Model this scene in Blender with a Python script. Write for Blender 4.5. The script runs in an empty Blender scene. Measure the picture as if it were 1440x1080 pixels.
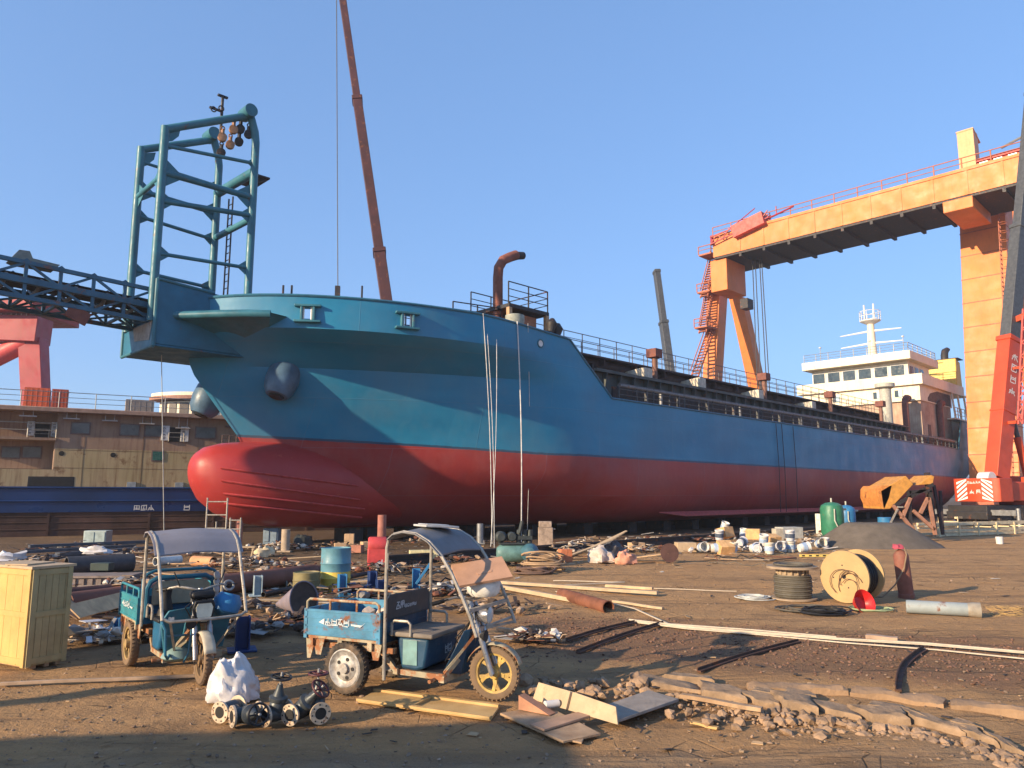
import bpy, math, random
from mathutils import Vector, Matrix
R = math.radians
rng = random.Random(7)
scene = bpy.context.scene
COL = scene.collection
# ------------------------------------------------------------------ camera maths (pixel of the 1440x1080 photo -> place in the yard)
F = 1060.0; TH = math.atan(157 / F); EYE = 1.9
FW = Vector((0, math.cos(TH), math.sin(TH))); UPV = Vector((0, -math.sin(TH), math.cos(TH))); RT = Vector((1, 0, 0))
CAM = Vector((0, 0, EYE))
def ray(px, py): return FW * F + RT * (px - 720) + UPV * (540 - py)
def G(px, py, z=0.0):
    d = ray(px, py); return CAM + d * ((z - EYE) / d.z)
def W(px, py, Y):
    d = ray(px, py); return CAM + d * (Y / d.y)
AZS = R(45.2)
AX = Vector((math.sin(AZS), math.cos(AZS), 0)); NR = Vector((AX.y, -AX.x, 0))
SO = Vector((1.2088, 41.7268, 0))
def sp(px, py, t):                                   # point of the plane t metres towards the camera from the ship's middle line, in the ship's frame
    d = ray(px, py); k = ((SO + NR * t - CAM).dot(NR)) / d.dot(NR); p = CAM + d * k
    return Vector(((p - SO).dot(AX), -t, p.z))
def SW(s, t, z): return SO + AX * s + NR * t + Vector((0, 0, z))
SHIP_RZ = R(90) - AZS
# ------------------------------------------------------------------ materials
MATS = {}
def M(name, col, rough=.6, metal=0., var=.25, scale=5., col2=None, rust=0., rcol=(.17, .06, .025), rscale=3., bump=.1, bscale=30., streak=0., dust=0., spec=.4):
    if name in MATS: return MATS[name]
    m = bpy.data.materials.new(name); m.use_nodes = True; nt = m.node_tree; N = nt.nodes; L = nt.links
    b = N['Principled BSDF']; tc = N.new('ShaderNodeTexCoord')
    def noise(sc, det=4, rgh=.6, vec=None):
        n = N.new('ShaderNodeTexNoise'); n.inputs['Scale'].default_value = sc; n.inputs['Detail'].default_value = det; n.inputs['Roughness'].default_value = rgh
        L.new(vec or tc.outputs['Object'], n.inputs['Vector']); return n
    def mix(fac, a, c):
        x = N.new('ShaderNodeMix'); x.data_type = 'RGBA'
        for s, v in ((x.inputs[0], fac), (x.inputs[6], a), (x.inputs[7], c)):
            if isinstance(v, tuple): s.default_value = (*v, 1) if len(v) == 3 else v
            elif isinstance(v, float): s.default_value = v
            else: L.new(v, s)
        return x.outputs[2]
    def ramp(src, a, c):
        r = N.new('ShaderNodeMapRange'); r.inputs['From Min'].default_value = a; r.inputs['From Max'].default_value = c
        L.new(src, r.inputs['Value']); return r.outputs['Result']
    lo = tuple(c * (1 - var) for c in col); hi = col2 or tuple(min(1, c * (1 + var)) for c in col)
    c = mix(ramp(noise(scale, 5).outputs['Fac'], .3, .7), lo, hi)
    if streak:
        mp = N.new('ShaderNodeMapping'); mp.inputs['Scale'].default_value = (3, 3, .22); L.new(tc.outputs['Object'], mp.inputs['Vector'])
        f = ramp(noise(2.2, 6, .7, mp.outputs['Vector']).outputs['Fac'], .48, .75)
        mm = N.new('ShaderNodeMath'); mm.operation = 'MULTIPLY'; mm.inputs[1].default_value = streak; L.new(f, mm.inputs[0]); c = mix(mm.outputs[0], c, rcol)
    if rust:
        f = ramp(noise(rscale, 8, .7).outputs['Fac'], .66 - .3 * rust, .72 - .3 * rust + .03); c = mix(f, c, rcol)
    if dust:
        f = ramp(noise(7, 6, .7).outputs['Fac'], .7 - .5 * dust, .95 - .4 * dust); c = mix(f, c, (.2, .135, .085))
    L.new(c, b.inputs['Base Color']); b.inputs['Metallic'].default_value = metal
    L.new(ramp_out(N, L, noise(scale * 2.3, 4).outputs['Fac'], rough - .12, min(1, rough + .12)), b.inputs['Roughness'])
    b.inputs['Specular IOR Level'].default_value = spec
    if bump:
        bp = N.new('ShaderNodeBump'); bp.inputs['Strength'].default_value = bump; bp.inputs['Distance'].default_value = .02
        L.new(noise(bscale, 5, .65).outputs['Fac'], bp.inputs['Height']); L.new(bp.outputs['Normal'], b.inputs['Normal'])
    MATS[name] = m; return m
def ramp_out(N, L, src, a, c):
    r = N.new('ShaderNodeMapRange'); r.inputs['From Min'].default_value = .3; r.inputs['From Max'].default_value = .7
    r.inputs['To Min'].default_value = max(.02, a); r.inputs['To Max'].default_value = c
    L.new(src, r.inputs['Value']); return r.outputs['Result']
TEAL = M('teal_paint', (.035, .15, .2), .45, var=.25, scale=1.5, rust=.12, rscale=2.5)
BOOMT = M('boom_teal', (.03, .1, .16), .5, var=.3, scale=1.5, rust=.3, rscale=2)
DARKST = M('dark_steel', (.035, .033, .035), .6, .3, rust=.3, rscale=3)
GREYST = M('grey_steel', (.25, .26, .27), .5, .5, rust=.15)
SILVER = M('silver', (.36, .35, .33), .55, .25, var=.4, scale=20, dust=.4)
RUSTM = M('rust', (.16, .062, .035), .85, 0, var=.45, scale=4, bump=.3)
RUSTY = M('brown_primer', (.17, .06, .045), .75, var=.3, scale=3, rust=.3)
WHITE = M('ship_white', (.74, .66, .5), .5, var=.08, scale=2, streak=.35, rcol=(.45, .3, .15))
WHITE2 = M('clean_white', (.64, .63, .6), .5, var=.12, dust=.1)
CREAM = M('cream_panel', (.55, .5, .4), .6, var=.2, streak=.5)
PINKR = M('primer_pink', (.42, .25, .18), .75, var=.25, scale=.8, col2=(.55, .42, .3), streak=.6, rcol=(.2, .09, .05))
GLASS = M('window_glass', (.03, .045, .05), .1, 0, var=.6, scale=1.5, bump=0, spec=.9)
BLACK = M('black', (.012, .012, .013), .6, bump=.05)
RUBBER = M('tyre_rubber', (.03, .028, .026), .85, dust=.55, bump=.25, bscale=60)
RUBDUST = M('dusty_tyre', (.16, .11, .07), .95, dust=.6, bump=.3, bscale=60)
ORANGE = M('gantry_orange', (.66, .2, .05), .55, var=.12, scale=.4, streak=.4, rcol=(.4, .12, .04))
ORANGED = M('gantry_steps', (.4, .13, .07), .7)
CRANER = M('crane_red', (.5, .065, .022), .45, var=.2, scale=1, dust=.15)
GREDM = M('gantry_red', (.32, .02, .035), .5, var=.15, scale=.5, streak=.3)
CRBROWN = M('crane_brown', (.06, .02, .02), .6, var=.3, scale=1, rust=.3)
CRGREY = M('crane_grey', (.075, .08, .085), .5, .2, var=.3)
YELLOW = M('funnel_yellow', (.75, .5, .1), .5, var=.1, streak=.3)
YELWOOD = M('crate_wood', (.55, .35, .12), .75, var=.15, scale=3, streak=.35, rcol=(.42, .25, .1), bump=.15)
PLANK = M('plank_wood', (.36, .225, .125), .85, var=.3, scale=5, col2=(.45, .31, .19), bump=.3, dust=.3)
PLANKY = M('fresh_board', (.52, .32, .12), .75, var=.2, scale=3, col2=(.56, .38, .17), bump=.15, dust=.12)
PALEW = M('pale_timber', (.44, .33, .21), .8, var=.15, scale=6, bump=.2, dust=.2)
GREYW = M('grey_board', (.28, .24, .2), .85, var=.25, dust=.3, bump=.3)
WHITEROD = M('white_slat', (.5, .43, .33), .6, var=.15, scale=9, dust=.2)
CONC = M('concrete', (.27, .185, .115), .95, var=.4, scale=5, bump=1., bscale=11, dust=.35)
STONE = M('rubble_stone', (.3, .2, .125), .95, var=.4, scale=7, bump=.6, bscale=20)
DIRTST = M('dark_gravel', (.17, .095, .065), .95, var=.5, scale=5, bump=.4, bscale=30)
SAND = M('sand_heap', (.12, .1, .08), .97, var=.2, scale=3, bump=.5, bscale=50)
TRBLUE = M('trike_blue', (.05, .2, .33), .5, var=.35, scale=4, rust=.35, rscale=6, dust=.15)
TRGREEN = M('trike_teal', (.03, .2, .25), .5, var=.25, scale=5, rust=.15, rscale=6, dust=.25)
TRDARK = M('trike_navy', (.012, .055, .11), .45, var=.25, scale=5, dust=.15)
TRBLACK = M('trike_black_panel', (.03, .045, .06), .4, dust=.2)
BEIGEFR = M('beige_frame', (.33, .29, .2), .65, var=.3, rust=.65, rscale=7, rcol=(.28, .1, .035), dust=.3)
YELWHEEL = M('yellow_wheel', (.5, .34, .09), .6, var=.3, scale=12, dust=.5)
ROOFG = M('canopy_grey', (.16, .16, .165), .6, var=.15, scale=3, dust=.25)
ROOFB = M('canopy_lilac', (.23, .22, .24), .6, var=.08, scale=3, dust=.2)
POST = M('post_chrome', (.36, .33, .28), .5, .4, var=.3, scale=12, rust=.25, rscale=9)
MATG = M('grey_mat', (.33, .29, .21), .9, var=.2, bump=.4)
CARD = M('cardboard', (.42, .24, .15), .85, var=.15, scale=5)
CARTON = M('carton_box', (.5, .33, .19), .85, var=.15)
BAGW = M('white_plastic_bag', (.56, .55, .56), .4, var=.15, scale=6, bump=.35, bscale=9)
SACK = M('dusty_sack', (.5, .42, .36), .85, var=.3, scale=8, bump=.6, bscale=20)
VALVEM = M('valve_grey', (.07, .08, .085), .45, .4, var=.3, scale=12, dust=.2)
FLANGE = M('flange_face', (.55, .45, .34), .5, .35, var=.25, scale=18, rust=.2, rscale=14)
HANDW = M('handwheel_black', (.02, .018, .018), .45, dust=.1)
HANDR = M('handwheel_maroon', (.09, .025, .028), .5, dust=.2)
CYLR = M('gas_cylinder_red', (.22, .085, .06), .75, var=.2, rust=.3, rscale=5, dust=.3)
PIPEG = M('pipe_grey', (.25, .29, .3), .55, var=.15, scale=3, rust=.15, dust=.2)
PIPEDK = M('pipe_dark', (.045, .045, .052), .6, var=.3, dust=.1)
BLUEP = M('blue_paint', (.03, .17, .36), .5, var=.25, rust=.15, dust=.1)
NAVY = M('navy_paint', (.015, .04, .14), .45, var=.2)
GREENT = M('green_tank', (.03, .17, .1), .45, var=.2, rust=.1)
COMPG = M('compressor_green', (.1, .2, .19), .5, var=.3, dust=.2)
REDPL = M('red_plastic', (.6, .02, .02), .35, var=.1)
REDBOX = M('red_box', (.5, .06, .06), .5, var=.2)
BRICK = M('orange_brick', (.5, .17, .08), .85, var=.25, bump=.5)
REELW = M('reel_wood', (.42, .28, .13), .75, var=.12, scale=3, streak=.3, rcol=(.4, .26, .12))
CABLEB = M('cable_black', (.013, .013, .014), .5, bump=0)
CABLEG = M('cable_olive', (.1, .09, .07), .6, var=.25, bump=0)
CABLEW = M('cable_pale', (.45, .47, .45), .6, bump=0)
ROPEW = M('rope_white', (.6, .6, .58), .8, bump=0)
ROPED = M('rope_dark', (.03, .035, .045), .8, bump=0)
CLOTHP = M('pink_cloth', (.36, .06, .09), .85)
NAVYHULL = M('navy_hull', (.005, .03, .12), .35, var=.3, scale=.5, dust=.05)
BROWNHULL = M('brown_hull', (.085, .045, .036), .9, var=.45, scale=.8, bump=.5, bscale=3, streak=.3, rcol=(.09, .04, .03))
OLDWALL = M('old_wall', (.46, .375, .2), .8, var=.25, scale=.6, col2=(.44, .33, .2), streak=.95, rcol=(.2, .12, .06), rust=.3, rscale=1.2)
OLDPINK = M('old_wall_pink', (.3, .2, .14), .8, var=.25, scale=.7, streak=.8, rcol=(.17, .08, .06))  # pinker, darker tone than the tan wall
ORBOX = M('orange_container', (.7, .13, .05), .55, var=.15, streak=.3)
BARRELY = M('barrel_yellow', (.6, .45, .08), .5, var=.2, rust=.2, dust=.2)
BARRELB = M('barrel_blue', (.1, .24, .3), .5, var=.2, rust=.25, dust=.2)
OLIVE = M('olive_drum', (.2, .17, .08), .6, rust=.3, dust=.3)
CONEV = M('cone_lilac', (.2, .17, .2), .6, var=.25, dust=.4)
HOPPER = M('hopper_orange', (.5, .24, .05), .6, var=.25, rust=.25, dust=.2)
RACKW = M('rack_white', (.6, .5, .32), .6, var=.2, rust=.2)
LETTER = M('white_lettering', (.78, .78, .76), .5, var=.1, scale=25)
PINE = M('pier_stone', (.3, .23, .18), .95, var=.4, scale=6, bump=.8, bscale=10)
# ------------------------------------------------------------------ mesh builder
Z3 = Vector((0, 0, 1))
def frame(d):
    d = Vector(d).normalized(); a = Z3 if abs(d.z) < .95 else Vector((1, 0, 0))
    u = d.cross(a).normalized(); return u, d.cross(u).normalized()
class MB:
    def __init__(s): s.v = []; s.f = []; s.m = []; s.mi = 0
    def add(s, vs, fs):
        o = len(s.v); s.v += [tuple(v) for v in vs]
        for f in fs: s.f.append(tuple(i + o for i in f)); s.m.append(s.mi)
        return s
    def mat(s, i): s.mi = i; return s
    def bx(s, x0, x1, y0, y1, z0, z1):
        return s.add([(x, y, z) for x in (x0, x1) for y in (y0, y1) for z in (z0, z1)],
                     [(0, 1, 3, 2), (4, 6, 7, 5), (0, 4, 5, 1), (2, 3, 7, 6), (0, 2, 6, 4), (1, 5, 7, 3)])
    def box(s, c, sz, rx=0, ry=0, rz=0):
        m = Matrix.Translation(c) @ (Matrix.Rotation(rz, 4, 'Z') @ Matrix.Rotation(ry, 4, 'Y') @ Matrix.Rotation(rx, 4, 'X'))
        return s.add([m @ Vector((x * sz[0] / 2, y * sz[1] / 2, z * sz[2] / 2)) for x in (-1, 1) for y in (-1, 1) for z in (-1, 1)],
                     [(0, 1, 3, 2), (4, 6, 7, 5), (0, 4, 5, 1), (2, 3, 7, 6), (0, 2, 6, 4), (1, 5, 7, 3)])
    def beam(s, p, q, w, h=None, w2=None, h2=None):
        h = h or w; w2 = w2 or w; h2 = h2 or h; p = Vector(p); q = Vector(q); u, v = frame(q - p)
        vs = [P + u * (a * ww / 2) + v * (b * hh / 2) for P, ww, hh in ((p, w, h), (q, w2, h2)) for a, b in ((-1, -1), (1, -1), (1, 1), (-1, 1))]
        return s.add(vs, [(3, 2, 1, 0), (4, 5, 6, 7), (0, 1, 5, 4), (1, 2, 6, 5), (2, 3, 7, 6), (3, 0, 4, 7)])
    def tube(s, p, q, r, n=10, r2=None, caps=True):
        r2 = r if r2 is None else r2; p = Vector(p); q = Vector(q); u, v = frame(q - p)
        cs = [(math.cos(2 * math.pi * i / n), math.sin(2 * math.pi * i / n)) for i in range(n)]
        vs = [p + (u * a + v * b) * r for a, b in cs] + [q + (u * a + v * b) * r2 for a, b in cs]
        fs = [(i, (i + 1) % n, n + (i + 1) % n, n + i) for i in range(n)]
        if caps: fs += [tuple(range(n - 1, -1, -1)), tuple(range(n, 2 * n))]
        return s.add(vs, fs)
    def path(s, pts, r, n=8, closed=False):
        pts = [Vector(p) for p in pts]; k = len(pts); vs = []; up = None
        for i, p in enumerate(pts):
            a = pts[(i - 1) % k] if (closed or i > 0) else p; b = pts[(i + 1) % k] if (closed or i < k - 1) else p
            d = (b - a).normalized() if (b - a).length > 1e-9 else Vector((1, 0, 0))
            if up is None: u, v = frame(d)
            else:
                u = (up - d * up.dot(d)); u = u.normalized() if u.length > 1e-6 else frame(d)[0]; v = d.cross(u).normalized()
            up = u; rr = r[i] if isinstance(r, (list, tuple)) else r
            vs += [p + (u * math.cos(2 * math.pi * j / n) + v * math.sin(2 * math.pi * j / n)) * rr for j in range(n)]
        fs = []
        for i in range(k if closed else k - 1):
            a = i * n; b = ((i + 1) % k) * n
            fs += [(a + j, a + (j + 1) % n, b + (j + 1) % n, b + j) for j in range(n)]
        if not closed: fs += [tuple(range(n - 1, -1, -1)), tuple(range((k - 1) * n, k * n))]
        return s.add(vs, fs)
    def lathe(s, prof, o=(0, 0, 0), axis=(0, 0, 1), n=24, cap=True):
        o = Vector(o); d = Vector(axis).normalized(); u, v = frame(d); vs = []
        for r, h in prof:
            vs += [o + d * h + (u * math.cos(2 * math.pi * j / n) + v * math.sin(2 * math.pi * j / n)) * r for j in range(n)]
        k = len(prof); fs = [(i * n + j, i * n + (j + 1) % n, (i + 1) * n + (j + 1) % n, (i + 1) * n + j) for i in range(k - 1) for j in range(n)]
        if cap: fs += [tuple(range(n - 1, -1, -1)), tuple(range((k - 1) * n, k * n))]
        return s.add(vs, fs)
    def torus(s, o, axis, Rr, r, n=24, m=8):
        o = Vector(o); u, v = frame(axis)
        return s.path([o + (u * math.cos(2 * math.pi * i / n) + v * math.sin(2 * math.pi * i / n)) * Rr for i in range(n)], r, m, True)
    def prism(s, pts, d):
        pts = [Vector(p) for p in pts]; d = Vector(d); n = len(pts)
        return s.add(pts + [p + d for p in pts], [tuple(range(n - 1, -1, -1)), tuple(range(n, 2 * n))] + [(i, (i + 1) % n, n + (i + 1) % n, n + i) for i in range(n)])
    def rock(s, c, r, g, sq=.7):
        ph = (1 + 5 ** .5) / 2
        vs = [(-1, ph, 0), (1, ph, 0), (-1, -ph, 0), (1, -ph, 0), (0, -1, ph), (0, 1, ph), (0, -1, -ph), (0, 1, -ph), (ph, 0, -1), (ph, 0, 1), (-ph, 0, -1), (-ph, 0, 1)]
        fs = [(0, 11, 5), (0, 5, 1), (0, 1, 7), (0, 7, 10), (0, 10, 11), (1, 5, 9), (5, 11, 4), (11, 10, 2), (10, 7, 6), (7, 1, 8), (3, 9, 4), (3, 4, 2), (3, 2, 6), (3, 6, 8), (3, 8, 9), (4, 9, 5), (2, 4, 11), (6, 2, 10), (8, 6, 7), (9, 8, 1)]
        m = Matrix.Rotation(g.random() * 6.3, 3, 'Z') @ Matrix.Rotation(g.random() * 1.0, 3, 'X'); c = Vector(c)
        sx, sy, sz = r * g.uniform(.7, 1.3), r * g.uniform(.6, 1.1), r * sq * g.uniform(.6, 1.1)
        return s.add([c + m @ Vector((x / 1.9 * sx * g.uniform(.75, 1.2), y / 1.9 * sy * g.uniform(.75, 1.2), z / 1.9 * sz * g.uniform(.75, 1.2))) for x, y, z in vs], fs)
    def pieces(s):                                     # the separate lumps of this builder, touching ones kept together
        par = list(range(len(s.v)))
        def find(a):
            while par[a] != a: par[a] = par[par[a]]; a = par[a]
            return a
        for f in s.f:
            for a in f[1:]: par[find(a)] = find(f[0])
        gr = {}
        for i in range(len(s.v)): gr.setdefault(find(i), []).append(i)
        bs = [[ids, [min(s.v[i][k] for i in ids) - .004 for k in range(3)], [max(s.v[i][k] for i in ids) + .004 for k in range(3)]] for ids in gr.values()]
        ch = True
        while ch:
            ch = False
            for a in range(len(bs)):
                for b in range(len(bs) - 1, a, -1):
                    A, B = bs[a], bs[b]
                    if all(A[1][k] <= B[2][k] and B[1][k] <= A[2][k] for k in range(3)):
                        bs[a] = [A[0] + B[0], [min(A[1][k], B[1][k]) for k in range(3)], [max(A[2][k], B[2][k]) for k in range(3)]]; bs.pop(b); ch = True
        out = []
        for ids, _, _ in bs:
            mp = {i: n for n, i in enumerate(ids)}; m = MB(); m.v = [s.v[i] for i in ids]
            for f, k in zip(s.f, s.m):
                if f[0] in mp: m.f.append(tuple(mp[i] for i in f)); m.m.append(k)
            out.append(m)
        return out
    def build(s, name, mats, parent=None, bevel=0, flat=False, tagd=None, ang=38, split=False):
        if split: return [p.build(name, mats, parent, bevel, flat, tagd, ang) for p in s.pieces()][0]
        org = Vector((0, 0, 0))
        if parent is None:
            xs = [v[0] for v in s.v]; ys = [v[1] for v in s.v]; zs = [v[2] for v in s.v]
            org = Vector(((min(xs) + max(xs)) / 2, (min(ys) + max(ys)) / 2, min(zs)))
            s.v = [(v[0] - org.x, v[1] - org.y, v[2] - org.z) for v in s.v]
        me = bpy.data.meshes.new(name); me.from_pydata(s.v, [], s.f)
        if not isinstance(mats, (list, tuple)): mats = [mats]
        for m in mats: me.materials.append(m)
        if len(mats) > 1: me.polygons.foreach_set('material_index', s.m)
        if not flat:
            me.polygons.foreach_set('use_smooth', [True] * len(me.polygons)); me.set_sharp_from_angle(angle=R(ang))
        me.update()
        o = bpy.data.objects.new(name, me); COL.objects.link(o); o.location = org
        if parent is not None: o.parent = parent
        if bevel:
            b = o.modifiers.new('bevel', 'BEVEL'); b.width = bevel; b.segments = 2; b.limit_method = 'ANGLE'; b.angle_limit = R(40)
        if tagd: tag(o, *tagd)
        return o
def tag(o, label, cat, group=None):
    o['label'] = label; o['category'] = cat
    if group: o['group'] = group
    return o
def E(name, label, cat, loc=(0, 0, 0), rz=0., group=None):
    o = bpy.data.objects.new(name, None); COL.objects.link(o); o.empty_display_size = .2
    o.location = loc; o.rotation_euler = (0, 0, rz); return tag(o, label, cat, group)
def dup(root, loc, rz, label, group=None, tilt=None):
    def cp(o, par):
        c = o.copy(); COL.objects.link(c)
        if par is not None: c.parent = par
        for ch in list(o.children): cp(ch, c)
        return c
    r = cp(root, None); r.location = loc; r.rotation_euler = tilt if tilt else (0, 0, rz); r['label'] = label
    if group: r['group'] = group
    return r
def at(o, loc, rz=0, rx=0, ry=0): o.location = loc; o.rotation_euler = (rx, ry, rz); return o
def arc(c, r, a0, a1, n, fx, fy):
    c = Vector(c); fx = Vector(fx); fy = Vector(fy)
    return [c + fx * (r * math.cos(a0 + (a1 - a0) * i / n)) + fy * (r * math.sin(a0 + (a1 - a0) * i / n)) for i in range(n + 1)]
def scribble(mb, o, ux, uz, n, h, g, gap=1.15, th=None):      # worn white characters: strokes inside n square cells
    o = Vector(o); ux = Vector(ux); uz = Vector(uz); nn = ux.cross(uz).normalized()
    th = th or h * .11
    def st(x0, z0, x1, z1):
        p = o + ux * x0 + uz * z0; q = o + ux * x1 + uz * z1; d = (q - p)
        w = d.cross(nn).normalized() * th / 2
        mb.prism([p - w, p + w, q + w, q - w], nn * .002)
    for i in range(n):                                 # each character its own mix of bars, posts and sweeps
        x = i * h * gap; k = g.randrange(4)
        for zz in sorted(g.sample([.05, .25, .45, .65, .88], 2 + k % 2)): st(x + h * g.uniform(0, .2), h * zz, x + h * g.uniform(.75, 1), h * (zz + g.uniform(-.05, .08)))
        if k != 1: st(x + h * .5, h * g.uniform(.8, 1), x + h * g.uniform(.4, .55), h * g.uniform(0, .3))
        if k in (0, 2): st(x + h * .3, h * .6, x, h * .02); st(x + h * .65, h * .5, x + h, h * .02)
        if k in (1, 3): st(x + h * .12, h * .9, x + h * .08, h * .05); st(x + h * .9, h * .9, x + h * .92, h * .1)
# ------------------------------------------------------------------ world, sun, camera
SUN_AZ = R(234); SUN_EL = R(18)
w = bpy.data.worlds.new('World'); scene.world = w; w.use_nodes = True
nt = w.node_tree; sk = nt.nodes.new('ShaderNodeTexSky'); sk.sky_type = 'NISHITA'; sk.sun_disc = False
sk.sun_elevation = SUN_EL; sk.sun_rotation = SUN_AZ; sk.air_density = 1.0; sk.dust_density = 1.2; sk.ozone_density = 3.0; sk.altitude = 0
bg = nt.nodes['Background']; bg.inputs['Strength'].default_value = .15; 
gm = nt.nodes.new('ShaderNodeGamma'); gm.inputs['Gamma'].default_value = .5; nt.links.new(sk.outputs['Color'], gm.inputs['Color'])   # the phone's flat rendering of the sky
tn = nt.nodes.new('ShaderNodeMix'); tn.data_type = 'RGBA'; tn.blend_type = 'MULTIPLY'; tn.inputs[0].default_value = 1; tn.inputs[7].default_value = (.9, 1.29, 1.88, 1)
nt.links.new(gm.outputs['Color'], tn.inputs[6]); nt.links.new(tn.outputs[2], bg.inputs['Color'])
sl = bpy.data.lights.new('sun', 'SUN'); sl.energy = 5.0; sl.angle = R(.55); sl.color = (1.0, .76, .49)
so = bpy.data.objects.new('sun', sl); COL.objects.link(so)
sd = Vector((math.sin(SUN_AZ) * math.cos(SUN_EL), math.cos(SUN_AZ) * math.cos(SUN_EL), math.sin(SUN_EL)))
so.rotation_euler = (-sd).to_track_quat('-Z', 'Y').to_euler(); so.location = sd * 60
cd = bpy.data.cameras.new('camera'); co = bpy.data.objects.new('camera', cd); COL.objects.link(co)
cd.sensor_width = 36; cd.lens = 36 * F / 1440; cd.clip_end = 6000; cd.clip_start = .05
co.location = CAM; co.rotation_euler = (R(90) + TH, 0, 0); scene.camera = co
scene.view_settings.view_transform = 'Standard'; scene.view_settings.look = 'None'; scene.view_settings.exposure = .83; scene.view_settings.gamma = 1
# ------------------------------------------------------------------ ground
def gmat():
    m = bpy.data.materials.new('yard_dirt'); m.use_nodes = True; nt = m.node_tree; N = nt.nodes; L = nt.links; b = N['Principled BSDF']
    ge = N.new('ShaderNodeNewGeometry')
    def noise(sc, det=6, r=.65, vec=None):
        n = N.new('ShaderNodeTexNoise'); n.inputs['Scale'].default_value = sc; n.inputs['Detail'].default_value = det; n.inputs['Roughness'].default_value = r
        L.new(vec or ge.outputs['Position'], n.inputs['Vector']); return n.outputs['Fac']
    def rm(src, a, c, lo=0., hi=1.):
        r = N.new('ShaderNodeMapRange'); r.inputs[1].default_value = a; r.inputs[2].default_value = c; r.inputs[3].default_value = lo; r.inputs[4].default_value = hi
        L.new(src, r.inputs[0]); return r.outputs[0]
    def mix(f, a, c):
        x = N.new('ShaderNodeMix'); x.data_type = 'RGBA'
        for s, v in ((x.inputs[0], f), (x.inputs[6], a), (x.inputs[7], c)):
            if isinstance(v, tuple): s.default_value = (*v, 1)
            else: L.new(v, s)
        return x.outputs[2]
    def mth(op, a, c=None):
        x = N.new('ShaderNodeMath'); x.operation = op
        for s, v in ((x.inputs[0], a), (x.inputs[1], c)):
            if v is None: continue
            if isinstance(v, (int, float)): s.default_value = v
            else: L.new(v, s)
        return x.outputs[0]
    c = mix(rm(noise(.35), .35, .65), (.41, .23, .1), (.49, .295, .14))
    c = mix(rm(noise(2.3, 8, .7), .45, .7), c, (.3, .18, .092))
    c = mix(rm(noise(14, 6, .75), .58, .72), c, (.52, .34, .19))
    c = mix(rm(noise(30, 4, .7), .62, .7), c, (.17, .105, .07))
    sx = N.new('ShaderNodeSeparateXYZ'); L.new(ge.outputs['Position'], sx.inputs[0]); X, Y = sx.outputs[0], sx.outputs[1]
    wob = mth('MULTIPLY', mth('SUBTRACT', noise(1.1), .5), 1.6)
    # grey hard-packed lane in the foreground
    f = rm(mth('ADD', mth('ADD', Y, mth('MULTIPLY', X, -.02)), wob), 6.1, 5.7)
    c = mix(mth('MULTIPLY', f, .75), c, (.3, .215, .14))
    # dark gravel strip with old ties between the kerb and the slats (right middle)
    yl = mth('ADD', Y, mth('ADD', mth('MULTIPLY', X, .35), wob))
    f = mth('MULTIPLY', rm(yl, 9.3, 9.8), rm(yl, 13.2, 12.4)); f = mth('MULTIPLY', f, rm(mth('ADD', X, wob), -.3, .6))
    c = mix(mth('MULTIPLY', f, .8), c, (.19, .1, .06))
    # shade painted into the dirt further left behind the trikes
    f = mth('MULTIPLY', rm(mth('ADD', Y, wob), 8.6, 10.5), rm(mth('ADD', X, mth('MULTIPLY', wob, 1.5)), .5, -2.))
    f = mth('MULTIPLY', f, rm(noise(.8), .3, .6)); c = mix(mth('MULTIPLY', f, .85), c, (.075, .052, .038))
    # ship's shade painted dark on the ground, under it and ahead of the bow
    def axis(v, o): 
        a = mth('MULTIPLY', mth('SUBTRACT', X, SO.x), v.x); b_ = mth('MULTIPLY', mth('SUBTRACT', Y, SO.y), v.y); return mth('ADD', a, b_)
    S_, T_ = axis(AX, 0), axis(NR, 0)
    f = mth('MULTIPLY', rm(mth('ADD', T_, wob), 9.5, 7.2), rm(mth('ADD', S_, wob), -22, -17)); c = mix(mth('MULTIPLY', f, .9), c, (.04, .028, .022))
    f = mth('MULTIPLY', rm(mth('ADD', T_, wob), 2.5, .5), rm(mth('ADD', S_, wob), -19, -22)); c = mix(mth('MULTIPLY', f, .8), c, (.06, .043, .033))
    # wheel ruts running across the yard, darker damp spots, trodden crust
    mp = N.new('ShaderNodeMapping'); mp.inputs['Rotation'].default_value = (0, 0, R(-12)); mp.inputs['Scale'].default_value = (.12, 1.15, 1); L.new(ge.outputs['Position'], mp.inputs[0])
    rut = noise(1.3, 5, .55, mp.outputs[0]); rf = rm(rut, .52, .6); c = mix(mth('MULTIPLY', rf, .4), c, (.17, .105, .06))
    damp = rm(noise(.55, 4, .6), .6, .68); c = mix(mth('MULTIPLY', damp, .6), c, (.12, .075, .045))
    fine = rm(noise(75, 3, .6), .3, .75); c = mix(mth('MULTIPLY', fine, .3), c, (.5, .34, .2))
    vo = N.new('ShaderNodeTexVoronoi'); vo.feature = 'DISTANCE_TO_EDGE'; vo.inputs['Scale'].default_value = 2.2; L.new(ge.outputs['Position'], vo.inputs['Vector'])
    crack = mth('MULTIPLY', rm(vo.outputs['Distance'], .02, .0), rm(noise(.7), .5, .6)); c = mix(mth('MULTIPLY', crack, .6), c, (.09, .055, .035))
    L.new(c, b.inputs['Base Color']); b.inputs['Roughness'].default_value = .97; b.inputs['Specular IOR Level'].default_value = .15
    h = mth('ADD', mth('MULTIPLY', noise(9, 8, .7), 1.), mth('MULTIPLY', noise(45, 5, .7), .35)); h = mth('SUBTRACT', h, mth('ADD', mth('MULTIPLY', rf, .7), mth('MULTIPLY', crack, .5)))
    bp = N.new('ShaderNodeBump'); bp.inputs['Strength'].default_value = 1.; bp.inputs['Distance'].default_value = .07
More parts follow.
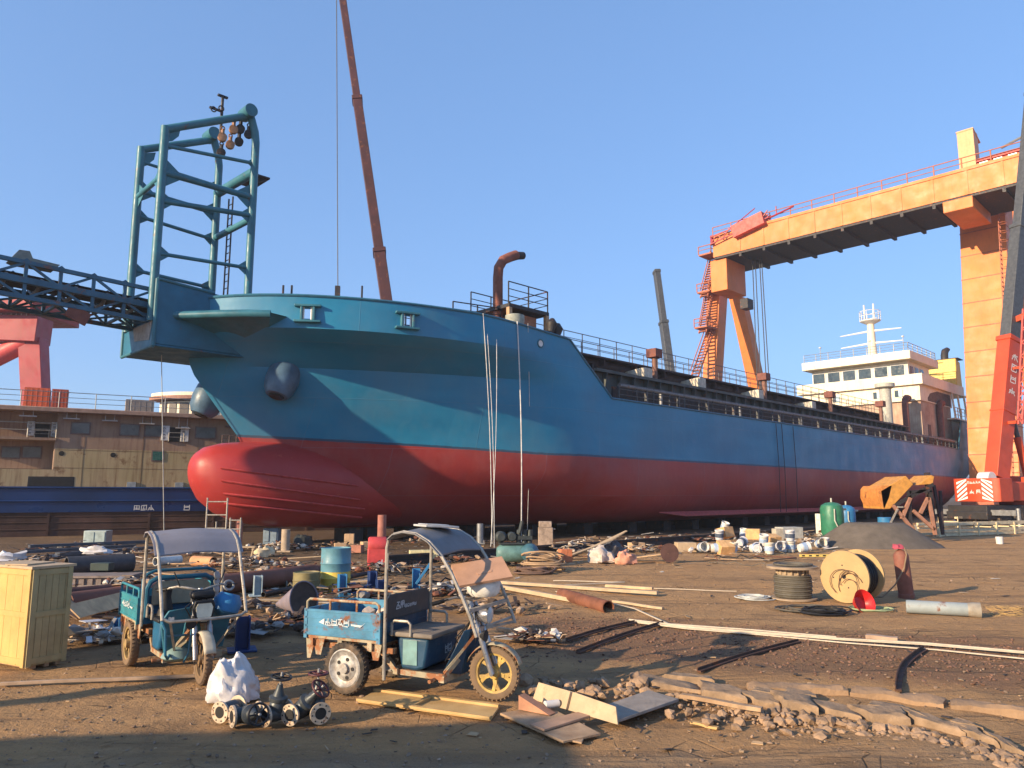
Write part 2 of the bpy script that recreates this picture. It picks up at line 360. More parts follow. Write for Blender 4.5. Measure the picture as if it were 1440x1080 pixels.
    L.new(h, bp.inputs['Height']); L.new(bp.outputs['Normal'], b.inputs['Normal']); return m
from mathutils import noise as mnoise
def gz(x, y):
    d = math.hypot(x, y)
    k = max(0, min(1, (d - 2) / 3)) * max(0, min(1, (46 - d) / 20))
    return k * (.035 * mnoise.noise(Vector((x * .5, y * .5, 3))) + .022 * mnoise.noise(Vector((x * 1.7, y * 1.7, 7))) + .02 * mnoise.noise(Vector((x * 5, y * 5, 1)))) - .012
def gcoords(n, near, far, fine):
    out = [i * fine for i in range(-int(near / fine), int(near / fine) + 1)]; st = fine; x = out[-1]; ext = []
    while x < far: st *= 1.3; x += st; ext.append(x)
    return [-e for e in reversed(ext)] + out + ext
gx = gcoords(0, 20, 4500, .16); gy0 = [g for g in gcoords(0, 24, 4500, .16)]; gy = [g + 14 for g in gy0]
vs = [(x, y, gz(x, y)) for y in gy for x in gx]; nx = len(gx)
fs = [(j * nx + i, j * nx + i + 1, (j + 1) * nx + i + 1, (j + 1) * nx + i) for j in range(len(gy) - 1) for i in range(nx - 1)]
mb = MB(); mb.v = vs; mb.f = fs; mb.m = [0] * len(fs)
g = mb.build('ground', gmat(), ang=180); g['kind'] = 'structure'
# low hazy hills far beyond the yard
mb = MB(); pts = []
for i in range(61):
    x = 120 + i * 18; h = 14 + 18 * (.5 + .5 * math.sin(i * .31)) + 9 * mnoise.noise(Vector((i * .35, 0, 5)))
    pts.append((x, h))
for k, (yy, sc) in enumerate(((600, .3), (650, 1.), (800, .1))):
    mb.v += [(x, yy + (x - 120) * -.2, h * sc - 1.5) for x, h in pts]
mb.f = [(k * 61 + i, k * 61 + i + 1, (k + 1) * 61 + i + 1, (k + 1) * 61 + i) for k in range(2) for i in range(60)]; mb.m = [0] * len(mb.f)
o = mb.build('hills', M('far_hill', (.16, .2, .22), .95, var=.15, scale=.01)); o['kind'] = 'structure'
# ------------------------------------------------------------------ the big blue and red ship (local x runs aft, y away from the camera, z up)
def lerp(a, b, t): return a + (b - a) * t
def pw(x, tab):
    if x <= tab[0][0]: return tab[0][1]
    for (a, b), (c, d) in zip(tab, tab[1:]):
        if x <= c: return lerp(b, d, (x - a) / (c - a))
    return tab[-1][1]
KN = 7.95
def nose(z): return pw(z, ((.55, -13.5), (1.5, -15.2), (3, -16.3), (4, -16.8), (5.3, -17.9), (6.6, -18.95), (KN, -19.3), (9.4, -19.45)))
def hb(s, z):
    B = 7.0 if z >= 2.95 else 4.9 + 2.1 * math.sqrt(max(0, 1 - ((2.95 - z) / 2.4) ** 2))
    zz = min(z, KN + .25 * max(0, z - KN))
    s0 = nose(z); s1 = pw(zz, ((.55, 4), (2, -2.5), (3, -4), (6.8, -5), (7.4, -5.8), (KN, -7.2), (9.4, -7.5)))
    p = pw(zz, ((.55, 1.4), (2, 1.3), (6.8, 1.38), (7.4, 1.6), (KN, 2.05), (9.4, 2.1))); q = pw(zz, ((.55, 1.05), (2, .95), (6.8, .87), (7.4, .7), (KN, .52), (9.4, .5)))
    if s <= s0: return 0
    if s < s1: B *= (1 - ((s1 - s) / (s1 - s0)) ** p) ** q
    if s > 46:
        k = (s - 46) / 16; B *= 1 - k * k * pw(z, ((.55, .75), (2.5, .4), (5, .12), (9, .06)))
    return B
def top(s): return pw(s, ((-10, 9.15), (-5, 8.85), (-2, 6.45), (53.8, 6.45), (55.4, 9.35), (62, 9.5)))
def hull_hit(px, py, off=0.):                       # where the line of sight meets the near side of the hull, ship frame
    for i in range(3000):
        t = 11 - i * .005; p = sp(px, py, t)
        if hb(p.x, p.z) >= t: return Vector((p.x, -t - off, p.z))
    return sp(px, py, 7)
ship = E('cargo_ship', 'huge blue cargo ship with red bottom, bulbous bow and white wheelhouse, hauled out on blocks', 'ship', (SO.x, SO.y, 0), SHIP_RZ)
def hullmat():
    m = bpy.data.materials.new('hull_paint'); m.use_nodes = True; nt = m.node_tree; N = nt.nodes; L = nt.links; b = N['Principled BSDF']
    tc = N.new('ShaderNodeTexCoord'); sx = N.new('ShaderNodeSeparateXYZ'); L.new(tc.outputs['Object'], sx.inputs[0])
    def noise(sc, det=5, r=.6, v=None):
        n = N.new('ShaderNodeTexNoise'); n.inputs['Scale'].default_value = sc; n.inputs['Detail'].default_value = det; n.inputs['Roughness'].default_value = r
        L.new(v or tc.outputs['Object'], n.inputs['Vector']); return n.outputs['Fac']
    def rm(s, a, c, lo=0., hi=1.):
        r = N.new('ShaderNodeMapRange'); r.inputs[1].default_value = a; r.inputs[2].default_value = c; r.inputs[3].default_value = lo; r.inputs[4].default_value = hi; L.new(s, r.inputs[0]); return r.outputs[0]
    def mth(op, a, c):
        x = N.new('ShaderNodeMath'); x.operation = op
        for s, v in ((x.inputs[0], a), (x.inputs[1], c)):
            if isinstance(v, (int, float)): s.default_value = v
            else: L.new(v, s)
        return x.outputs[0]
    def mix(f, a, c):
        x = N.new('ShaderNodeMix'); x.data_type = 'RGBA'
        for s, v in ((x.inputs[0], f), (x.inputs[6], a), (x.inputs[7], c)):
            if isinstance(v, tuple): s.default_value = (*v, 1)
            elif isinstance(v, float): s.default_value = v
            else: L.new(v, s)
        return x.outputs[2]
    mp = N.new('ShaderNodeMapping'); mp.inputs['Scale'].default_value = (1.2, 1.2, .12); L.new(tc.outputs['Object'], mp.inputs[0])
    stre = noise(1.6, 6, .7, mp.outputs[0])
    mp2 = N.new('ShaderNodeMapping'); mp2.inputs['Scale'].default_value = (.12, .3, .6); L.new(tc.outputs['Object'], mp2.inputs[0])
    plate = noise(1.5, 3, .5, mp2.outputs[0])
    blue = mix(rm(plate, .35, .65), (.015, .18, .33), (.023, .22, .385)); blue = mix(mth('MULTIPLY', rm(stre, .5, .8), .35), blue, (.04, .25, .38))
    aft = rm(sx.outputs[0], 50, 60); blue = mix(mth('MULTIPLY', aft, .75), blue, (.11, .12, .15))
    red = mix(rm(plate, .35, .65), (.27, .032, .034), (.33, .043, .042)); red = mix(mth('MULTIPLY', rm(stre, .5, .8), .35), red, (.48, .09, .06))
    zb = rm(sx.outputs[0], -17.5, -6, 4.22, 3.65); zb = mth('ADD', zb, mth('MULTIPLY', mth('SUBTRACT', noise(2., 4), .5), .06))
    d = mth('SUBTRACT', sx.outputs[2], zb)
    c = mix(rm(d, -.02, .02), red, blue)
    line = mth('MULTIPLY', rm(d, -.02, .0), rm(d, .1, .07)); c = mix(mth('MULTIPLY', line, .85), c, (.025, .05, .1))
    # rusty rubbed patches near the boundary and weld seams
    f = mth('MULTIPLY', rm(noise(1.7, 8, .75), .68, .74), .35); c = mix(f, c, (.16, .07, .05))
    br = N.new('ShaderNodeTexBrick'); br.inputs['Scale'].default_value = 1; br.inputs['Brick Width'].default_value = 6; br.inputs['Row Height'].default_value = 1.9; br.inputs['Mortar Size'].default_value = .022; br.inputs['Mortar Smooth'].default_value = .8
    cb = N.new('ShaderNodeCombineXYZ'); L.new(sx.outputs[0], cb.inputs[0]); L.new(sx.outputs[2], cb.inputs[1]); L.new(cb.outputs[0], br.inputs['Vector'])
    seam = mth('MULTIPLY', rm(br.outputs['Fac'], .2, .9), .22); c = mix(seam, c, (.12, .2, .26))
    mp3 = N.new('ShaderNodeMapping'); mp3.inputs['Scale'].default_value = (2.2, 2.2, .16); L.new(tc.outputs['Object'], mp3.inputs[0])
    c = mix(mth('MULTIPLY', rm(noise(2.6, 7, .75, mp3.outputs[0]), .66, .8), .4), c, (.12, .07, .05))
    dull = rm(noise(.35, 6, .65), .42, .62); c = mix(mth('MULTIPLY', dull, .16), c, (.2, .22, .22))
    L.new(c, b.inputs['Base Color']); L.new(rm(noise(.7), .3, .7, .36, .6), b.inputs['Roughness']); b.inputs['Specular IOR Level'].default_value = .35
    bp = N.new('ShaderNodeBump'); bp.inputs['Strength'].default_value = .45; bp.inputs['Distance'].default_value = .07
    L.new(mth('ADD', mth('MULTIPLY', noise(.55, 3), 1.2), mth('MULTIPLY', br.outputs['Fac'], .12)), bp.inputs['Height']); L.new(bp.outputs['Normal'], b.inputs['Normal']); return m
HULL = hullmat()
zs = [.55, .62, .8, 1.05, 1.4, 1.85, 2.4, 3., 3.65, 4.3, 5., 5.7, 6.1, 6.45, 6.8, 7.0, 7.2, 7.4, 7.6, 7.8, KN]
gs = [(i / 26) ** 1.5 for i in range(27)]
fixed = [-7, -6, -5, -4, -3, -2, -1, 0, 2, 5, 10, 20, 30, 40, 46, 48, 50, 52, 53.8, 54.6, 55.4, 57, 59, 60.5, 62]
def stations(z): return [nose(z) + (-8 - nose(z)) * g for g in gs] + fixed
def hullgrid(zl, sgn):
    mb = MB(); n = len(gs) + len(fixed)
    for z in zl:
        for s in stations(z):
            ze = min(z, top(s)); mb.v.append((s, -sgn * hb(s, ze), ze))
    for j in range(len(zl) - 1):
        for i in range(n - 1):
            q = [j * n + i, j * n + i + 1, (j + 1) * n + i + 1, (j + 1) * n + i]
            if all(abs(mb.v[q[a]][2] - mb.v[q[b]][2]) < 1e-4 for a, b in ((0, 3), (1, 2))): continue
            mb.f.append(tuple(q if sgn > 0 else q[::-1])); mb.m.append(0)
    return mb
zall = zs + [8.85, 9.35, 9.5]
hm = MB()
for sg in (1, -1):
    g2 = hullgrid(zs, sg); o = len(hm.v); hm.v += g2.v; hm.f += [tuple(i + o for i in f) for f in g2.f]; hm.m += g2.m
n = len(gs) + len(fixed); off = len(zs) * n
for i in range(n - 1): hm.f.append((i, off + i, off + i + 1, i + 1)); hm.m.append(0)
for j in range(len(zs) - 1):
    a = j * n + n - 1; hm.f.append((a, a + n, off + a + n, off + a)); hm.m.append(0)
# decks
def deck(mb, s0, s1, z, ins=.06, st=1.):
    k = max(2, int((s1 - s0) / st)); o = len(mb.v)
    for i in range(k + 1):
        s = lerp(s0, s1, i / k); b = max(.02, hb(s, z) - ins); mb.v += [(s, -b, z), (s, b, z)]
    for i in range(k): mb.f.append((o + 2 * i, o + 2 * i + 2, o + 2 * i + 3, o + 2 * i + 1)); mb.m.append(mb.mi)
import bmesh
hull = hm.build('hull', HULL, ship, ang=28)
bm = bmesh.new(); bm.from_mesh(hull.data); bmesh.ops.remove_doubles(bm, verts=bm.verts, dist=.003); bm.to_mesh(hull.data); bm.free(); hull.data.set_sharp_from_angle(angle=R(28))
mb = MB(); deck(mb, -19, -3.2, KN + .02, .05, .4); mb.bx(-3.3, -3.2, -6.9, 6.9, 6.4, KN); deck(mb, -3.1, 54, 6.4); deck(mb, 54, 61.9, 6.42)
mb.build('deck', DARKST, ship)
# bulwark plating round the forecastle, with square openings behind the fairleads
fl1 = hull_hit(432, 436); fl2 = hull_hit(572, 441)
def bulwark(sgn):
    mb = MB(); st = []; s = -19.45
    while s < -1.9: st.append(s); s += .03 if s < -19 else (.1 if s < -9 else .1)
    zl = [KN, 8.13, 8.3, 8.65, 8.8, 8.85, 9.0, 9.15]; n = len(st)
    for z in zl:
        for s in st:
            ze = max(KN, min(z, top(s))); s_ = max(s, nose(ze)); mb.v.append((s_, -sgn * hb(s_, ze), ze))
    for j in range(len(zl) - 1):
        for i in range(n - 1):
            q = [j * n + i, j * n + i + 1, (j + 1) * n + i + 1, (j + 1) * n + i]
            if abs(mb.v[q[0]][2] - mb.v[q[3]][2]) < 1e-4 and abs(mb.v[q[1]][2] - mb.v[q[2]][2]) < 1e-4: continue
            sm = st[i] + .05
            if j == 2 and any(abs(sm - f.x) < .19 for f in (fl1, fl2)): continue
            mb.f.append(tuple(q if sgn > 0 else q[::-1])); mb.m.append(0)
    return mb
b1 = bulwark(1); b2 = bulwark(-1); o = len(b1.v); b1.v += b2.v; b1.f += [tuple(i + o for i in f) for f in b2.f]; b1.m += b2.m
bw = b1.build('bulwark', HULL, ship, ang=30)
mb = MB()
for sg in (1, -1):
    pts = [(s, -sg * hb(s, top(s)), top(s)) for s in [-19.44 + .12 * (i / 20) ** 2 * 20 for i in range(21)] + [-16.9 + .35 * i for i in range(20)] + [-9.5, -8, -7, -6, -5]]
    mb.path(pts + [(-2, -sg * 7, 6.45)], .055, 6); mb.path([(-2, -sg * 7, 6.45)] + [(s, -sg * hb(s, 6.45), 6.45) for s in (10, 20, 30, 40, 46, 50, 53.8)] + [(55.4, -sg * hb(55.4, 9.35), 9.35), (58, -sg * hb(58, 9.4), 9.42), (62, -sg * hb(62, 9.5), 9.5)], .055, 6)
mb.build('bulwark_rail', M('rail_teal', (.03, .13, .2), .5), ship)
mb = MB()
for sg in (1, -1):
    ss = (53.8, 54.6, 55.4, 57, 58.5, 60, 62)
    o = len(mb.v); mb.v += [(s, -sg * hb(s, z), z) for s in ss for z in (6.45, 7.95, 9.5) for z in [min(z, top(s))]]
    for i in range(6):
        for k in range(2): mb.f.append((o + 3 * i + k, o + 3 * i + 3 + k, o + 3 * i + 4 + k, o + 3 * i + 1 + k)); mb.m.append(0)
mb.bx(61.9, 62, -6.1, 6.1, 6.4, 9.5)
mb.build('poop_bulwark', HULL, ship)
# bilge keel strip
mb = MB(); mb.prism([(2, -6.75, 1.05), (34, -6.75, 1.05), (33, -7.05, .85), (4, -7.05, .85)], (0, 0, .04)); mb.build('bilge_keel', M('bilge_red', (.36, .06, .055), .5), ship)
# bulbous bow
btop = ((-18.75, 2.95), (-18.7, 3.25), (-18.55, 3.5), (-18.2, 3.75), (-17.6, 3.92), (-16.8, 4.0), (-15.5, 4.12), (-13.5, 4.0), (-11, 3.7), (-8, 3.0), (-5, 2.3))
bbot = ((-18.75, 2.85), (-18.7, 2.5), (-18.55, 2.15), (-18.2, 1.65), (-17.6, 1.2), (-16.8, .86), (-15.5, .65), (-13.5, .6), (-11, .58), (-5, .58))
bwid = ((-18.75, .06), (-18.7, .4), (-18.55, .72), (-18.2, 1.1), (-17.6, 1.5), (-16.8, 1.85), (-15.5, 2.2), (-13.5, 2.4), (-11, 2.5), (-8, 2.45), (-5, 2.2))
def bulb_t(s, z):
    a, b, c = pw(s, btop), pw(s, bbot), pw(s, bwid); k = (z - (a + b) / 2) / max(.01, (a - b) / 2)
    return c * max(0, 1 - abs(k) ** 2.3) ** (1 / 2.3)
mb = MB(); ss = [-18.75, -18.72, -18.68, -18.6, -18.5, -18.35, -18.2, -17.9, -17.6, -17.2, -16.8, -16.2, -15.5, -14.5, -13.5, -12.2, -11, -9.5, -8, -6.5, -5]; nn = 40
for s in ss:
    a, b, c = pw(s, btop), pw(s, bbot), pw(s, bwid)
    for j in range(nn):
        th = 2 * math.pi * j / nn; cy, sz = math.cos(th), math.sin(th)
        mb.v.append((s, -c * math.copysign(abs(cy) ** .87, cy), (a + b) / 2 + (a - b) / 2 * math.copysign(abs(sz) ** .87, sz)))
for i in range(len(ss) - 1): mb.f += [(i * nn + j, (i + 1) * nn + j, (i + 1) * nn + (j + 1) % nn, i * nn + (j + 1) % nn) for j in range(nn)]
mb.f.append(tuple(range(nn))); mb.m = [0] * len(mb.f)
bulb = mb.build('bulbous_bow', M('bulb_red', (.36, .034, .032), .45, var=.1, scale=.7, rust=.1, rscale=2.5, rcol=(.5, .1, .06), bump=.2, bscale=1.2), ship, ang=60)
def bulb_hit(px, py):
    for i in range(1200):
        t = 3.2 - i * .0025; p = sp(px, py, t)
        if bulb_t(p.x, p.z) >= t or hb(p.x, p.z) >= t: return Vector((p.x, -t - .03, p.z))
    return sp(px, py, 1.5)
GB = M('guard_red', (.42, .05, .045), .45)
for a, b in (((310, 658), (502, 683)), ((311, 676), (505, 703)), ((313, 694), (512, 716)), ((315, 708), (508, 728))):
    mb = MB(); mb.path([bulb_hit(lerp(a[0], b[0], i / 12), lerp(a[1], b[1], i / 12)) for i in range(13)], .045, 6); mb.build('guard_bar', GB, ship)
# anchor pods
def pod(c, axis, name):
    mb = MB(); mb.lathe([(.2, -.75), (.42, -.72), (.56, -.5), (.64, -.1), (.62, .35), (.45, .8), (.2, 1.1)], c, axis, 24)
    p = mb.build(name, M('pod_grey', (.07, .13, .2), .4, var=.25, scale=3), ship)
    mb = MB(); mb.lathe([(.17, -.78), (.25, -.8), (.3, -.74)], c, axis, 20); mb.build('pod_mouth', BLACK, p)
h = hull_hit(390, 535); pod(h + Vector((.15, -.12, .05)), (.35, .1, .93), 'anchor_pod')
q = sp(294, 560, -1.1); pod(Vector((q.x, 1.1, q.z)), (.35, -.1, .93), 'anchor_pod')
# fairleads
for f in (fl1, fl2):
    e = hb(f.x + .2, 8.5) - hb(f.x - .2, 8.5); a = math.atan2(-e, .4)
    mb = MB(); c0 = Vector((f.x, -hb(f.x, 8.48) - .06, 8.475))
    for dz in (-.29, .29): mb.box(c0 + Vector((0, 0, dz)), (.95, .26, .09), rz=a)
    for dx in (-.22, .22): mb.box(c0 + Vector((dx * math.cos(a), dx * math.sin(a), 0)), (.09, .22, .5), rz=a)
    mb.build('fairlead', TEAL, ship, bevel=.02)
    mb = MB()
    for dx in (-.14, .14): mb.tube(c0 + Vector((dx * math.cos(a), dx * math.sin(a) + .02, -.25)), c0 + Vector((dx * math.cos(a), dx * math.sin(a) + .02, .25)), .035, 8)
    mb.build('fairlead_roller', WHITE2, ship, split=True)
q = hull_hit(760, 483); mb = MB(); mb.torus(q, (0, 1, 0), .17, .04, 20, 6); mb.build('mooring_ring', TEAL, ship)
mb = MB(); mb.lathe([(.14, 0), (.14, .02)], q + Vector((0, 0, 0)), (0, -1, 0), 18); mb.build('mooring_hole', WHITE2, ship)
# box platform over the stem
bwd = 1.6; bx0 = -20.95; zb = 7.08
mb = MB(); TH_ = .08
mb.bx(bx0, -17.6, -bwd, bwd, zb, zb + TH_)
for sg in (-1, 1):
    y = sg * (bwd - TH_ / 2)
    mb.prism([(bx0, y - TH_ / 2, zb + TH_), (-17.4, y - TH_ / 2, zb + TH_), (-17.4, y - TH_ / 2, 9.2), (-18.9, y - TH_ / 2, 9.35), (bx0, y - TH_ / 2, 9.5)], (0, TH_, 0))
mb.bx(bx0 - .004, bx0 + TH_, -bwd + TH_, bwd - TH_, zb + .004, 8.0)
mb.build('stem_platform', M('platform_blue', (.015, .12, .2), .45, var=.2, scale=1.2, rust=.08), ship, bevel=.03)
mb = MB()
for sg in (-1, 1): mb.tube((bx0, sg * bwd, zb), (bx0, sg * bwd, 9.5), .07, 8); mb.tube((bx0, sg * bwd, 9.5), (-18.9, sg * bwd, 9.35), .06, 8)
mb.tube((bx0, -bwd, zb), (bx0, bwd, zb), .06, 8); mb.build('platform_trim', TEAL, ship, split=True)
mb = MB(); mb.prism([(bx0 - .02, -bwd + .2, 8.0), (bx0 - .02, .5, 8.0), (bx0 - .02, .3, 7.5), (bx0 - .02, -1.2, 7.35)], (.01, 0, 0)); mb.build('bare_patch', M('bare_patch', (.3, .28, .26), .7, var=.3, rust=.35, rscale=2), ship)
# wing shelf carrying the near rear post
def shelf(sg):
    mb = MB(); lip = [(-20.3, 1.45), (-19.9, 1.95), (-19.3, 2.75), (-18.5, 3.65), (-17.9, 4.1)]; n = len(lip)
    for s, t in lip: mb.v += [(s, -sg * t, 8.36), (s, -sg * t, 8.2), (s + .5, -sg * max(.5, hb(s + .5, 7.7) - .1), 7.65 + .25 * abs(s + 18.6) / 1.7), (s + .9, -sg * max(.5, hb(s + .9, 8.3) - .2), 8.36)]
    for i in range(n - 1):
        for k in range(4): q_ = (i * 4 + k, i * 4 + 4 + k, i * 4 + 4 + (k + 1) % 4, i * 4 + (k + 1) % 4); mb.f.append(q_ if sg < 0 else q_[::-1])
    mb.f += [(0, 1, 2, 3), (n * 4 - 1, n * 4 - 2, n * 4 - 3, n * 4 - 4)]; mb.m = [0] * len(mb.f)
    o = mb.build('wing_shelf', TEAL, ship); mb = MB(); mb.path([(s, -sg * t, 8.29) for s, t in lip], .15, 10); mb.build('shelf_lip', TEAL, o)
shelf(1); shelf(-1)
# bow gantry frame
fw_ = 1.35
gp = {}
fr = {'FN': (-20.98, -fw_), 'FF': (-20.9, fw_), 'RN': (-17.5, -fw_), 'RF': (-17.8, fw_)}
gn = ship
def P(k, z, ds=0): return Vector((fr[k][0] + ds, fr[k][1], z))
for k, z0, z1 in (('FN', 8.0, 15.3), ('FF', 8.0, 15.45), ('RN', 8.38, 15.9), ('RF', 8.0, 15.7)):
    mb = MB(); mb.tube(P(k, z0), P(k, z1), .155, 14)
    if k[0] == 'R': mb.path([P(k, z1 - .02), P(k, z1 + .4, -.06), P(k, z1 + 1.1, -.3), P(k, 17.05, -.42)], .155, 14)
    gp[k] = mb.build('gantry_post', TEAL, ship)
mb = MB()
mb.tube((-17.9, -fw_ - .35, 17.0), (-17.9, -fw_ + .35, 17.0), .26, 16); mb.tube((-18.2, fw_ - .35, 16.9), (-18.2, fw_ + .35, 16.9), .26, 16); mb.build('head_drum', TEAL, ship, split=True)
mb = MB(); mb.tube(P('FN', 15.2), (-17.95, -fw_, 16.85), .15, 12); mb.build('top_beam', TEAL, ship)
mb = MB(); mb.tube(P('FF', 15.35), (-18.2, fw_, 16.7), .15, 12); mb.build('top_beam', TEAL, ship)
def zat(px, py, k): return sp(px, py, -fr[k][1]).z
def brace(k1, p1, k2, p2, r, gus=.35):
    a = P(k1, zat(*p1, k1)); b = P(k2, zat(*p2, k2)); mb = MB(); mb.tube(a, b, r, 10); d = (b - a).normalized()
    for q, sg in ((a, 1), (b, -1)):
        if gus: mb.prism([q + d * sg * .15 + Vector((0, -.015, gus)), q + d * sg * (.15 + gus * 1.3) + Vector((0, -.015, 0)), q + d * sg * .15 + Vector((0, -.015, -gus))], (0, .03, 0))
    return mb.build('gantry_brace', TEAL, ship)
brace('FN', (232, 205), 'RN', (352, 228), .07, .15)
brace('FN', (232, 243), 'RN', (352, 277), .12, .5)
brace('FN', (228, 283), 'RN', (350, 302), .1, .3)
brace('FN', (225, 357), 'RN', (350, 377), .07, .28)
brace('FF', (200, 228), 'RF', (308, 262), .06, .15)
brace('FF', (197, 268), 'RF', (304, 300), .1, .4)
brace('FF', (196, 304), 'RF', (300, 337), .07, .28)
brace('FF', (191, 380), 'RF', (297, 405), .07, .28)
for za in (14.55, 12.6):
    mb = MB(); mb.tube(P('RN', za + .1), P('RF', za - .1), .19 if za > 14 else .13, 12); mb.build('rear_crossbeam', TEAL, ship)
for za, gg in ((13.4, .45),):
    mb = MB(); mb.tube(P('FN', za), P('FF', za), .1, 10)
    for k, sg in (('FN', 1), ('FF', -1)): mb.prism([P(k, za + gg) + Vector((-.015, .15 * sg, 0)), P(k, za) + Vector((-.015, .85 * sg, 0)), P(k, za - gg) + Vector((-.015, .15 * sg, 0))], (.03, 0, 0))
    mb.build('front_crossbeam', TEAL, ship)
for k, sg in (('FN', 1), ('FF', -1)):
    mb = MB(); z = 15.2; c = P(k, z); mb.prism([c, c + Vector((.55, 0, .22)), c + Vector((.5, 0, -.1)), c + Vector((.3, 0, -.35)), c + Vector((0, 0, -.5))], (0, .03, 0)); mb.build('gantry_gusset', TEAL, ship)
mb = MB(); mb.bx(-17.3, -16.6, -.9, .5, 14.75, 14.82); mb.beam((-17.3, -.8, 14.4), (-16.65, -.8, 14.75), .06); mb.beam((-17.3, .4, 14.4), (-16.65, .4, 14.75), .06); mb.build('lookout_platform', DARKST, ship)
mb = MB()
for dy in (0, .38): mb.beam((-17.45, fw_ - .75 + dy, 8.0), (-17.45, fw_ - .75 + dy, 14.2), .05)
for i in range(20): mb.tube((-17.45, fw_ - .75, 8.2 + i * .3), (-17.45, fw_ - .37, 8.2 + i * .3), .018, 6)
mb.build('gantry_ladder', DARKST, ship)
mb = MB(); mb.tube((-18.5, -.3, 16.3), (-18.5, -.3, 17.9), .06, 8); mb.bx(-18.7, -18.3, -.36, -.24, 17.85, 17.92); mb.bx(-19.0, -18.5, -.35, -.25, 17.2, 17.27); mb.build('mast_stub', DARKST, ship)
PUL = M('pulley_brass', (.36, .2, .11), .5, .4, var=.4, rust=.3)
for i, (x, y, z, c) in enumerate(((-18.75, -1.1, 15.75, 0), (-18.35, -1.15, 16.2, 0), (-18.3, -.8, 15.7, 0), (-18.6, -.7, 15.3, 1), (-18.05, -1.1, 16.35, 1), (-17.95, -.8, 15.95, 1), (-17.75, -1.2, 16.2, 1))):
    mb = MB(); mb.lathe([(.06, -.1), (.17, -.08), (.14, 0), (.17, .08), (.06, .1)], (x, y, z), (.3, 1, 0), 16); mb.box((x, y, z + .2), (.08, .18, .26)); mb.torus((x, y, z + .38), (0, 1, .2), .07, .025, 12, 6)
    mb.build('pulley_block', DARKST if c else PUL, ship)
mb = MB()
for x, y, z in ((-19.2, -1.2, 16.6), (-20, fw_, 16.05), (-18.9, -1.2, 16.75)): mb.torus((x, y, z + .12), (0, 1, 0), .1, .025, 14, 6)
mb.build('lifting_eye', DARKST, ship, split=True)
mb = MB()
mb.tube((-17.7, -1.9, 8.38), (-17.7, -1.9, 8.95), .14, 12); mb.tube((-17.35, -1.9, 8.38), (-17.35, -1.9, 8.85), .14, 12); mb.build('bollard', M('bollard_rust', (.4, .3, .22), .6, rust=.4), ship, split=True)
mb = MB(); mb.path(arc((-16.7, -fw_ - .6, 8.3), .9, R(180), R(90), 8, (1, 0, 0), (0, 0, 1)) + [(-16.2, -fw_ - .9, 9.0), (-15.9, -fw_ - 1.3, 8.4)], .14, 10); mb.build('chain_pipe', TEAL, ship)
# discharge conveyor boom stretched out ahead of the bow
bs0, bs1 = -17.8, -35.8; zlo = 8.02; yb = .95
def bz(s): return (-19.2 - s) * .035
cb = MB(); s_ = (bs0, bs1)
for y in (-yb, yb):
    for dz, wd in ((0, .14), (.55, .2), (1.15, .13)): cb.beam((bs0, y, zlo + dz + bz(bs0)), (bs1, y, zlo + dz + bz(bs1)), wd)
chords = cb.build('conveyor_boom', BOOMT, ship)
mb = MB(); mb2 = MB(); i = 0; s = bs0
while s > bs1 + .5:
    for y in (-yb, yb):
        a = zlo + bz(s); mb.beam((s, y, a), (s, y, a + 1.15), .1)
        mb.beam((s, y, a + (1.15 if i % 2 else .55)), (s - 1, y, a + (.55 if i % 2 else 1.15) + .035), .08); mb.beam((s, y, a + (0 if i % 2 else .55)), (s - 1, y, a + (.55 if i % 2 else 0)), .08)
        mb.prism([(s - .2, y - .01, a + 1.15), (s + .2, y - .01, a + 1.15), (s, y - .01, a + 1.3)], (0, .02, 0))
    mb.beam((s, -yb, a), (s, yb, a), .09); mb.beam((s, -yb, a), (s - 1, yb, a), .06); mb.beam((s, yb, a), (s - 1, -yb, a), .06)
    mb2.tube((s - .5, -yb * .9, a + .7), (s - .5, -.25, a + .45), .07, 8); mb2.tube((s - .5, yb * .9, a + .7), (s - .5, .25, a + .45), .07, 8); mb2.tube((s - .5, -.25, a + .45), (s - .5, .25, a + .45), .07, 8)
    s -= 1.; i += 1
mb.build('boom_lattice', BOOMT, chords)
mb = MB(); mb.prism([(bs0, -.8, zlo + .78 + bz(bs0)), (bs1, -.8, zlo + .78 + bz(bs1)), (bs1, -.25, zlo + .55 + bz(bs1)), (bs1, .25, zlo + .55 + bz(bs1)), (bs1, .8, zlo + .78 + bz(bs1)), (bs0, .8, zlo + .78 + bz(bs0)), (bs0, .25, zlo + .55 + bz(bs0)), (bs0, -.25, zlo + .55 + bz(bs0))], (0, 0, .02)); mb.build('conveyor_belt', BLACK, chords); mb2.build('belt_idler', GREYST, chords)
mb = MB()
for s, y in ((-24.5, -.75), (-19.6, -.8)):
    a = zlo + 1.2 + bz(s); mb.prism([(s - .6, y, a - .05), (s + .55, y, a - .05), (s + .7, y, a + .15), (s - .1, y, a + .2), (s - .2, y, a + .42), (s - .5, y, a + .4), (s - .75, y, a)], (0, .5, 0))
mb.build('motor_cover', M('motor_cover', (.18, .2, .18), .6, rust=.2), chords, split=True)
mb = MB(); a = zlo + bz(-23.2); mb.box((-23.2, -yb, a - .25), (.7, .1, .45), ry=.4); mb.box((-20.2, -.6, zlo - .12), (1.2, .5, .25), ry=.2); mb.build('boom_shoe', RUSTY, chords, split=True)
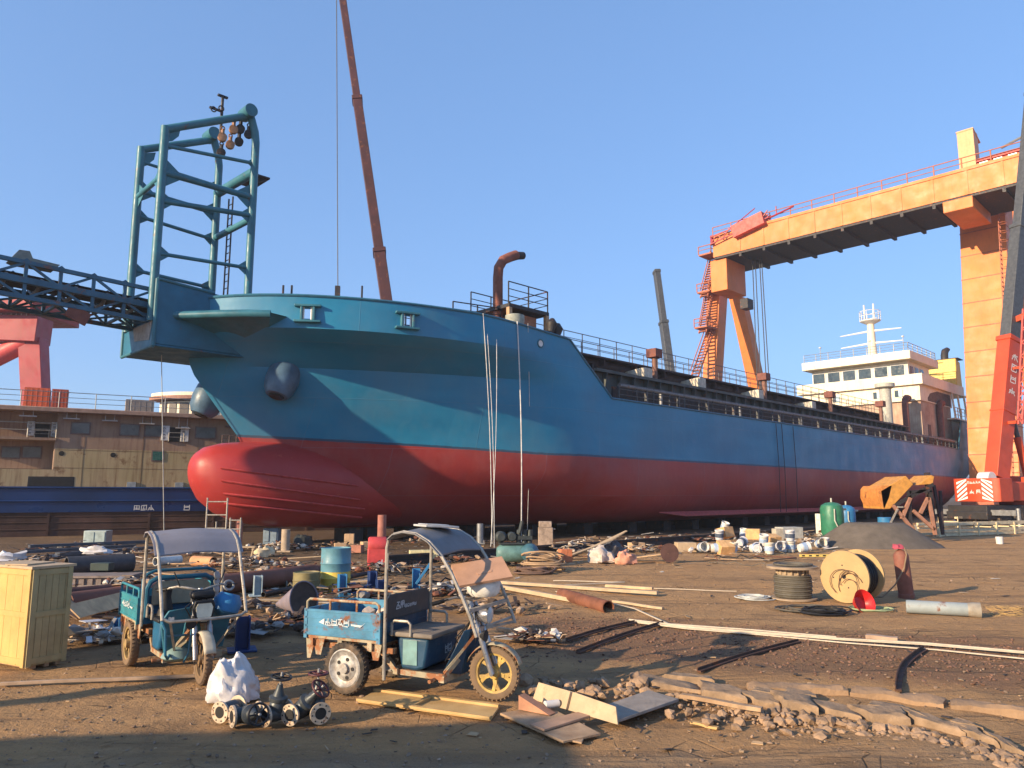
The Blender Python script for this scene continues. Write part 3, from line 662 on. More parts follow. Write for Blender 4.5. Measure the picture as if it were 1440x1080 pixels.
# deck machinery of the forecastle
EX = M('exhaust_rust', (.2, .07, .045), .75, var=.35, scale=2, rust=.25)
v0 = sp(700, 447, 3.2); mb = MB(); yv = -3.2
mb.path([(v0.x, yv, 7.9), (v0.x, yv, v0.z + 2.0), (v0.x + .05, yv, v0.z + 2.5), (v0.x + .35, yv, v0.z + 2.95), (v0.x + .8, yv, v0.z + 3.2), (v0.x + 1.25, yv, v0.z + 3.42)], .24, 16); ex = mb.build('exhaust_pipe', EX, ship)
mb = MB(); mb.path([(v0.x + 1.0, yv, v0.z + 3.25), (v0.x + 1.4, yv, v0.z + 3.42), (v0.x + 1.75, yv, v0.z + 3.5)], [.2, .2, .19], 14); mb.build('exhaust_tip', DARKST, ex)
a = sp(735, 447, 4); b = sp(762, 436, 4); zf = b.z - .15
mb = MB(); mb.bx(a.x - 1.2, b.x + .2, -4.3, -1.5, zf - .18, zf); pl = mb.build('winch_platform', DARKST, ship)
mb = MB()
for x in (a.x - 1.1, b.x + .1):
    for y in (-4.2, -1.6): mb.bx(x - .1, x + .1, y - .1, y + .1, 7.9, zf - .18)
mb.build('platform_leg', M('leg_tan', (.4, .25, .14), .7, rust=.3), pl, split=True)
mb = MB(); mb.bx(a.x - .2, b.x - .3, -3.9, -2, 8.0, zf - .3); mb.build('winch_house', M('winch_orange', (.42, .17, .09), .7, rust=.3), ship)
def rail(mb, pts, h=1.0, n=3, r=.028, st=1.2):
    for p, q in zip(pts, pts[1:]):
        p = Vector(p); q = Vector(q); k = max(1, round((q - p).length / st))
        for i in range(1, n + 1): mb.tube(p + Z3 * (h * i / n), q + Z3 * (h * i / n), r * (1 if i == n else .75), 6)
        for i in range(k + 1): c = lerp(p, q, i / k); mb.tube(c, c + Z3 * h, r * 1.25, 6)
mb = MB(); rail(mb, [(a.x - 1.2, -4.25, zf), (b.x + .15, -4.25, zf), (b.x + .15, -1.6, zf), (a.x - 1.2, -1.6, zf)], 1.05)
c = sp(637, 433, 3.6); rail(mb, [(c.x, -3.6, c.z - .7), (v0.x - .2, -3.6, c.z - .5)], 1.0); rail(mb, [(c.x - 1.5, -.5, c.z - .7), (v0.x + .2, -.5, c.z - .5)], 1.0); mb.build('forecastle_railing', DARKST, ship)
mb = MB(); p = sp(724, 447, 4.6); mb.lathe([(.42, -.35), (.45, -.2), (.45, .1), (.3, .15)], (p.x, -4.6, p.z), (0, 0, 1), 18); mb.build('deck_ventilator', M('vent_green', (.27, .29, .25), .6), ship)
mb = MB()
for px in (398, 410, 509): q = sp(px, 412, 3.); mb.tube((q.x, -3., 8), (q.x, -3., q.z + .3), .04, 6)
for px, py in ((776, 455), (784, 462)): q = sp(px, py, 5); mb.lathe([(.12, -.8), (.2, -.3), (.28, 0), (.1, .25)], (q.x, -5, q.z), (.2, 0, 1), 10)
mb.build('deck_fitting', DARKST, ship, split=True)
# hold coaming, deck rail, gallery with railing
mb = MB(); mb.bx(-1, 44, -5.2, 5.2, 6.42, 8.05); mb.bx(-1.2, 44.2, -5.5, 5.5, 8.05, 8.2)
for i in range(38): mb.prism([(-.4 + i * 1.18, -5.2, 6.5), (-.4 + i * 1.18, -5.5, 8.04), (-.4 + i * 1.18, -5.2, 8.04)], (.06, 0, 0))
mb.build('hatch_coaming', M('coaming_dark', (.06, .07, .066), .6, var=.4, scale=.8, rust=.25), ship)
mb = MB(); mb.path([(s, -hb(s, 6.45) + .16, 7.18) for s in (-1.2, 2, 6, 46, 50, 53)], .1, 10); mb.build('deck_pipe', M('pipe_dull', (.16, .17, .18), .6, rust=.2), ship)
mb = MB(); mb.bx(-1, 53, -6.3, -6.2, 6.42, 7.2)
mb.build('shade_backing', DARKST, ship)  # dark plate added for the shade behind the deck rail
mb = MB(); ed = lambda s: (s, -hb(s, 6.45) + .1, 6.47)
rail(mb, [ed(-1.3), ed(46)], .78, 3, .03, 1.45); rail(mb, [ed(46), ed(53.6)], .85, 3, .03, 1.3)
for i in range(17): x = 1 + i * 2.9; mb.beam((x, -6.85, 6.45), (x, -6.85, 7.15), .14, .1); mb.beam((x, -6.85, 7.2), (x, -5.6, 7.6), .05)
mb.build('deck_railing', M('rail_grey', (.07, .075, .08), .6, var=.4, rust=.2), ship)
mb = MB()
for i in range(6): x = 2.5 + i * 8.2; mb.tube((x, -6.7, 6.45), (x, -6.7, 7.3), .09, 8)
mb.build('air_pipe', GREYST, ship, split=True)
mb = MB(); mb.bx(-4.5, 44, -3.7, -2.3, 9.25, 9.35); mb.tube((-4.5, -3.0, 9.02), (44, -3.0, 9.02), .3, 12)
for i in range(17): x = -4 + i * 2.9; mb.bx(x, x + .12, -3.6, -2.5, 8.9, 9.25)
for i in range(13): x = 1 + i * 3.5; mb.bx(x, x + .18, -3.3, -2.9, 6.4, 8.8); mb.beam((x + .1, -3.1, 8.8), (x + 1.2, -3.1, 7.2), .09)
mb.build('deck_gallery', M('gallery_dark', (.06, .04, .038), .8, var=.5, scale=1, rust=.3), ship)
mb = MB(); rail(mb, [(-4.5, -3.65, 9.35), (44, -3.65, 9.35)], 1.0, 3, .022, 1.45); rail(mb, [(-4.5, -2.35, 9.35), (44, -2.35, 9.35)], 1.0, 3, .022, 1.45); mb.build('gallery_railing', M('gallery_rail', (.13, .115, .11), .6, rust=.3), ship)
for (p1, p2, p3) in (((862, 537), (903, 517), (903, 545)), ((940, 549), (980, 531), (980, 556)), ((1025, 566), (1063, 548), (1063, 572)), ((1105, 580), (1138, 565), (1138, 586))):
    a, b, c = sp(*p1, 4.4), sp(*p2, 4.4), sp(*p3, 4.4); mb = MB(); mb.prism([(b.x, -4.6, 8.2), (b.x, -4.6, max(8.95, b.z)), (b.x, -4.3, max(8.95, b.z)), (b.x, -.6, 8.65), (b.x, -.6, 8.2)], (.7, 0, 0)); mb.build('hopper_side', CREAM, ship, bevel=.02)
for px, py, t in ((920, 497, 4.2), (1074, 530, 4.2), (1167, 555, 4.2), (1238, 568, 5.0)):
    q = sp(px, py, t); mb = MB(); mb.tube((q.x, -t, 8.0), (q.x, -t, q.z - .2), .15, 12); vp = mb.build('vent_post', M('vent_brown', (.2, .1, .07), .7, rust=.3), ship)
    mb = MB(); mb.bx(q.x - .34, q.x + .34, -t - .34, -t + .34, q.z - .26, q.z + .24); mb.build('vent_cap', RUSTY, vp, bevel=.02)
# superstructure
hs = 46.7
mb = MB(); mb.bx(47.6, 57, -5.6, 5.6, 6.4, 10.9); low = mb.build('lower_house', PINKR, ship)
mb = MB(); mb.bx(47.3, 57.2, -5.7, 5.7, 10.9, 12.4); mid = mb.build('middle_house', WHITE, ship)
mb = MB(); mb.bx(46.9, 62, -6.1, 6.1, 12.4, 12.52); mb.bx(46.9, 47, -6.1, 6.1, 12.52, 13.4); mb.bx(47.004, 60.5, -6.1, -6.0, 12.516, 13.4); mb.bx(47.004, 60.5, 6.0, 6.1, 12.516, 13.4); mb.build('bridge_deck', WHITE, ship)
wh = MB(); wh.bx(47.7, 54, -4.7, 4.7, 12.5, 14.85); wh = wh.build('wheelhouse', WHITE, ship)
mb = MB(); mb.bx(46.6, 55.2, -5.3, 5.3, 14.87, 15.7); mb.build('wheelhouse_roof', WHITE, wh, bevel=.04)
mb = MB(); rail(mb, [(46.8, 5.1, 15.7), (46.8, -5.1, 15.7), (55, -5.1, 15.7), (55, 5.1, 15.7)], .8, 3, .03, 1.3)
for y in (3.5, -1.5, -4.6): mb.tube((47.2, y, 15.7), (47.2, y, 17.3), .035, 6); mb.box((47.2, y, 17.2), (.2, .2, .1))
mb.build('roof_railing', GREYST, wh)
for i in range(6):
    y = 4.0 - i * 1.55; mb = MB(); mb.bx(47.66, 47.70, y - .66, y + .66, 13.36, 14.56); wn = mb.build('window', WHITE2, wh)
    mb = MB(); mb.bx(47.645, 47.66, y - .6, y + .6, 13.42, 14.5); mb.build('pane', GLASS, wn)
for x in (48.6, 50.1, 51.6):
    mb = MB(); mb.bx(x - .55, x + .55, -4.74, -4.70, 13.45, 14.45); wn = mb.build('window', WHITE2, wh); mb = MB(); mb.bx(x - .5, x + .5, -4.755, -4.74, 13.5, 14.4); mb.build('pane', GLASS, wn)
for y in (2.2, -1.8, -3.8):
    mb = MB(); mb.bx(47.24, 47.30, y - .35, y + .35, 11.35, 12.0); wn = mb.build('window', GLASS, mid); mb = MB(); mb.bx(47.22, 47.24, y - .35, y, 11.35, 12.0); mb.build('shutter', M('shutter_blue', (.35, .5, .6), .5), wn)
mb = MB(); mb.prism([(49.5, -5.72, 11.0), (56.8, -5.72, 11.0), (56.8, -5.72, 12.2), (52.5, -5.72, 12.2), (50.3, -5.72, 11.8), (49.5, -5.72, 11.3)], (0, .02, 0)); mb.build('side_opening', M('opening_dark', (.1, .08, .07), .8, var=.5), mid)
for y in (-2.8, .2, 3.2):
    mb = MB(); mb.bx(47.55, 47.6, y - .4, y + .4, 6.5, 8.5); mb.build('door', M('door_dark', (.12, .08, .07), .7), low)
mb = MB()
for x, w_ in ((49.6, .8), (53.2, .9)): mb.bx(x - w_ / 2, x + w_ / 2, -5.64, -5.6, 6.5, 8.7)
mb.build('side_door', M('door_dark', (.12, .08, .07), .7), low, split=True)
mb = MB(); mb.bx(55.5, 62, -6.4, -1, 9.6, 9.75); mb.bx(57, 61, -5.5, 5.5, 6.4, 9.6); mb.build('aft_deck', WHITE, ship)
mb = MB(); rail(mb, [(55.6, -6.3, 9.75), (61.8, -6.3, 9.75)], 1.1, 3, .04, 1.2)
for x in (56.3, 58.3, 60.6): mb.tube((x, -6.2, 9.75), (x, -6.0, 12.4), .1, 8)
mb.build('aft_railing', WHITE, ship)
mb = MB(); mb.beam((60, -6.2, 6.4), (61.3, -6.2, 10.0), .2); mb.beam((61.3, -6.2, 6.4), (61.3, -6.2, 10), .2)
for i in range(6): mb.beam((60.3 + i * .17, -6.2, 7 + i * .55), (61.3, -6.2, 7 + i * .55), .1)
rail(mb, [(60.8, -6.2, 10), (62.5, -6.2, 10)], .9, 3, .05, .6); mb.build('stern_ladder', GREYST, ship)
mb = MB(); mb.prism([(59.2, -5.8, 12.5), (61.4, -5.8, 12.5), (61.1, -5.8, 16.2), (59.6, -5.8, 16.5)], (0, 3.0, 0)); fu = mb.build('funnel', YELLOW, ship, bevel=.08)
mb = MB(); mb.path([(60.2, -4.6, 16.2), (60.2, -4.6, 17.0), (60.5, -4.6, 17.5), (61.3, -4.6, 17.8), (62.2, -4.6, 17.95)], [.38, .38, .36, .28, .1], 12); mb.bx(59.6, 61.6, -6, -3, 16.48, 16.56); mb.build('funnel_exhaust', DARKST, fu)
mb = MB(); mb.lathe([(.5, 0), (.42, 1.5), (.34, 4.2)], (51.2, -.3, 15.7), (0, 0, 1), 16); mast = mb.build('signal_mast', WHITE, ship)
mb = MB(); mb.lathe([(.3, 0), (1.0, .35), (1.0, .45)], (51.2, -.3, 19.7), (0, 0, 1), 16)
for i in range(10): th = i * .628; mb.tube((51.2 + math.cos(th), -.3 + math.sin(th), 20.1), (51.2 + math.cos(th), -.3 + math.sin(th), 21.1), .03, 5)
for z in (20.6, 21.1): mb.torus((51.2, -.3, z), (0, 0, 1), 1., .03, 20, 5)
for y in (-.7, .25): mb.tube((51.2, y, 20.1), (51.2, y, 21.9), .09, 8)
mb.build('mast_platform', WHITE2, mast)
for z in (16.2, 17.6, 18.9):
    mb = MB(); mb.tube((51.2, -3.3, z), (51.2, -.3, z + .12), .05, 6, .12); mb.tube((51.2, -.3, z + .12), (51.2, 2.9, z), .12, 6, .05); mb.build('yardarm', WHITE2, mast)
mb = MB(); mb.tube((42.5, -4.2, 8), (42.5, -4.2, 11.8), .5, 16); mb.lathe([(.55, 11.6), (.85, 11.75), (.85, 12.1), (.5, 12.15)], (42.5, -4.2, 0), (0, 0, 1), 16); mb.build('grey_ventilator', M('vent_grey', (.4, .39, .34), .6, rust=.1), ship)
for x in (45.4, 52.2):
    mb = MB(); y = -5.9 if x > 50 else -4.9; mb.path([(x, y, 6.5), (x, y, 10.3), (x + .1, y, 10.8), (x + .5, y, 11.05), (x + 1.1, y, 11.05)], .3, 10); mb.build('gooseneck_vent', RUSTY, ship)
# ------------------------------------------------------------------ ropes down the ship's side
def rope(px0, py0, px1, py1, m, r, label, offt=.12, g='ropes hanging down the ship\'s side'):
    a = hull_hit(px0, py0, .06)
    pts = [SW(a.x, -a.y, a.z)]
    e = G(px1, py1) if py1 > 745 else None
    if e is None: b = hull_hit(px1, py1, .06); e = SW(b.x, -b.y, b.z)
    for i in range(1, 9): pts.append(lerp(pts[0], e, i / 8) + NR * (.12 * math.sin(math.pi * i / 8)))
    mb = MB(); mb.path(pts, r, 5); mb.build('rope', m, None, tagd=(label, 'rope', g))
rope(678, 441, 692, 765, ROPEW, .016, 'white rope down the blue hull, leftmost of the mooring lines over the compressor')
rope(684, 470, 695, 770, ROPEW, .012, 'thin white line crossing the blue paint just right of the leftmost hull rope')
rope(697, 478, 690, 770, ROPEW, .012, 'thin white line slanting back to the leftmost hull rope at its foot')
rope(726, 452, 733, 762, ROPEW, .026, 'thickest pale rope down the hull, ending at the air compressor')
rope(741, 455, 741, 758, ROPEW, .01, 'faint thin line right of the thickest hull rope')
for i, (px, py) in enumerate(((1090, 600), (1098, 601), (1114, 604))):
    a = hull_hit(px, py, .03); b = hull_hit(px + 4, 735, .03); mb = MB(); mb.path([SW(a.x, 7.06, a.z + .2), SW(a.x + .05, 7.1, 3.5), SW(a.x, 7.08, .9)], .022, 5)
    mb.build('rope', ROPED, None, tagd=(('dark rope down the middle of the hull side, left of a close pair', 'dark rope in the middle of the close pair on the hull side', 'dark rope down the hull side right of the close pair')[i], 'rope', 'dark ropes down the hull side'))
p = Vector((sp(226, 515, 0).x, 0, 7.08)); a = SW(p.x, 0, 7.08); b = G(231, 768)
mb = MB(); mb.path([lerp(a, b, i / 6) for i in range(7)], .016, 5); mb.build('rope', CABLEW, None, tagd=('single long thin line hanging from the bow platform to the ground', 'rope'))
# ------------------------------------------------------------------ keel blocks, props and rail under the ship
for i in range(24):
    s = -12 + i * 2.9; mb = MB(); t0 = min(5.2, max(1., hb(s, .6) - .4))
    mb.bx(s - .35, s + .35, -t0, -t0 + 1.2, -.02, .54)
    o = mb.build('keel_block', DARKST, None, bevel=.03, tagd=('dark keel block in the row of blocks under the red hull', 'keel block', 'keel blocks under the ship')); o.location = SW(s, t0 - .6, -.02); o.rotation_euler = (0, 0, SHIP_RZ)
    if i % 2 == 0:
        mb = MB(); mb.bx(s + .8, s + 1.6, -.6, .6, -.02, .54); o = mb.build('keel_block', DARKST, None, bevel=.03, tagd=('dark keel block in the middle row under the keel', 'keel block', 'keel blocks under the keel line')); o.location = SW(s + 1.2, 0, -.02); o.rotation_euler = (0, 0, SHIP_RZ)
def post(px, py, topy, r, m, label, n=12):
    q = G(px, py); h = W(px, topy, q.y).z; mb = MB(); mb.tube((0, 0, -.02), (0, 0, h), r, n); mb.bx(-r * 1.5, r * 1.5, -r * 1.5, r * 1.5, -.02, .03)
    o = mb.build('steel_prop', m, None, tagd=(label, 'prop', 'steel props under the bow')); o.location = (q.x, q.y, 0)
PROP = M('prop_rust', (.3, .12, .09), .75, var=.25, rust=.2)
post(536, 782, 725, .14, PROP, 'rust red round prop standing behind the open blue tricycle')
post(335, 773, 733, .12, PROP, 'thin brown prop beside the scaffold ladder under the bulb')
post(401, 776, 745, .15, M('prop_pale', (.36, .28, .2), .7, rust=.2), 'short pale prop under the red bulb in mid distance')
post(675, 765, 737, .13, GREYST, 'short grey prop with jack head under the dark bottom')
q = G(769, 772); h = W(769, 733, q.y).z
mb = MB(); mb.bx(-.26, .26, -.25, .25, 0, h * .78); mb.bx(-.24, .22, -.22, .22, h * .78, h); mb.bx(-.1, .35, -.2, .2, h * .7, h * .74)
mb.build('stone_pier', PINE, None, bevel=.03, tagd=('rough concrete pier stacked under the ship\'s flank', 'pier')).location = q
a = G(520, 797); b = G(1155, 748); d = (b - a); mb = MB(); L_ = d.length
mb.bx(0, L_, -.15, .15, 0, .1); mb.bx(0, L_, -.04, .04, .1, .22); mb.bx(0, L_, -.09, .09, .22, .27)
mb.build('slipway_rail', DARKST, None, tagd=('long dark steel slipway rail lying alongside the ship', 'rail')); o = bpy.context.scene.objects['slipway_rail']; o.location = lerp(a, b, .5); o.rotation_euler = (0, 0, math.atan2(d.y, d.x))
# ------------------------------------------------------------------ the rusty ship on the left
PV2 = SW(-18.5, -12, 0); DR2 = R(-16)                 # the old ship lies a few degrees off the big one
def turn2(p): return PV2 + Matrix.Rotation(DR2, 3, 'Z') @ (Vector(p) - PV2)
s2 = E('moored_ship', 'unpainted rusty beige ship with navy blue hull lying left of the big ship', 'ship', turn2((SO.x, SO.y, 0)), SHIP_RZ + DR2)
T2 = -12.0
def L2(px, py, dt=0): return sp(px, py, T2 + dt)
x0 = L2(-90, 600).x; x1 = L2(335, 600).x + 2; zt = L2(60, 577).z; zd = L2(60, 685).z; zk = L2(60, 721).z
mb = MB(); mb.bx(x0, x1 + 3, 12, 26, zk, zd); mb.tube((x0, 11.98, zd - .02), (x1 + 3, 11.98, zd - .02), .06, 6); mb.tube((x0, 11.97, lerp(zd, zk, .55)), (x1 + 3, 11.97, lerp(zd, zk, .55)), .05, 6); mb.build('blue_hull', NAVYHULL, s2)
mb = MB(); mb.bx(x0, x1 + 3, 12.08, 25.9, -.05, zk)
g7 = random.Random(17)
for i in range(7): x = x0 + i * 4.1 + g7.uniform(-.8, .8); mb.bx(x, x + .1, 12.03, 12.08, -.05, zk - .02)
for z in (.3, .62, .9): mb.tube((x0, 12.075, z + .02), (x1 + 3, 12.075, z - .02), .025, 6)
mb.build('lower_hull', BROWNHULL, s2)
xr = L2(78, 640).x; zb_ = L2(40, 613).z; z2 = zd
mb = MB(); mb.bx(xr, x1, 12.15, 20, zd, lerp(zd, zt, .52)); mb.build('house_wall', OLDWALL, s2)
mb = MB(); mb.bx(xr, x1, 12.155, 20, lerp(zd, zt, .52), zt - .004); mb.bx(x0, xr, 12.9, 20, zb_, zt - .004); mb.build('upper_wall', OLDPINK, s2)
mb = MB()
for z in (lerp(zd, zt, .26), lerp(zd, zt, .5)): mb.bx(xr, x1, 12.14, 12.15, z, z + .012)
for i in range(5): x = xr + 1.2 + i * 2.6; mb.bx(x, x + .012, 12.142, 12.15, zd, zt)
mb.build('weld_seam', M('seam_rust', (.17, .1, .05), .85), s2)
mb = MB(); mb.bx(x0, xr, 13.2, 20, zd + .9, zb_ - .12); mb.build('recess_wall', OLDPINK, s2)
mb = MB(); mb.bx(x0, xr, 12.15, 13.2, zd, zd + .85); mb.build('recess_bulwark', OLDWALL, s2)
mb = MB(); mb.bx(x0, xr + .02, 12.0, 13.3, zb_ - .12, zb_); mb.tube((xr, 12.2, zd + .8), (xr, 12.2, zb_), .05, 8); mb.build('balcony_deck', OLDPINK, s2)
mb = MB(); mb.bx(x0, x1 + .6, 11.7, 20.3, zt, zt + .22); mb.build('house_roof', M('roof_edge', (.3, .2, .16), .8, var=.2), s2, bevel=.03)
mb = MB(); rail(mb, [(x0, 11.8, zt + .22), (x1, 11.8, zt + .22)], .75, 3, .02, 1.5); mb.build('roof_railing', GREYST, s2)
mb = MB(); rail(mb, [(x0, 12.05, zb_), (xr, 12.05, zb_)], .7, 2, .025, 1.3); mb.build('balcony_railing', POST, s2)
def win(px0, py0, px1, py1, y, m=GLASS):
    a, b = sp(px0, py0, -y), sp(px1, py1, -y); mb = MB(); mb.bx(a.x, b.x, y - .03, y + .05, b.z, a.z); wn = mb.build('window', M('old_frame', (.16, .11, .1), .7), s2)
    mb = MB(); k = .06; mb.bx(a.x + k, b.x - k, y - .045, y - .03, b.z + k, a.z - k); mb.build('pane', m, wn)
DUSTGL = M('dusty_glass', (.13, .14, .14), .35, var=.35, scale=1.5, bump=0)
for x in (100, 166, 199, 265, -30): win(x, 592 + (x - 100) * .06, x + 26, 611 + (x - 100) * .055, 12.15, DUSTGL)
for x in (-8, 22): win(x, 625, x + 27, 644, 13.2, DUSTGL)
win(208, 634, 223, 650, 12.16, M('green_glass', (.02, .1, .08), .25))
for dx, y in ((44, 12.9), (231, 12.15)):
    a, b = sp(dx, 592 + dx * .045, -y), sp(dx + 18, 614 + dx * .04, -y); mb = MB(); mb.bx(a.x, b.x, y - .03, y + .02, b.z, a.z); mb.build('doorway', BLACK, s2)
    mb = MB(); rail(mb, [(a.x, y - .25, b.z), (b.x, y - .25, b.z)], .45, 2, .02, .5); mb.build('door_rail', POST, s2)
gl = random.Random(3)
for px, py in ((33, 590), (67, 592), (222, 600), (247, 602)):
    y = 12.85 if px < 100 else 12.1; a, b = sp(px, py, -y), sp(px + 9, py + 21, -y); mb = MB(); mb.bx(a.x, b.x, y - .05, y + .04, b.z, a.z); bd = mb.build('notice_board', M('board_white', (.62, .62, .62), .6), s2, bevel=.01)
    mb = MB(); h = (a.z - b.z) * .2
    for j in range(4): scribble(mb, (a.x + .06, y - .053, a.z - h * (j * 1.2 + 1.05)), (1, 0, 0), (0, 0, 1), 1, h * .9, gl)
    mb.build('board_lettering', M('grey_lettering', (.1, .1, .12), .6), bd)
mb = MB()
for px, py in ((87, 637), (157, 640)): q = L2(px, py, -.12); mb.lathe([(.12, 0), (.12, .02)], (q.x, 12.14, q.z), (0, 1, 0), 16)
mb.build('porthole', BLACK, s2, split=True)
a, b = L2(40, 669, -.1), L2(104, 685, -.1); mb = MB(); mb.bx(a.x, b.x, 12.14, 12.2, zd + .01, a.z); mb.build('mooring_opening', BLACK, s2, bevel=.04)
mb = MB()
for px in (182, 245): q = L2(px, 685); mb.bx(q.x - .2, q.x + .2, 12.09, 12.16, zd, zd + .28)
mb.build('freeing_port', M('port_grey', (.3, .33, .34), .6), s2, split=True)
mb = MB()
for px, py in ((42, 583), (102, 588), (154, 592), (203, 597), (250, 604)): q = L2(px, py); mb.bx(q.x - .35, q.x + .35, 11.85, 12.05, q.z - .03, q.z + .02); mb.tube((q.x - .2, 11.95, q.z), (q.x - .2, 11.95, zt), .02, 5); mb.tube((q.x + .2, 11.95, q.z), (q.x + .2, 11.95, zt), .02, 5)
mb.build('lamp_bracket', M('lamp_grey', (.4, .36, .34), .6), s2, split=True)
mb = MB(); g3 = random.Random(9); q = L2(185, 716)
scribble(mb, (q.x, 11.99, zk + .05), (1, 0, 0), (0, 0, 1), 3, .28, g3); scribble(mb, (q.x + 2.3, 11.99, zk + .05), (1, 0, 0), (0, 0, 1), 1, .3, g3); mb.build('hull_lettering', LETTER, s2, split=True)
# aft balcony part of that ship
mb = MB(); a = L2(300, 605); mb.bx(a.x, a.x + 6, 11.6, 12.4, L2(300, 641).z - .1, L2(300, 641).z); rail(mb, [(a.x, 11.65, L2(300, 641).z), (a.x + 6, 11.65, L2(300, 641).z)], 1., 6, .02, .35); mb.bx(a.x + .2, a.x + 6, 12, 14, L2(300, 603).z, L2(300, 603).z + .08); mb.build('aft_balcony', M('balcony_brown', (.14, .09, .08), .8, var=.3), s2)
def rbox(px0, py0, px1, py1, t, dep, m, name, label, cat):
    a, b = sp(px0, py0, t), sp(px1, py1, t); mb = MB(); w_ = b.x - a.x; h_ = a.z - (zt + .22) + .3; mb.bx(-w_ / 2, w_ / 2, 0, dep, 0, h_)
    for i in range(5): x = -w_ / 2 + w_ * (i + .5) / 5; mb.bx(x - .02, x + .02, -.006, 0, .05, h_ - .05)
    o = mb.build(name, m, None, bevel=.02, tagd=(label, cat)); o.location = turn2(SW((a.x + b.x) / 2, t, zt + .22)); o.rotation_euler = (0, 0, SHIP_RZ + DR2)
rbox(26, 551, 60, 572, T2 - 1.2, 1.2, ORBOX, 'roof_locker', 'bright orange steel locker on the old ship\'s roof, larger of two', 'locker')
rbox(66, 554, 87, 575, T2 - 1.0, .8, M('locker_dark', (.45, .09, .05), .6), 'roof_locker', 'darker red locker beside the bright orange one on the roof', 'locker')
rbox(163, 571, 200, 581, T2 - 1.4, 1.2, M('roof_unit', (.25, .22, .2), .7, var=.2), 'roof_unit', 'grey ventilation unit on the old ship\'s roof', 'unit')
# ------------------------------------------------------------------ white bridge of a ship farther back
s3 = E('distant_ship', 'distant ship with curved cream bridge and brown roof edge showing between the two hulls', 'ship', (SO.x, SO.y, 0), SHIP_RZ)
T3 = -34.
def L3(px, py): return sp(px, py, T3)
a, b = L3(232, 575), L3(300, 590); zr = L3(250, 553).z; zz0 = L3(250, 588).z; cx, cy = (a.x + 7), 38
def cpoly(r, z): return [(cx - r * math.sin(R(t_)), cy - r * .8 * math.cos(R(t_)), z) for t_ in range(-60, 91, 10)] + [(cx, cy + 6, z), (cx + r, cy + 6, z)]
mb = MB(); mb.prism(cpoly(6, zz0 - 4), (0, 0, zr - zz0 + 3.6)); mb.build('bridge_wall', WHITE, s3)
mb = MB(); mb.prism(cpoly(6.9, zr - .3), (0, 0, .28)); mb.build('bridge_roof_edge', M('roofbrown', (.28, .14, .1), .7), s3); mb = MB(); mb.prism(cpoly(6.75, zr - .02), (0, 0, .3)); mb.build('bridge_roof', WHITE, s3)
for t_ in range(-56, 88, 12):
    mb = MB(); p0, p1 = [Vector((cx - 6.0 * math.sin(R(q_)), cy - 4.8 * math.cos(R(q_)), 0)) for q_ in (t_, t_ + 8.5)]; out = Vector((-math.sin(R(t_)), -math.cos(R(t_)), 0)) * .04
    mb.prism([p0 + Z3 * (zr - 1.7), p1 + Z3 * (zr - 1.7), p1 + Z3 * (zr - .55), p0 + Z3 * (zr - .55)], out); mb.build('window', M('far_window', (.04, .03, .03), .4), s3)
mb = MB(); mb.bx(cx - 9, cx + 40, cy - 8, cy + 8, -.05, zz0 - 4); mb.build('far_hull', NAVYHULL, s3)
mb = MB()
for dx in (-2, 0, 3): mb.tube((cx + dx, cy - 3, zr + .6), (cx + dx, cy - 3, zr + 2.2), .06, 6)
mb.lathe([(.6, 0), (.7, .2), (.2, .4)], (cx - 2, cy - 3, zr + 2.0), (.8, -.5, .3), 12); mb.build('antenna', GREYST, s3, split=True)
# ------------------------------------------------------------------ scaffold ladders under the bulb, cabinet by the old hull
def ladder(px, py, topy, w_, label, n=5):
    q = G(px, py); h = W(px, topy, q.y).z; mb = MB()
    for dx in (-w_ / 2, w_ / 2): mb.tube((dx, 0, 0), (dx, 0, h), .03, 6)
    for i in range(n): z = h * (i + .7) / n; mb.tube((-w_ / 2, 0, z), (w_ / 2, 0, z), .025, 6)
    mb.tube((0, 0, 0), (0, 0, h * .55), .025, 6)
    o = mb.build('scaffold_frame', POST, None, tagd=(label, 'scaffold')); o.location = q
ladder(302, 775, 700, .7, 'tall tan scaffold frame below the tip of the red bulb', 4); ladder(329, 778, 728, .35, 'narrow scaffold frame next to the brown prop', 4)
q = G(137, 766); mb = MB(); mb.bx(-.42, .42, -.3, .3, 0, .55); cb_ = E('tool_cabinet', 'pale green two-door metal cabinet against the old hull', 'cabinet', q + Vector((0, 0, .0)), .1)
mb.build('body', M('cabinet_green', (.36, .43, .42), .6, var=.15, rust=.1), cb_, bevel=.02)
for dx in (-.2, .2): mb = MB(); mb.bx(dx - .18, dx + .18, -.325, -.3, .04, .5); mb.build('door', M('cabinet_door', (.3, .38, .38), .6), cb_, bevel=.01)
q = G(382, 765); mb = MB(); mb.bx(-.3, .3, -.2, .2, 0, .62); mb.bx(-.25, -.05, -.23, -.2, .1, .55); mb.bx(.05, .25, -.23, -.2, .1, .55)
mb.build('tool_locker', M('locker_blue', (.16, .22, .28), .6), None, bevel=.02, tagd=('small bluish locker standing in the shade under the bulb', 'locker')).location = q
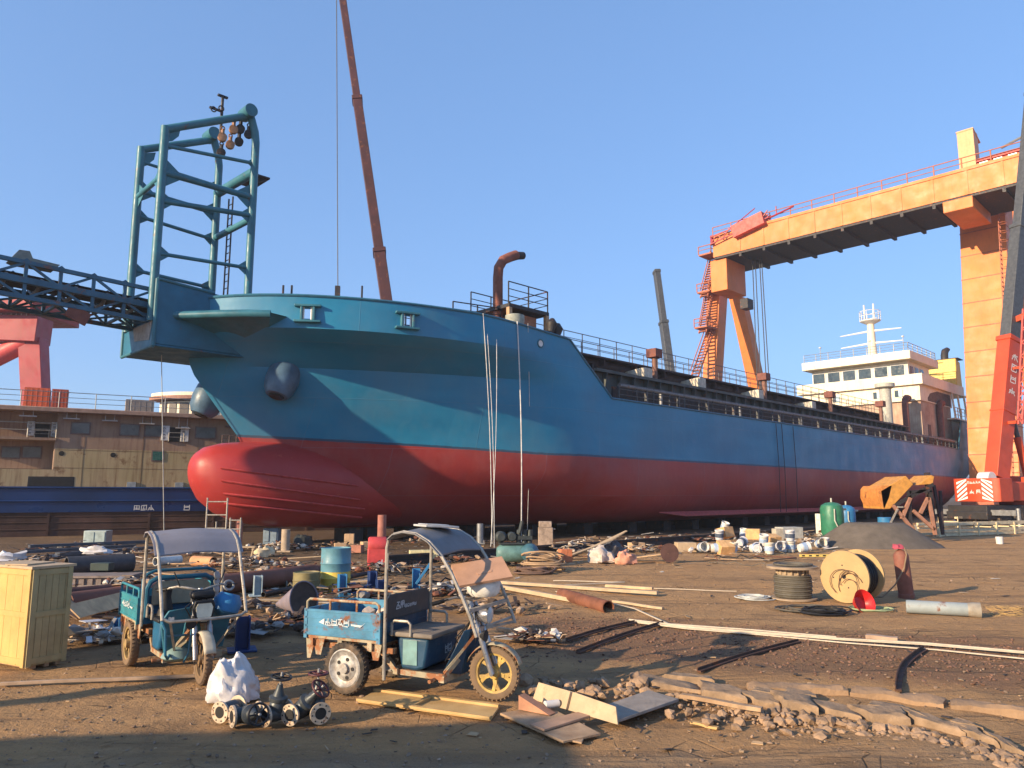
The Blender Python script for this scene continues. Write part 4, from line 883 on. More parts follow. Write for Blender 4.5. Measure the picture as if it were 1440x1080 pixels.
# ------------------------------------------------------------------ orange gantry crane over the stern
GS, TR, TL = 52.8, 9.7, -19.8
ga = E('gantry_crane', 'towering orange gantry crane straddling the stern of the blue ship', 'gantry crane', SW(GS, 0, 0), SHIP_RZ)
def gq(px, py, t): p = sp(px, py, t); return Vector((p.x - GS, -t, p.z))
def gs(px, py, ds=-3.0):                             # point of the upright plane through the girder's near face
    d = ray(px, py); k = (SW(GS + ds, 0, 0) - CAM).dot(AX) / d.dot(AX); p = CAM + d * k
    return Vector((ds, -(p - SO).dot(NR), p.z))
YL = gs(1003, 360).y; zgb = gs(1362, 273).z; zgt = gs(1362, 236).z
mb = MB(); mb.bx(-3.0, 4.5, -TR - 9, YL, zgb, zgt); mb.bx(-3.1, -3.0, -TR - 9, YL, zgt - .2, zgt + .1)
for i in range(11): y = -TR - 7 + i * 3; mb.bx(-3.06, -3.0, y, y + .18, zgb, zgt - .2)
ORUND = M('gantry_under', (.3, .13, .06), .8, var=.3, scale=.5)
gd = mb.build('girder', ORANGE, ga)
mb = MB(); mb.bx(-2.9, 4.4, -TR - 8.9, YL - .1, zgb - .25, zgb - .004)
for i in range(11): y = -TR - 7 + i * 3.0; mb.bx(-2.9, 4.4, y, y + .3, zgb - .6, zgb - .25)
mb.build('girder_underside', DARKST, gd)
mb = MB(); rail(mb, [(-2.9, -TR - 8, zgt + .1), (-2.9, YL, zgt + .1)], 1.1, 2, .05, 2.5); mb.build('girder_railing', ORANGED, gd)
def leg(p0, p1, t, w, d, w2):
    a, b = gq(*p0, t), gq(*p1, t); a.z = max(a.z, 0) if a.z < 1 else a.z; mb = MB(); o0 = len(mb.v)
    for P_, ww in ((b, w2), (a, w)): mb.v += [(P_.x - ww / 2, P_.y - d / 2, P_.z), (P_.x + ww / 2, P_.y - d / 2, P_.z), (P_.x + ww / 2, P_.y + d / 2, P_.z), (P_.x - ww / 2, P_.y + d / 2, P_.z)]
    mb.f = [(3, 2, 1, 0), (4, 5, 6, 7), (0, 1, 5, 4), (1, 2, 6, 5), (2, 3, 7, 6), (3, 0, 4, 7)]; mb.m = [0] * 6
    return mb
mb = leg((1386, 297), (1404, 716), TR, 3.4, 4.2, 2.2); lr = mb.build('leg', ORANGE, ga, bevel=.05)
mb = MB(); a0, b0 = gq(1386, 297, TR), gq(1404, 716, TR)
for k in range(1, 12):
    c = lerp(a0, b0, k / 12); w_ = lerp(3.4, 2.2, k / 12); mb.bx(c.x - w_ / 2 - .03, c.x + w_ / 2 + .03, c.y - 2.13, c.y + 2.13, c.z - .05, c.z + .05)
mb.build('plate_joint', ORANGED, lr)
mb = leg((1428, 297), (1500, 716), TR, 3.0, 4.2, 2.2); mb.build('leg', ORANGE, ga, bevel=.05)
mb = leg((1010, 395), (992, 708), TL, 2.1, 1.8, 1.4); ll = mb.build('leg', ORANGE, ga, bevel=.05)
mb = leg((1038, 420), (1100, 708), TL, 1.7, 1.8, 1.4); mb.build('leg', ORANGE, ga, bevel=.05)
mb = MB(); a = gq(1392, 716, TR); mb.bx(a.x - 4, a.x + 18, -TR - 1.3, -TR + 1.3, .3, 1.8)
for i in range(8): mb.tube((a.x - 3 + i * 2.6, -TR - .3, .45), (a.x - 3 + i * 2.6, -TR + .3, .45), .45, 12)
mb.build('bogie', ORANGED, ga)
mb = MB(); a = gq(1000, 708, TL); mb.bx(a.x - 4, a.x + 18, -TL - 1.3, -TL + 1.3, .3, 1.8); mb.build('bogie', ORANGED, ga)
mb = MB(); mb.bx(-2.6, 2.0, YL - 1.5, YL + .7, zgb - 4.2, zgb - .26); mb.build('leg_head', ORANGE, ga, bevel=.06)
mb = MB(); mb.bx(-3.2, 3.4, -TR - 1.3, -TR + 1.3, zgb - 1.4, zgb - .26); mb.build('leg_head', ORANGE, ga, bevel=.06)
# zigzag stairs on the left leg, ladder on the right leg
mb = MB(); zst = [gq(1000, y, TL).z for y in (535, 463, 413, 360)]
for i, (z0, z1) in enumerate(zip(zst, zst[1:])):
    pa = gq((976, 988, 990)[i], (532, 468, 418)[i], TL); pb = gq((1000, 998, 1004)[i], (463, 413, 362)[i], TL)
    for dy in (-.5, .5): mb.beam(pa + Vector((0, dy, 0)), pb + Vector((0, dy, 0)), .14); mb.beam(pa + Vector((0, dy, 1)), pb + Vector((0, dy, 1)), .09)
    for k in range(16): c = lerp(pa, pb, (k + .5) / 16); mb.bx(c.x - .25, c.x + .25, c.y - .5, c.y + .5, c.z - .04, c.z + .04)
    c = lerp(gq((985, 988, 990)[i], (466, 415, 362)[i], TL), gq((1000, 1004, 1006)[i], (466, 415, 362)[i], TL), .5); mb.bx(c.x - 1.2, c.x + 1.2, c.y - .9, c.y + .9, z1 - .2, z1)
    rail(mb, [(c.x - 1.2, c.y - .9, z1), (c.x + 1.2, c.y - .9, z1)], 1, 2, .06, 1.2); rail(mb, [(c.x - 1.2, c.y + .9, z1), (c.x - 1.2, c.y - .9, z1)], 1, 2, .06, 1.2)
mb.build('stair', ORANGED, ga)
mb = MB(); a = gq(1368, 310, TR); b = gq(1386, 680, TR)
for dx in (-.3, .3): mb.beam(a + Vector((dx + .35, -2.2, 0)), b + Vector((dx - .0, -2.2, 0)), .07)
for k in range(56): c = lerp(a, b, k / 56); mb.bx(c.x + .05 + .35 * (1 - k / 56) - .3, c.x + .05 + .35 * (1 - k / 56) + .3, -TR - 2.25, -TR - 2.17, c.z, c.z + .06)
for k in range(28): c = lerp(a, b, k / 28); mb.torus((c.x + .1, -TR - 2.55, c.z), (0, 0, 1), .38, .03, 10, 4)
mb.build('leg_ladder', ORANGED, ga)
mb = MB(); c = gs(1356, 184); mb.bx(-2.9, -1.3, c.y - .7, c.y + .7, zgt, c.z); mb.prism([(-2.95, c.y - .75, c.z + .02), (-2.95, c.y + .75, c.z + .02), (-.6, c.y + .75, c.z - .7), (-.6, c.y - .75, c.z - .7)], (0, 0, .12)); mb.build('stay_post', M('post_peach', (.7, .36, .17), .6, var=.1, streak=.3, rcol=(.4, .12, .04)), ga)
mb = MB(); a = gs(1370, 232); b = gs(1435, 210); mb.bx(-2.6, 2, b.y, a.y, zgt + .1, b.z); mb.bx(-2.8, 2.3, b.y - .3, a.y + .3, b.z, b.z + .25); tr = mb.build('trolley_house', M('trolley_red', (.5, .05, .04), .55, var=.2), ga)
mb = MB()
for i in range(3): y = lerp(a.y, b.y, (i + .3) / 3.2); mb.bx(-2.63, -2.6, y - .7, y, zgt + .7, b.z - .4)
mb.build('trolley_window', M('trolley_pane', (.12, .14, .17), .2, bump=0), tr)
mb = MB(); c = gs(1438, 185); mb.tube((-2, c.y + 2, c.z - .6), (-2, c.y - 2, c.z + .6), .12, 6); mb.tube((-2, c.y, zgt), (-2, c.y, c.z + 1), .1, 6); mb.build('aerial', GREYST, ga, split=True)
# red maintenance jib on the left end
mb = MB(); a = gs(1002, 345); b = gs(1116, 290)
for dz in (0, .9):
    for dy in (-.5, .5): mb.beam(a + Vector((dy, 0, dz)), lerp(a, b, .72) + Vector((dy * .6, 0, dz * .4)), .13)
for k in range(9): mb.beam(lerp(a, b, k * .08) + Vector((-.5, 0, .9 * (k % 2))), lerp(a, b, (k + 1) * .08) + Vector((-.45, 0, .8 * ((k + 1) % 2))), .1)
mb.tube(lerp(a, b, .7), b, .1, 6); mb.beam(lerp(a, b, .8), lerp(a, b, .8) + Vector((0, 0, 1)), .1); mb.tube((a.x, a.y, zgt - 1), a + Vector((0, 0, 1.2)), .25, 8); mb.tube(lerp(a, b, .2) + Vector((0, 0, .9)), lerp(a, b, .55) + Vector((0, 0, 2)), .06, 5); jb = mb.build('maintenance_jib', GREDM, ga)
mb = MB(); c = gs(1055, 318); mb.box(c, (1.6, 4.0, 1.5), rx=(b.z - a.z) / (b.y - a.y)); mb.build('jib_house', M('jib_house_red', (.55, .1, .08), .6, var=.35, scale=2), jb)
mb = MB(); c = gs(1050, 428, 0); mb.box(c, (1.4, 1.0, 1.2)); hk = mb.build('hook_block', DARKST, ga)
mb = MB()
for px, p2 in ((1061, 1066), (1065, 1071), (1071, 1079), (1074, 1083)): a = gs(px, 425, 0); b = gs(p2, 560, 0); mb.tube((a.x, a.y, zgb - .3), b, .06, 5)
mb.build('hoist_cable', CRGREY, ga)
# ------------------------------------------------------------------ red gantry crane at the left edge
rg = E('red_gantry_crane', 'crimson gantry crane leg and beam rising behind the rusty ship at the left edge', 'gantry crane', W(50, 700, 75) * 1, 0)
rg.location.z = 0; rl = rg.location
def rq(px, py, dy=0): return W(px, py, 75 + dy) - rl
mb = MB(); a, b = rq(47, 478), rq(57, 704); mb.beam(b, a, 1.4, 2.0, 1.6, 2.2); mb.build('leg', GREDM, rg, bevel=.05)
mb = MB(); a, b = rq(63, 458), rq(-60, 447); mb.beam(Vector((a.x, 0, (a.z + b.z) / 2 - 1.0)), Vector((b.x, 0, (a.z + b.z) / 2 - .6)), 2.6, 2.6); mb.build('cross_beam', GREDM, rg, bevel=.05)
mb = MB(); a, b = rq(65, 437), rq(-60, 432); mb.bx(b.x, a.x, -2.5, 6, a.z - .5, a.z + .6); mb.prism([(a.x, -2.5, a.z - .5), (a.x + .4, -2.5, a.z + .6), (a.x, -2.5, a.z + .6)], (0, 8, 0)); mb.build('main_girder', GREDM, rg, bevel=.05)
mb = MB()
for x in (38, 48, 5): p = rq(x, 455); q_ = rq(x, 438); mb.beam(p + Vector((0, -.5, 0)), q_ + Vector((0, -.5, 0)), .55)
mb.build('girder_post', GREDM, rg, split=True)
mb = MB(); mb.tube(rq(40, 480), rq(-50, 525), .95, 14); mb.build('diagonal_brace', M('brace_red', (.62, .08, .08), .5, var=.1), rg)
mb = MB(); p = rq(45, 444); q_ = rq(-40, 444)
for i in range(12): c = lerp(p, q_, i / 12); mb.bx(c.x - .05, c.x + .05, -.9, -.84, p.z - .6, p.z + .4)
mb.bx(q_.x, p.x, -.9, -.85, p.z + .3, p.z + .4); mb.build('walkway_railing', M('rail_pink', (.6, .35, .35), .6), rg)
# ------------------------------------------------------------------ mobile cranes
def crane(name, label, loc, rz, tip, red, gry, bw=1.0, split=(.36, .7), jib=False, cable=None, body=True):
    o = E(name, label, 'mobile crane', loc, rz); inv = Matrix.Rotation(-rz, 3, 'Z'); T = inv @ (Vector(tip) - Vector(loc))
    mb = MB(); mb.bx(-4.5, 7.5, -1.2, 1.2, .75, 1.35); mb.bx(-4.6, -3.4, -1.25, 1.25, .55, 1.0); mb.bx(6.0, 8.6, -1.25, 1.25, .7, 2.3); ch = mb.build('chassis', DARKST, o, bevel=.05)
    mb = MB(); mb.bx(8.61, 8.63, -1.1, 1.1, 1.5, 2.2); mb.build('windscreen', GLASS, ch)
    for x in (-3.2, -1.8, 3.2, 4.6, 6.6):
        for y in (-1.15, 1.15):
            mb = MB(); mb.lathe([(.3, -.2), (.52, -.2), (.58, -.1), (.58, .1), (.52, .2), (.3, .2)], (x, y, .58), (0, 1, 0), 20); wl = mb.build('wheel', RUBBER, o); mb = MB(); mb.lathe([(.3, -.15), (.28, .0), (.3, .15)], (x, y, .58), (0, 1, 0), 16); mb.build('rim', GREYST, wl)
    mb = MB()
    for x in (-4.0, 2.2):
        mb.bx(x - .2, x + .2, -2.6, 2.6, .8, 1.1)
        for y in (-2.6, 2.6): mb.tube((x, y, .05), (x, y, 1.2), .1, 8); mb.bx(x - .35, x + .35, y - .35, y + .35, .0, .08)
    mb.build('outrigger', GREYST, o, split=True)
    mb = MB(); mb.tube((0, 0, 1.35), (0, 0, 1.6), .9, 20); mb.bx(-2.4, 2.6, -1.2, 1.2, 1.6, 2.7); mb.prism([(2.6, -1.2, 1.6), (2.6, -1.2, 2.7), (1.8, -1.2, 3.0), (-.5, -1.2, 3.0), (-.5, -1.2, 1.6)], (0, .5, 0)); sup = mb.build('superstructure', red, o, bevel=.04)
    mb = MB(); mb.bx(.6, 2.7, .5, 1.45, 1.5, 3.1); cabn = mb.build('operator_cab', red, sup, bevel=.06); mb = MB(); mb.bx(2.7, 2.72, .6, 1.35, 2.2, 2.95); mb.bx(.9, 2.3, 1.45, 1.47, 2.2, 2.95); mb.build('cab_window', GLASS, cabn)
    mb = MB(); mb.prism([(-2.4, -1.4, 1.55), (-3.5, -1.4, 1.55), (-3.7, -1.1, 1.55), (-3.7, 1.1, 1.55), (-3.5, 1.4, 1.55), (-2.4, 1.4, 1.55)], (0, 0, 1.35)); cw = mb.build('counterweight', red, o, bevel=.03)
    mb = MB()
    for sg in (-1, 1):
        for k in range(6):
            z0 = 1.55 + k * .26 - .3
            pl = [(-3.71, sg * 1.08, z0), (-3.71, sg * 1.08, z0 + .14), (-3.71, sg * .45, z0 + .62), (-3.71, sg * .45, z0 + .48)]
            pl = [(x, y, min(2.88, max(1.58, z))) for x, y, z in pl]; mb.prism(pl, (-.004, 0, 0))
    mb.build('hazard_stripe', LETTER, cw, split=True)
    mb = MB(); gg = random.Random(4); scribble(mb, (-3.705, .42, 2.6), (0, -1, 0), (0, 0, 1), 5, .15, gg)
    for y in (-.2, .2): scribble(mb, (-3.705, y + .1, 2.0), (0, -1, 0), (0, 0, 1), 1, .25, gg)
    mb.build('weight_lettering', LETTER, cw)
    mb = MB(); mb.tube((-2.9, -.6, 2.9), (-2.9, .1, 2.9), .38, 16); mb.build('winch_drum', WHITE2, o)
    pv = Vector((-1.6, 0, 2.9)); d = T - pv; Lb = d.length; e = [0, split[0], split[1], 1.]; prev = None
    for k in range(3):
        w0 = bw * (1 - .16 * k); m_ = red if k == 0 else gry
        a, b = pv + d * e[k] * (1 if k == 0 else .97), pv + d * e[k + 1]
        mb = MB(); mb.beam(a, b, w0 * .72, w0); dn = d.normalized()
        mb.beam(b - dn * .35, b - dn * .05, w0 * .84, w0 * 1.12)
        if k == 0: mb.beam(pv + d * e[1] * .45, pv + d * e[1] * .45 + dn * .12, w0 * .8, w0 * 1.05)
        s_ = mb.build('boom_section', m_, o, bevel=.03)
        if k == 0: first = s_
    mb = MB(); mb.tube((1.6, 0, 1.9), lerp(Vector((1.6, 0, 1.9)), pv + d * e[1] * .62, .55), .22, 12); lc = mb.build('lift_cylinder', red, o); mb = MB(); mb.tube(lerp(Vector((1.6, 0, 1.9)), pv + d * e[1] * .62, .5), pv + d * e[1] * .62, .14, 10); mb.build('piston_rod', CRGREY, lc)
    if jib:
        jb = lerp(pv, pv + d * e[1], .38); jt = pv + d * (e[1] + .05); sd_ = Vector((0, -1.1, 0)); mb = MB()
        cn = [Vector((0, a, b)) for a in (-.35, .35) for b in (-.4, .4)]
        for c in cn: mb.beam(jb + sd_ + c * .35, jt + sd_ + c, .09)
        for i in range(16):
            t0, t1 = i / 16, (i + 1) / 16
            for (c1, c2) in ((0, 1), (2, 3), (0, 2), (1, 3)):
                if i % 2: c1, c2 = c2, c1
                mb.beam(lerp(jb, jt, t0) + sd_ + cn[c1] * lerp(.35, 1, t0), lerp(jb, jt, t1) + sd_ + cn[c2] * lerp(.35, 1, t1), .055)
        mb.build('lattice_jib', M('lattice_red', (.5, .1, .08), .6), o)
        mb = MB(); mb.beam(jb + Vector((0, -.9, 0)), jb + Vector((0, .2, 0)), .18); mb.beam(jt + Vector((0, -1.2, 0)), jt + Vector((0, .2, -.3)), .35); mb.beam(lerp(jb, jt, .5) + Vector((0, -1, 0)), lerp(jb, jt, .5), .15); mb.build('jib_bracket', red, o)
        mb = MB(); dn = d.normalized(); uz = dn; ux = Vector((0, -1, 0)).cross(dn); gg = random.Random(6); a = lerp(pv, pv + d * e[1], .82)
        ux = dn.cross(Vector((0, -1, 0))).normalized()
        for k in range(4): scribble(mb, a - dn * k * .75 + Vector((0, -bw * .37, 0)) - ux * .25, ux, dn, 1, .55, gg)
        mb.build('boom_lettering', LETTER, first, split=True)
    if cable:
        ct = inv @ (Vector(cable[0]) - Vector(loc)); cbm = inv @ (Vector(cable[1]) - Vector(loc)); mb = MB(); mb.tube(ct, cbm, .035, 5); mb.tube(ct + Vector((.12, 0, 0)), cbm + Vector((.12, 0, 0)), .03, 5); hc = mb.build('hoist_cable', CRGREY, o)
        mb = MB(); mb.box(cbm - Vector((0, 0, .5)), (.5, .35, .9)); mb.lathe([(.1, -.6), (.16, -.4), (.1, -.2)], cbm - Vector((0, 0, .9)), (0, 0, 1), 10); mb.build('hook_block', DARKST, hc)
    return o
b = G(1393, 742); crane('red_mobile_crane', 'red mobile crane with striped counterweight parked in front of the gantry leg', Vector((b.x + 1.7, b.y, 0)), R(90 - 66), W(1452, 130, b.y + 3), CRANER, CRGREY, 1.15, (.33, .62), True)
Y1 = 50; b = W(578, 700, Y1); tp = W(474, -55, Y1 + 2)
crane('brown_crane', 'dark maroon crane boom rising out of the picture behind the blue bow', Vector((b.x, b.y, 0)), R(100), tp, CRBROWN, CRBROWN, 1.05, (.4, .7), False, (W(473, -50, Y1 + 2), W(475, 402, Y1 + 2)))
Y2 = 74; b = W(957, 700, Y2)
crane('far_crane', 'thin dark grey telescopic crane boom standing behind the middle of the blue ship', Vector((b.x, b.y, 0)), R(96), W(923, 380, Y2 + 1), CRGREY, CRGREY, 1.15, (.45, .75))
# ------------------------------------------------------------------ cargo tricycles
def wheel(parent, c, r, wd, rim, tyre, spokes, steer=0., tread=.016):
    ax = (-math.sin(steer), math.cos(steer), 0); axv = Vector(ax)
    mb = MB(); prof = [(r * .74, -wd * .42), (r * .84, -wd * .5), (r * .95, -wd * .44), (r, -wd * .25), (r, wd * .25), (r * .95, wd * .44), (r * .84, wd * .5), (r * .74, wd * .42)]
    mb.lathe(prof, c, ax, 36, False)
    u, v = frame(ax)
    for i in range(36):                                # tread blocks
        th = 2 * math.pi * i / 36; d = u * math.cos(th) + v * math.sin(th); t = -u * math.sin(th) + v * math.cos(th)
        for sg in (-1, 1): mb.beam(Vector(c) + d * r * .985 + axv * sg * wd * .12, Vector(c) + d * r * .985 + axv * sg * wd * .42 + t * .012, .016, tread)
    ty = mb.build('tyre', tyre, parent)
    mb = MB()
    if spokes:
        mb.lathe([(r * .76, -wd * .4), (r * .66, -wd * .32), (r * .66, wd * .32), (r * .76, wd * .4)], c, ax, 32, False)
        for i in range(spokes):
            th = 2 * math.pi * i / spokes + .2; d = u * math.cos(th) + v * math.sin(th)
            t = -u * math.sin(th) + v * math.cos(th)
            mb.beam(Vector(c) + d * r * .15, Vector(c) + d * r * .42, .03, wd * .5, .04, wd * .42)
            for sg in (-1, 1): mb.beam(Vector(c) + d * r * .4, Vector(c) + d * r * .7 + t * sg * r * .13, .03, wd * .42, .025, wd * .36)
        mb.lathe([(.01, -wd * .62), (r * .2, -wd * .55), (r * .22, 0), (r * .2, wd * .55), (.01, wd * .62)], c, ax, 20)
    else:
        for sg in (-1, 1):
            mb.lathe([(r * .76, sg * wd * .42), (r * .7, sg * wd * .5), (r * .62, sg * wd * .3), (r * .5, sg * wd * .2), (r * .45, sg * wd * .3), (r * .2, sg * wd * .34), (r * .18, sg * wd * .6), (.005, sg * wd * .62)], c, ax, 32, False)
    rm = mb.build('rim', rim, ty)
    mb = MB()
    if not spokes:
        for i in range(5):
            th = 2 * math.pi * i / 5; d = u * math.cos(th) + v * math.sin(th)
            for sg in (-1, 1): mb.lathe([(.018, 0), (.018, .008)], Vector(c) + d * r * .36 + axv * sg * wd * .30, axv * sg, 8)
        mb.build('wheel_hole', BLACK, ty, split=True)
def trike(label, loc, rz, P_, kind):
    o = E('cargo_tricycle', label, 'tricycle', loc, rz); r = .245; C1, C2 = P_['body'], P_['dark']
    # cargo bed
    x0, x1, yw = -.5, .40, .42; mb = MB()
    mb.bx(x0, x1, -yw, yw, .50, .53)
    for x in (-.45, -.1, .25): mb.bx(x, x + .05, -yw, yw, .43, .50)
    for y in (-.33, .3): mb.bx(x0, x1 + .1, y, y + .05, .40, .45)
    mb.build('bed_frame', BEIGEFR, o)
    for y in (-yw, yw):
        mb = MB(); s = -1 if y < 0 else 1; mb.bx(x0, x1, y - .012, y + .012, .53, .78)
        for z in (.545, .62, .70, .765): mb.bx(x0 + .01, x1 - .01, y + s * .012 - .006, y + s * .012 + .006, z - .008, z + .008)
        for x in (x0, x1 - .03): mb.bx(x - .004, x + .034, y - .018, y + .018, .5, .785)
        pn = mb.build('side_panel', C1, o)
        if s < 0:
            mb = MB(); gg = random.Random(5); scribble(mb, (x0 + .26, y - .0195, .635), (1, 0, 0), (0, 0, 1), 4, .07, gg, 1.05, .008); mb.prism([(x0 + .18, y - .0195, .66), (x0 + .25, y - .0195, .70), (x0 + .25, y - .0195, .64)], (0, -.002, 0)); mb.prism([(x0 + .57, y - .0195, .665), (x0 + .70, y - .0195, .66), (x0 + .74, y - .0195, .69), (x0 + .68, y - .0195, .64), (x0 + .57, y - .0195, .65)], (0, -.002, 0)); mb.build('panel_lettering', M('worn_lettering', (.5, .56, .58), .6, var=.4, scale=40, rust=.15, rscale=30, rcol=(.1, .25, .36)), pn)
        mb = MB(); mb.path([(x0 + .02, y, .78), (x0 + .02, y, .85), (x0 + .05, y, .875), (x1 - .06, y, .875), (x1 - .02, y, .85), (x1 - .02, y, .78)], .014, 8)
        for x in (-.2, .12): mb.tube((x, y, .78), (x, y, .875), .012, 6)
        mb.build('bed_rail', P_['rail'], o)
        mb = MB(); 
        for x in (-.42, .26): mb.prism([(x, y - s * .03, .5), (x + .14, y - s * .03, .5), (x + .1, y - s * .03, .34), (x + .04, y - s * .03, .34)], (0, .012, 0))
        mb.prism([(x0, y - s * .02, .5), (x0 + .12, y - s * .02, .5), (x0 + .06, y - s * .02, .3), (x0 + .02, y - s * .02, .3)], (0, .02, 0))
        mb.build('mudguard_bracket', BEIGEFR, o, split=True)
    mb = MB(); mb.bx(x0 - .015, x0 + .01, -yw + .02, yw - .02, .53, .78); mb.build('tailgate', C1, o)
    mb = MB(); mb.bx(x1 - .01, x1 + .015, -yw + .02, yw - .02, .5, .80)
    for z in (.56, .64, .72): mb.bx(x1 + .015, x1 + .024, -yw + .05, yw - .05, z - .01, z + .01)
    mb.build('front_panel', C2, o)
    for y in (-.39, .39): wheel(o, (0, y, r), r, .1, P_['rrim'], P_['rtyre'], P_['rsp'], 0., .009)
    mb = MB(); mb.tube((0, -.36, r), (0, .36, r), .03, 10); mb.lathe([(.03, -.1), (.1, -.05), (.1, .05), (.03, .1)], (0, .05, r), (0, 1, 0), 16)
    for y in (-.3, .3):
        for k in range(3): mb.beam((-.25 + k * .04, y, r + .05 + k * .02), (.25 - k * .04, y, r + .05 + k * .02), .04, .012)
        mb.tube((.1, y, r), (.15, y, .45), .022, 8)
    mb.build('rear_axle', DARKST, o)
    # main frame, floor, seat box
    mb = MB()
    for y in (-.26, .26): mb.beam((.3, y, .42), (.48, y, .24), .045); mb.beam((.46, y, .235), (1.0, y, .225), .05); mb.beam((1.0, y, .225), (1.1, y * .4, .4), .045); mb.beam((1.1, y * .4, .4), (1.2, 0, .72), .05)
    for x in (.5, .75, .98): mb.beam((x, -.28, .23), (x, .28, .23), .05)
    mb.beam((1.0, -.3, .21), (1.02, .3, .21), .06); mb.tube((.92, -.38, .2), (.92, .38, .2), .018, 8); mb.beam((1.0, -.24, .26), (1.24, -.03, .62), .025)
    mb.build('main_frame', BEIGEFR, o)
    mb = MB(); mb.bx(.5, 1.0, -.27, .27, .25, .262); mb.build('floor_plate', DARKST, o)
    mb = MB(); mb.prism([(.5, -.3, .56), (.86, -.3, .56), (.82, -.3, .29), (.72, -.3, .26), (.56, -.3, .27)], (0, .6, 0)); sb = mb.build('seat_box', C2, o, bevel=.025)
    if kind == 2:
        mb = MB(); mb.bx(.58, .74, -.308, -.301, .31, .54); mb.build('sunlit_side', M('sunlit_teal', (.15, .28, .28), .5, var=.3, dust=.3), sb, bevel=.003)  # paler patch painted for the sunlit side of the seat box
        mb = MB(); scribble(mb, (.868, .0, .38), (-.12, .9, 0), (0, 0, 1), 2, .09, random.Random(8), 1.1, .009); mb.build('box_lettering', M('faded_lettering', (.3, .4, .48), .5), sb)
    mb = MB(); mb.bx(.44, .92, -.34, .34, .565, .61); mb.build('seat', P_['seat'], o, bevel=.015)
    mb = MB()
    for y in (-.35, .35): mb.path([(.48, y, .58), (.48, y, .69), (.51, y, .715), (.66, y, .715), (.69, y, .69), (.69, y, .58)], .014, 8)
    mb.build('armrest', POST, o, split=True)
    # headboard
    hw = .4; mb = MB()
    if kind == 2:
        mb.prism([(.43, -hw, .72), (.43, hw, .72), (.43, hw, .90), (.43, hw - .06, .95), (.43, -hw + .06, .95), (.43, -hw, .90)], (.02, 0, 0)); hd = mb.build('headboard', TRBLACK, o, bevel=.006)
        mb = MB(); scribble(mb, (.453, -.24, .80), (0, 1, 0), (0, 0, 1), 2, .075, random.Random(2), 1.0, .01); scribble(mb, (.453, -.08, .80), (0, 1, 0), (0, 0, 1), 5, .035, random.Random(12), 1.25, .006); mb.build('headboard_lettering', M('faded_white', (.45, .5, .55), .5), hd)
    else:
        mb.path([(.45, -.36, .58), (.45, -.36, .88), (.45, -.33, .95), (.45, -.26, .99), (.45, .26, .99), (.45, .33, .95), (.45, .36, .88), (.45, .36, .58)], .028, 8); mb.path([(.43, -.4, .7), (.43, -.4, .98), (.43, -.36, 1.04), (.43, -.28, 1.07), (.43, .28, 1.07), (.43, .36, 1.04), (.43, .4, .98), (.43, .4, .7)], .018, 8); hd = mb.build('headboard_frame', M('frame_blue', (.02, .12, .2), .45), o)
        mb = MB(); mb.prism([(.44, -.31, .7), (.44, .31, .7), (.44, .31, .9), (.44, .26, .955), (.44, -.26, .955), (.44, -.31, .9)], (.03, 0, 0)); mb.build('backrest_mat', MATG, hd, bevel=.01)
        mb = MB()
        for k in range(5): mb.lathe([(.045, 0), (.05, .015), (.03, .02)], (.47, .375, .98 - .075 * k), (.6, .4, .2), 12)
        mb.build('strap_loop', GREYST, hd, split=True)
        mb = MB(); mb.lathe([(.09, 0), (.07, .1), (.05, .2), (.06, .28)], (.62, -.2, .6), (0, 0, 1), 12); mb.build('seat_fan', BLACK, o)
    # canopy posts, hoops and roof sheet
    if kind == 2: hp = [(.45, .18), (.45, 1.40), (.47, 1.48), (.53, 1.53), (.64, 1.555), (.78, 1.54), (.92, 1.47), (1.05, 1.35), (1.17, 1.18), (1.28, .98), (1.36, .82), (1.43, .64)]
    else: hp = [(.55, .5), (.55, 1.38), (.56, 1.45), (.61, 1.50), (.72, 1.51), (.86, 1.47), (.98, 1.40), (1.08, 1.28), (1.16, 1.12), (1.28, .88), (1.38, .66)]
    for y in (-.42, .42): mb = MB(); mb.path([(x, y, z) for x, z in hp], .017, 8); mb.build('canopy_hoop', POST, o)
    rp = [p for p in hp if p[1] >= (1.33 if kind == 2 else 1.26)]; n = len(rp); mb = MB()
    rp2 = []
    for a_, b_ in zip(rp[1:], rp[2:]):
        for k in range(3): rp2.append((lerp(a_[0], b_[0], k / 3), lerp(a_[1], b_[1], k / 3)))
    rp2.append(rp[-1]); yy = [-.46 + .092 * k for k in range(11)]; m_ = len(yy)
    for sh in (0, -.014): mb.v += [(x, y, z + .02 + sh + .012 * math.cos(y * 7)) for x, z in rp2 for y in yy]
    k_ = len(rp2) * m_
    for i in range(len(rp2) - 1):
        for j in range(m_ - 1): a_ = i * m_ + j; mb.f += [(a_, a_ + m_, a_ + m_ + 1, a_ + 1), (k_ + a_, k_ + a_ + 1, k_ + a_ + m_ + 1, k_ + a_ + m_)]
    for i in range(len(rp2) - 1):
        for j in (0, m_ - 1): a_ = i * m_ + j; mb.f.append((a_, k_ + a_, k_ + a_ + m_, a_ + m_))
    for j in range(m_ - 1):
        for i in (0, len(rp2) - 1): a_ = i * m_ + j; mb.f.append((a_, a_ + 1, k_ + a_ + 1, k_ + a_))
    mb.m = [0] * len(mb.f); mb.build('canopy_roof', P_['roof'], o)
    e = hp[-1]; mb = MB()
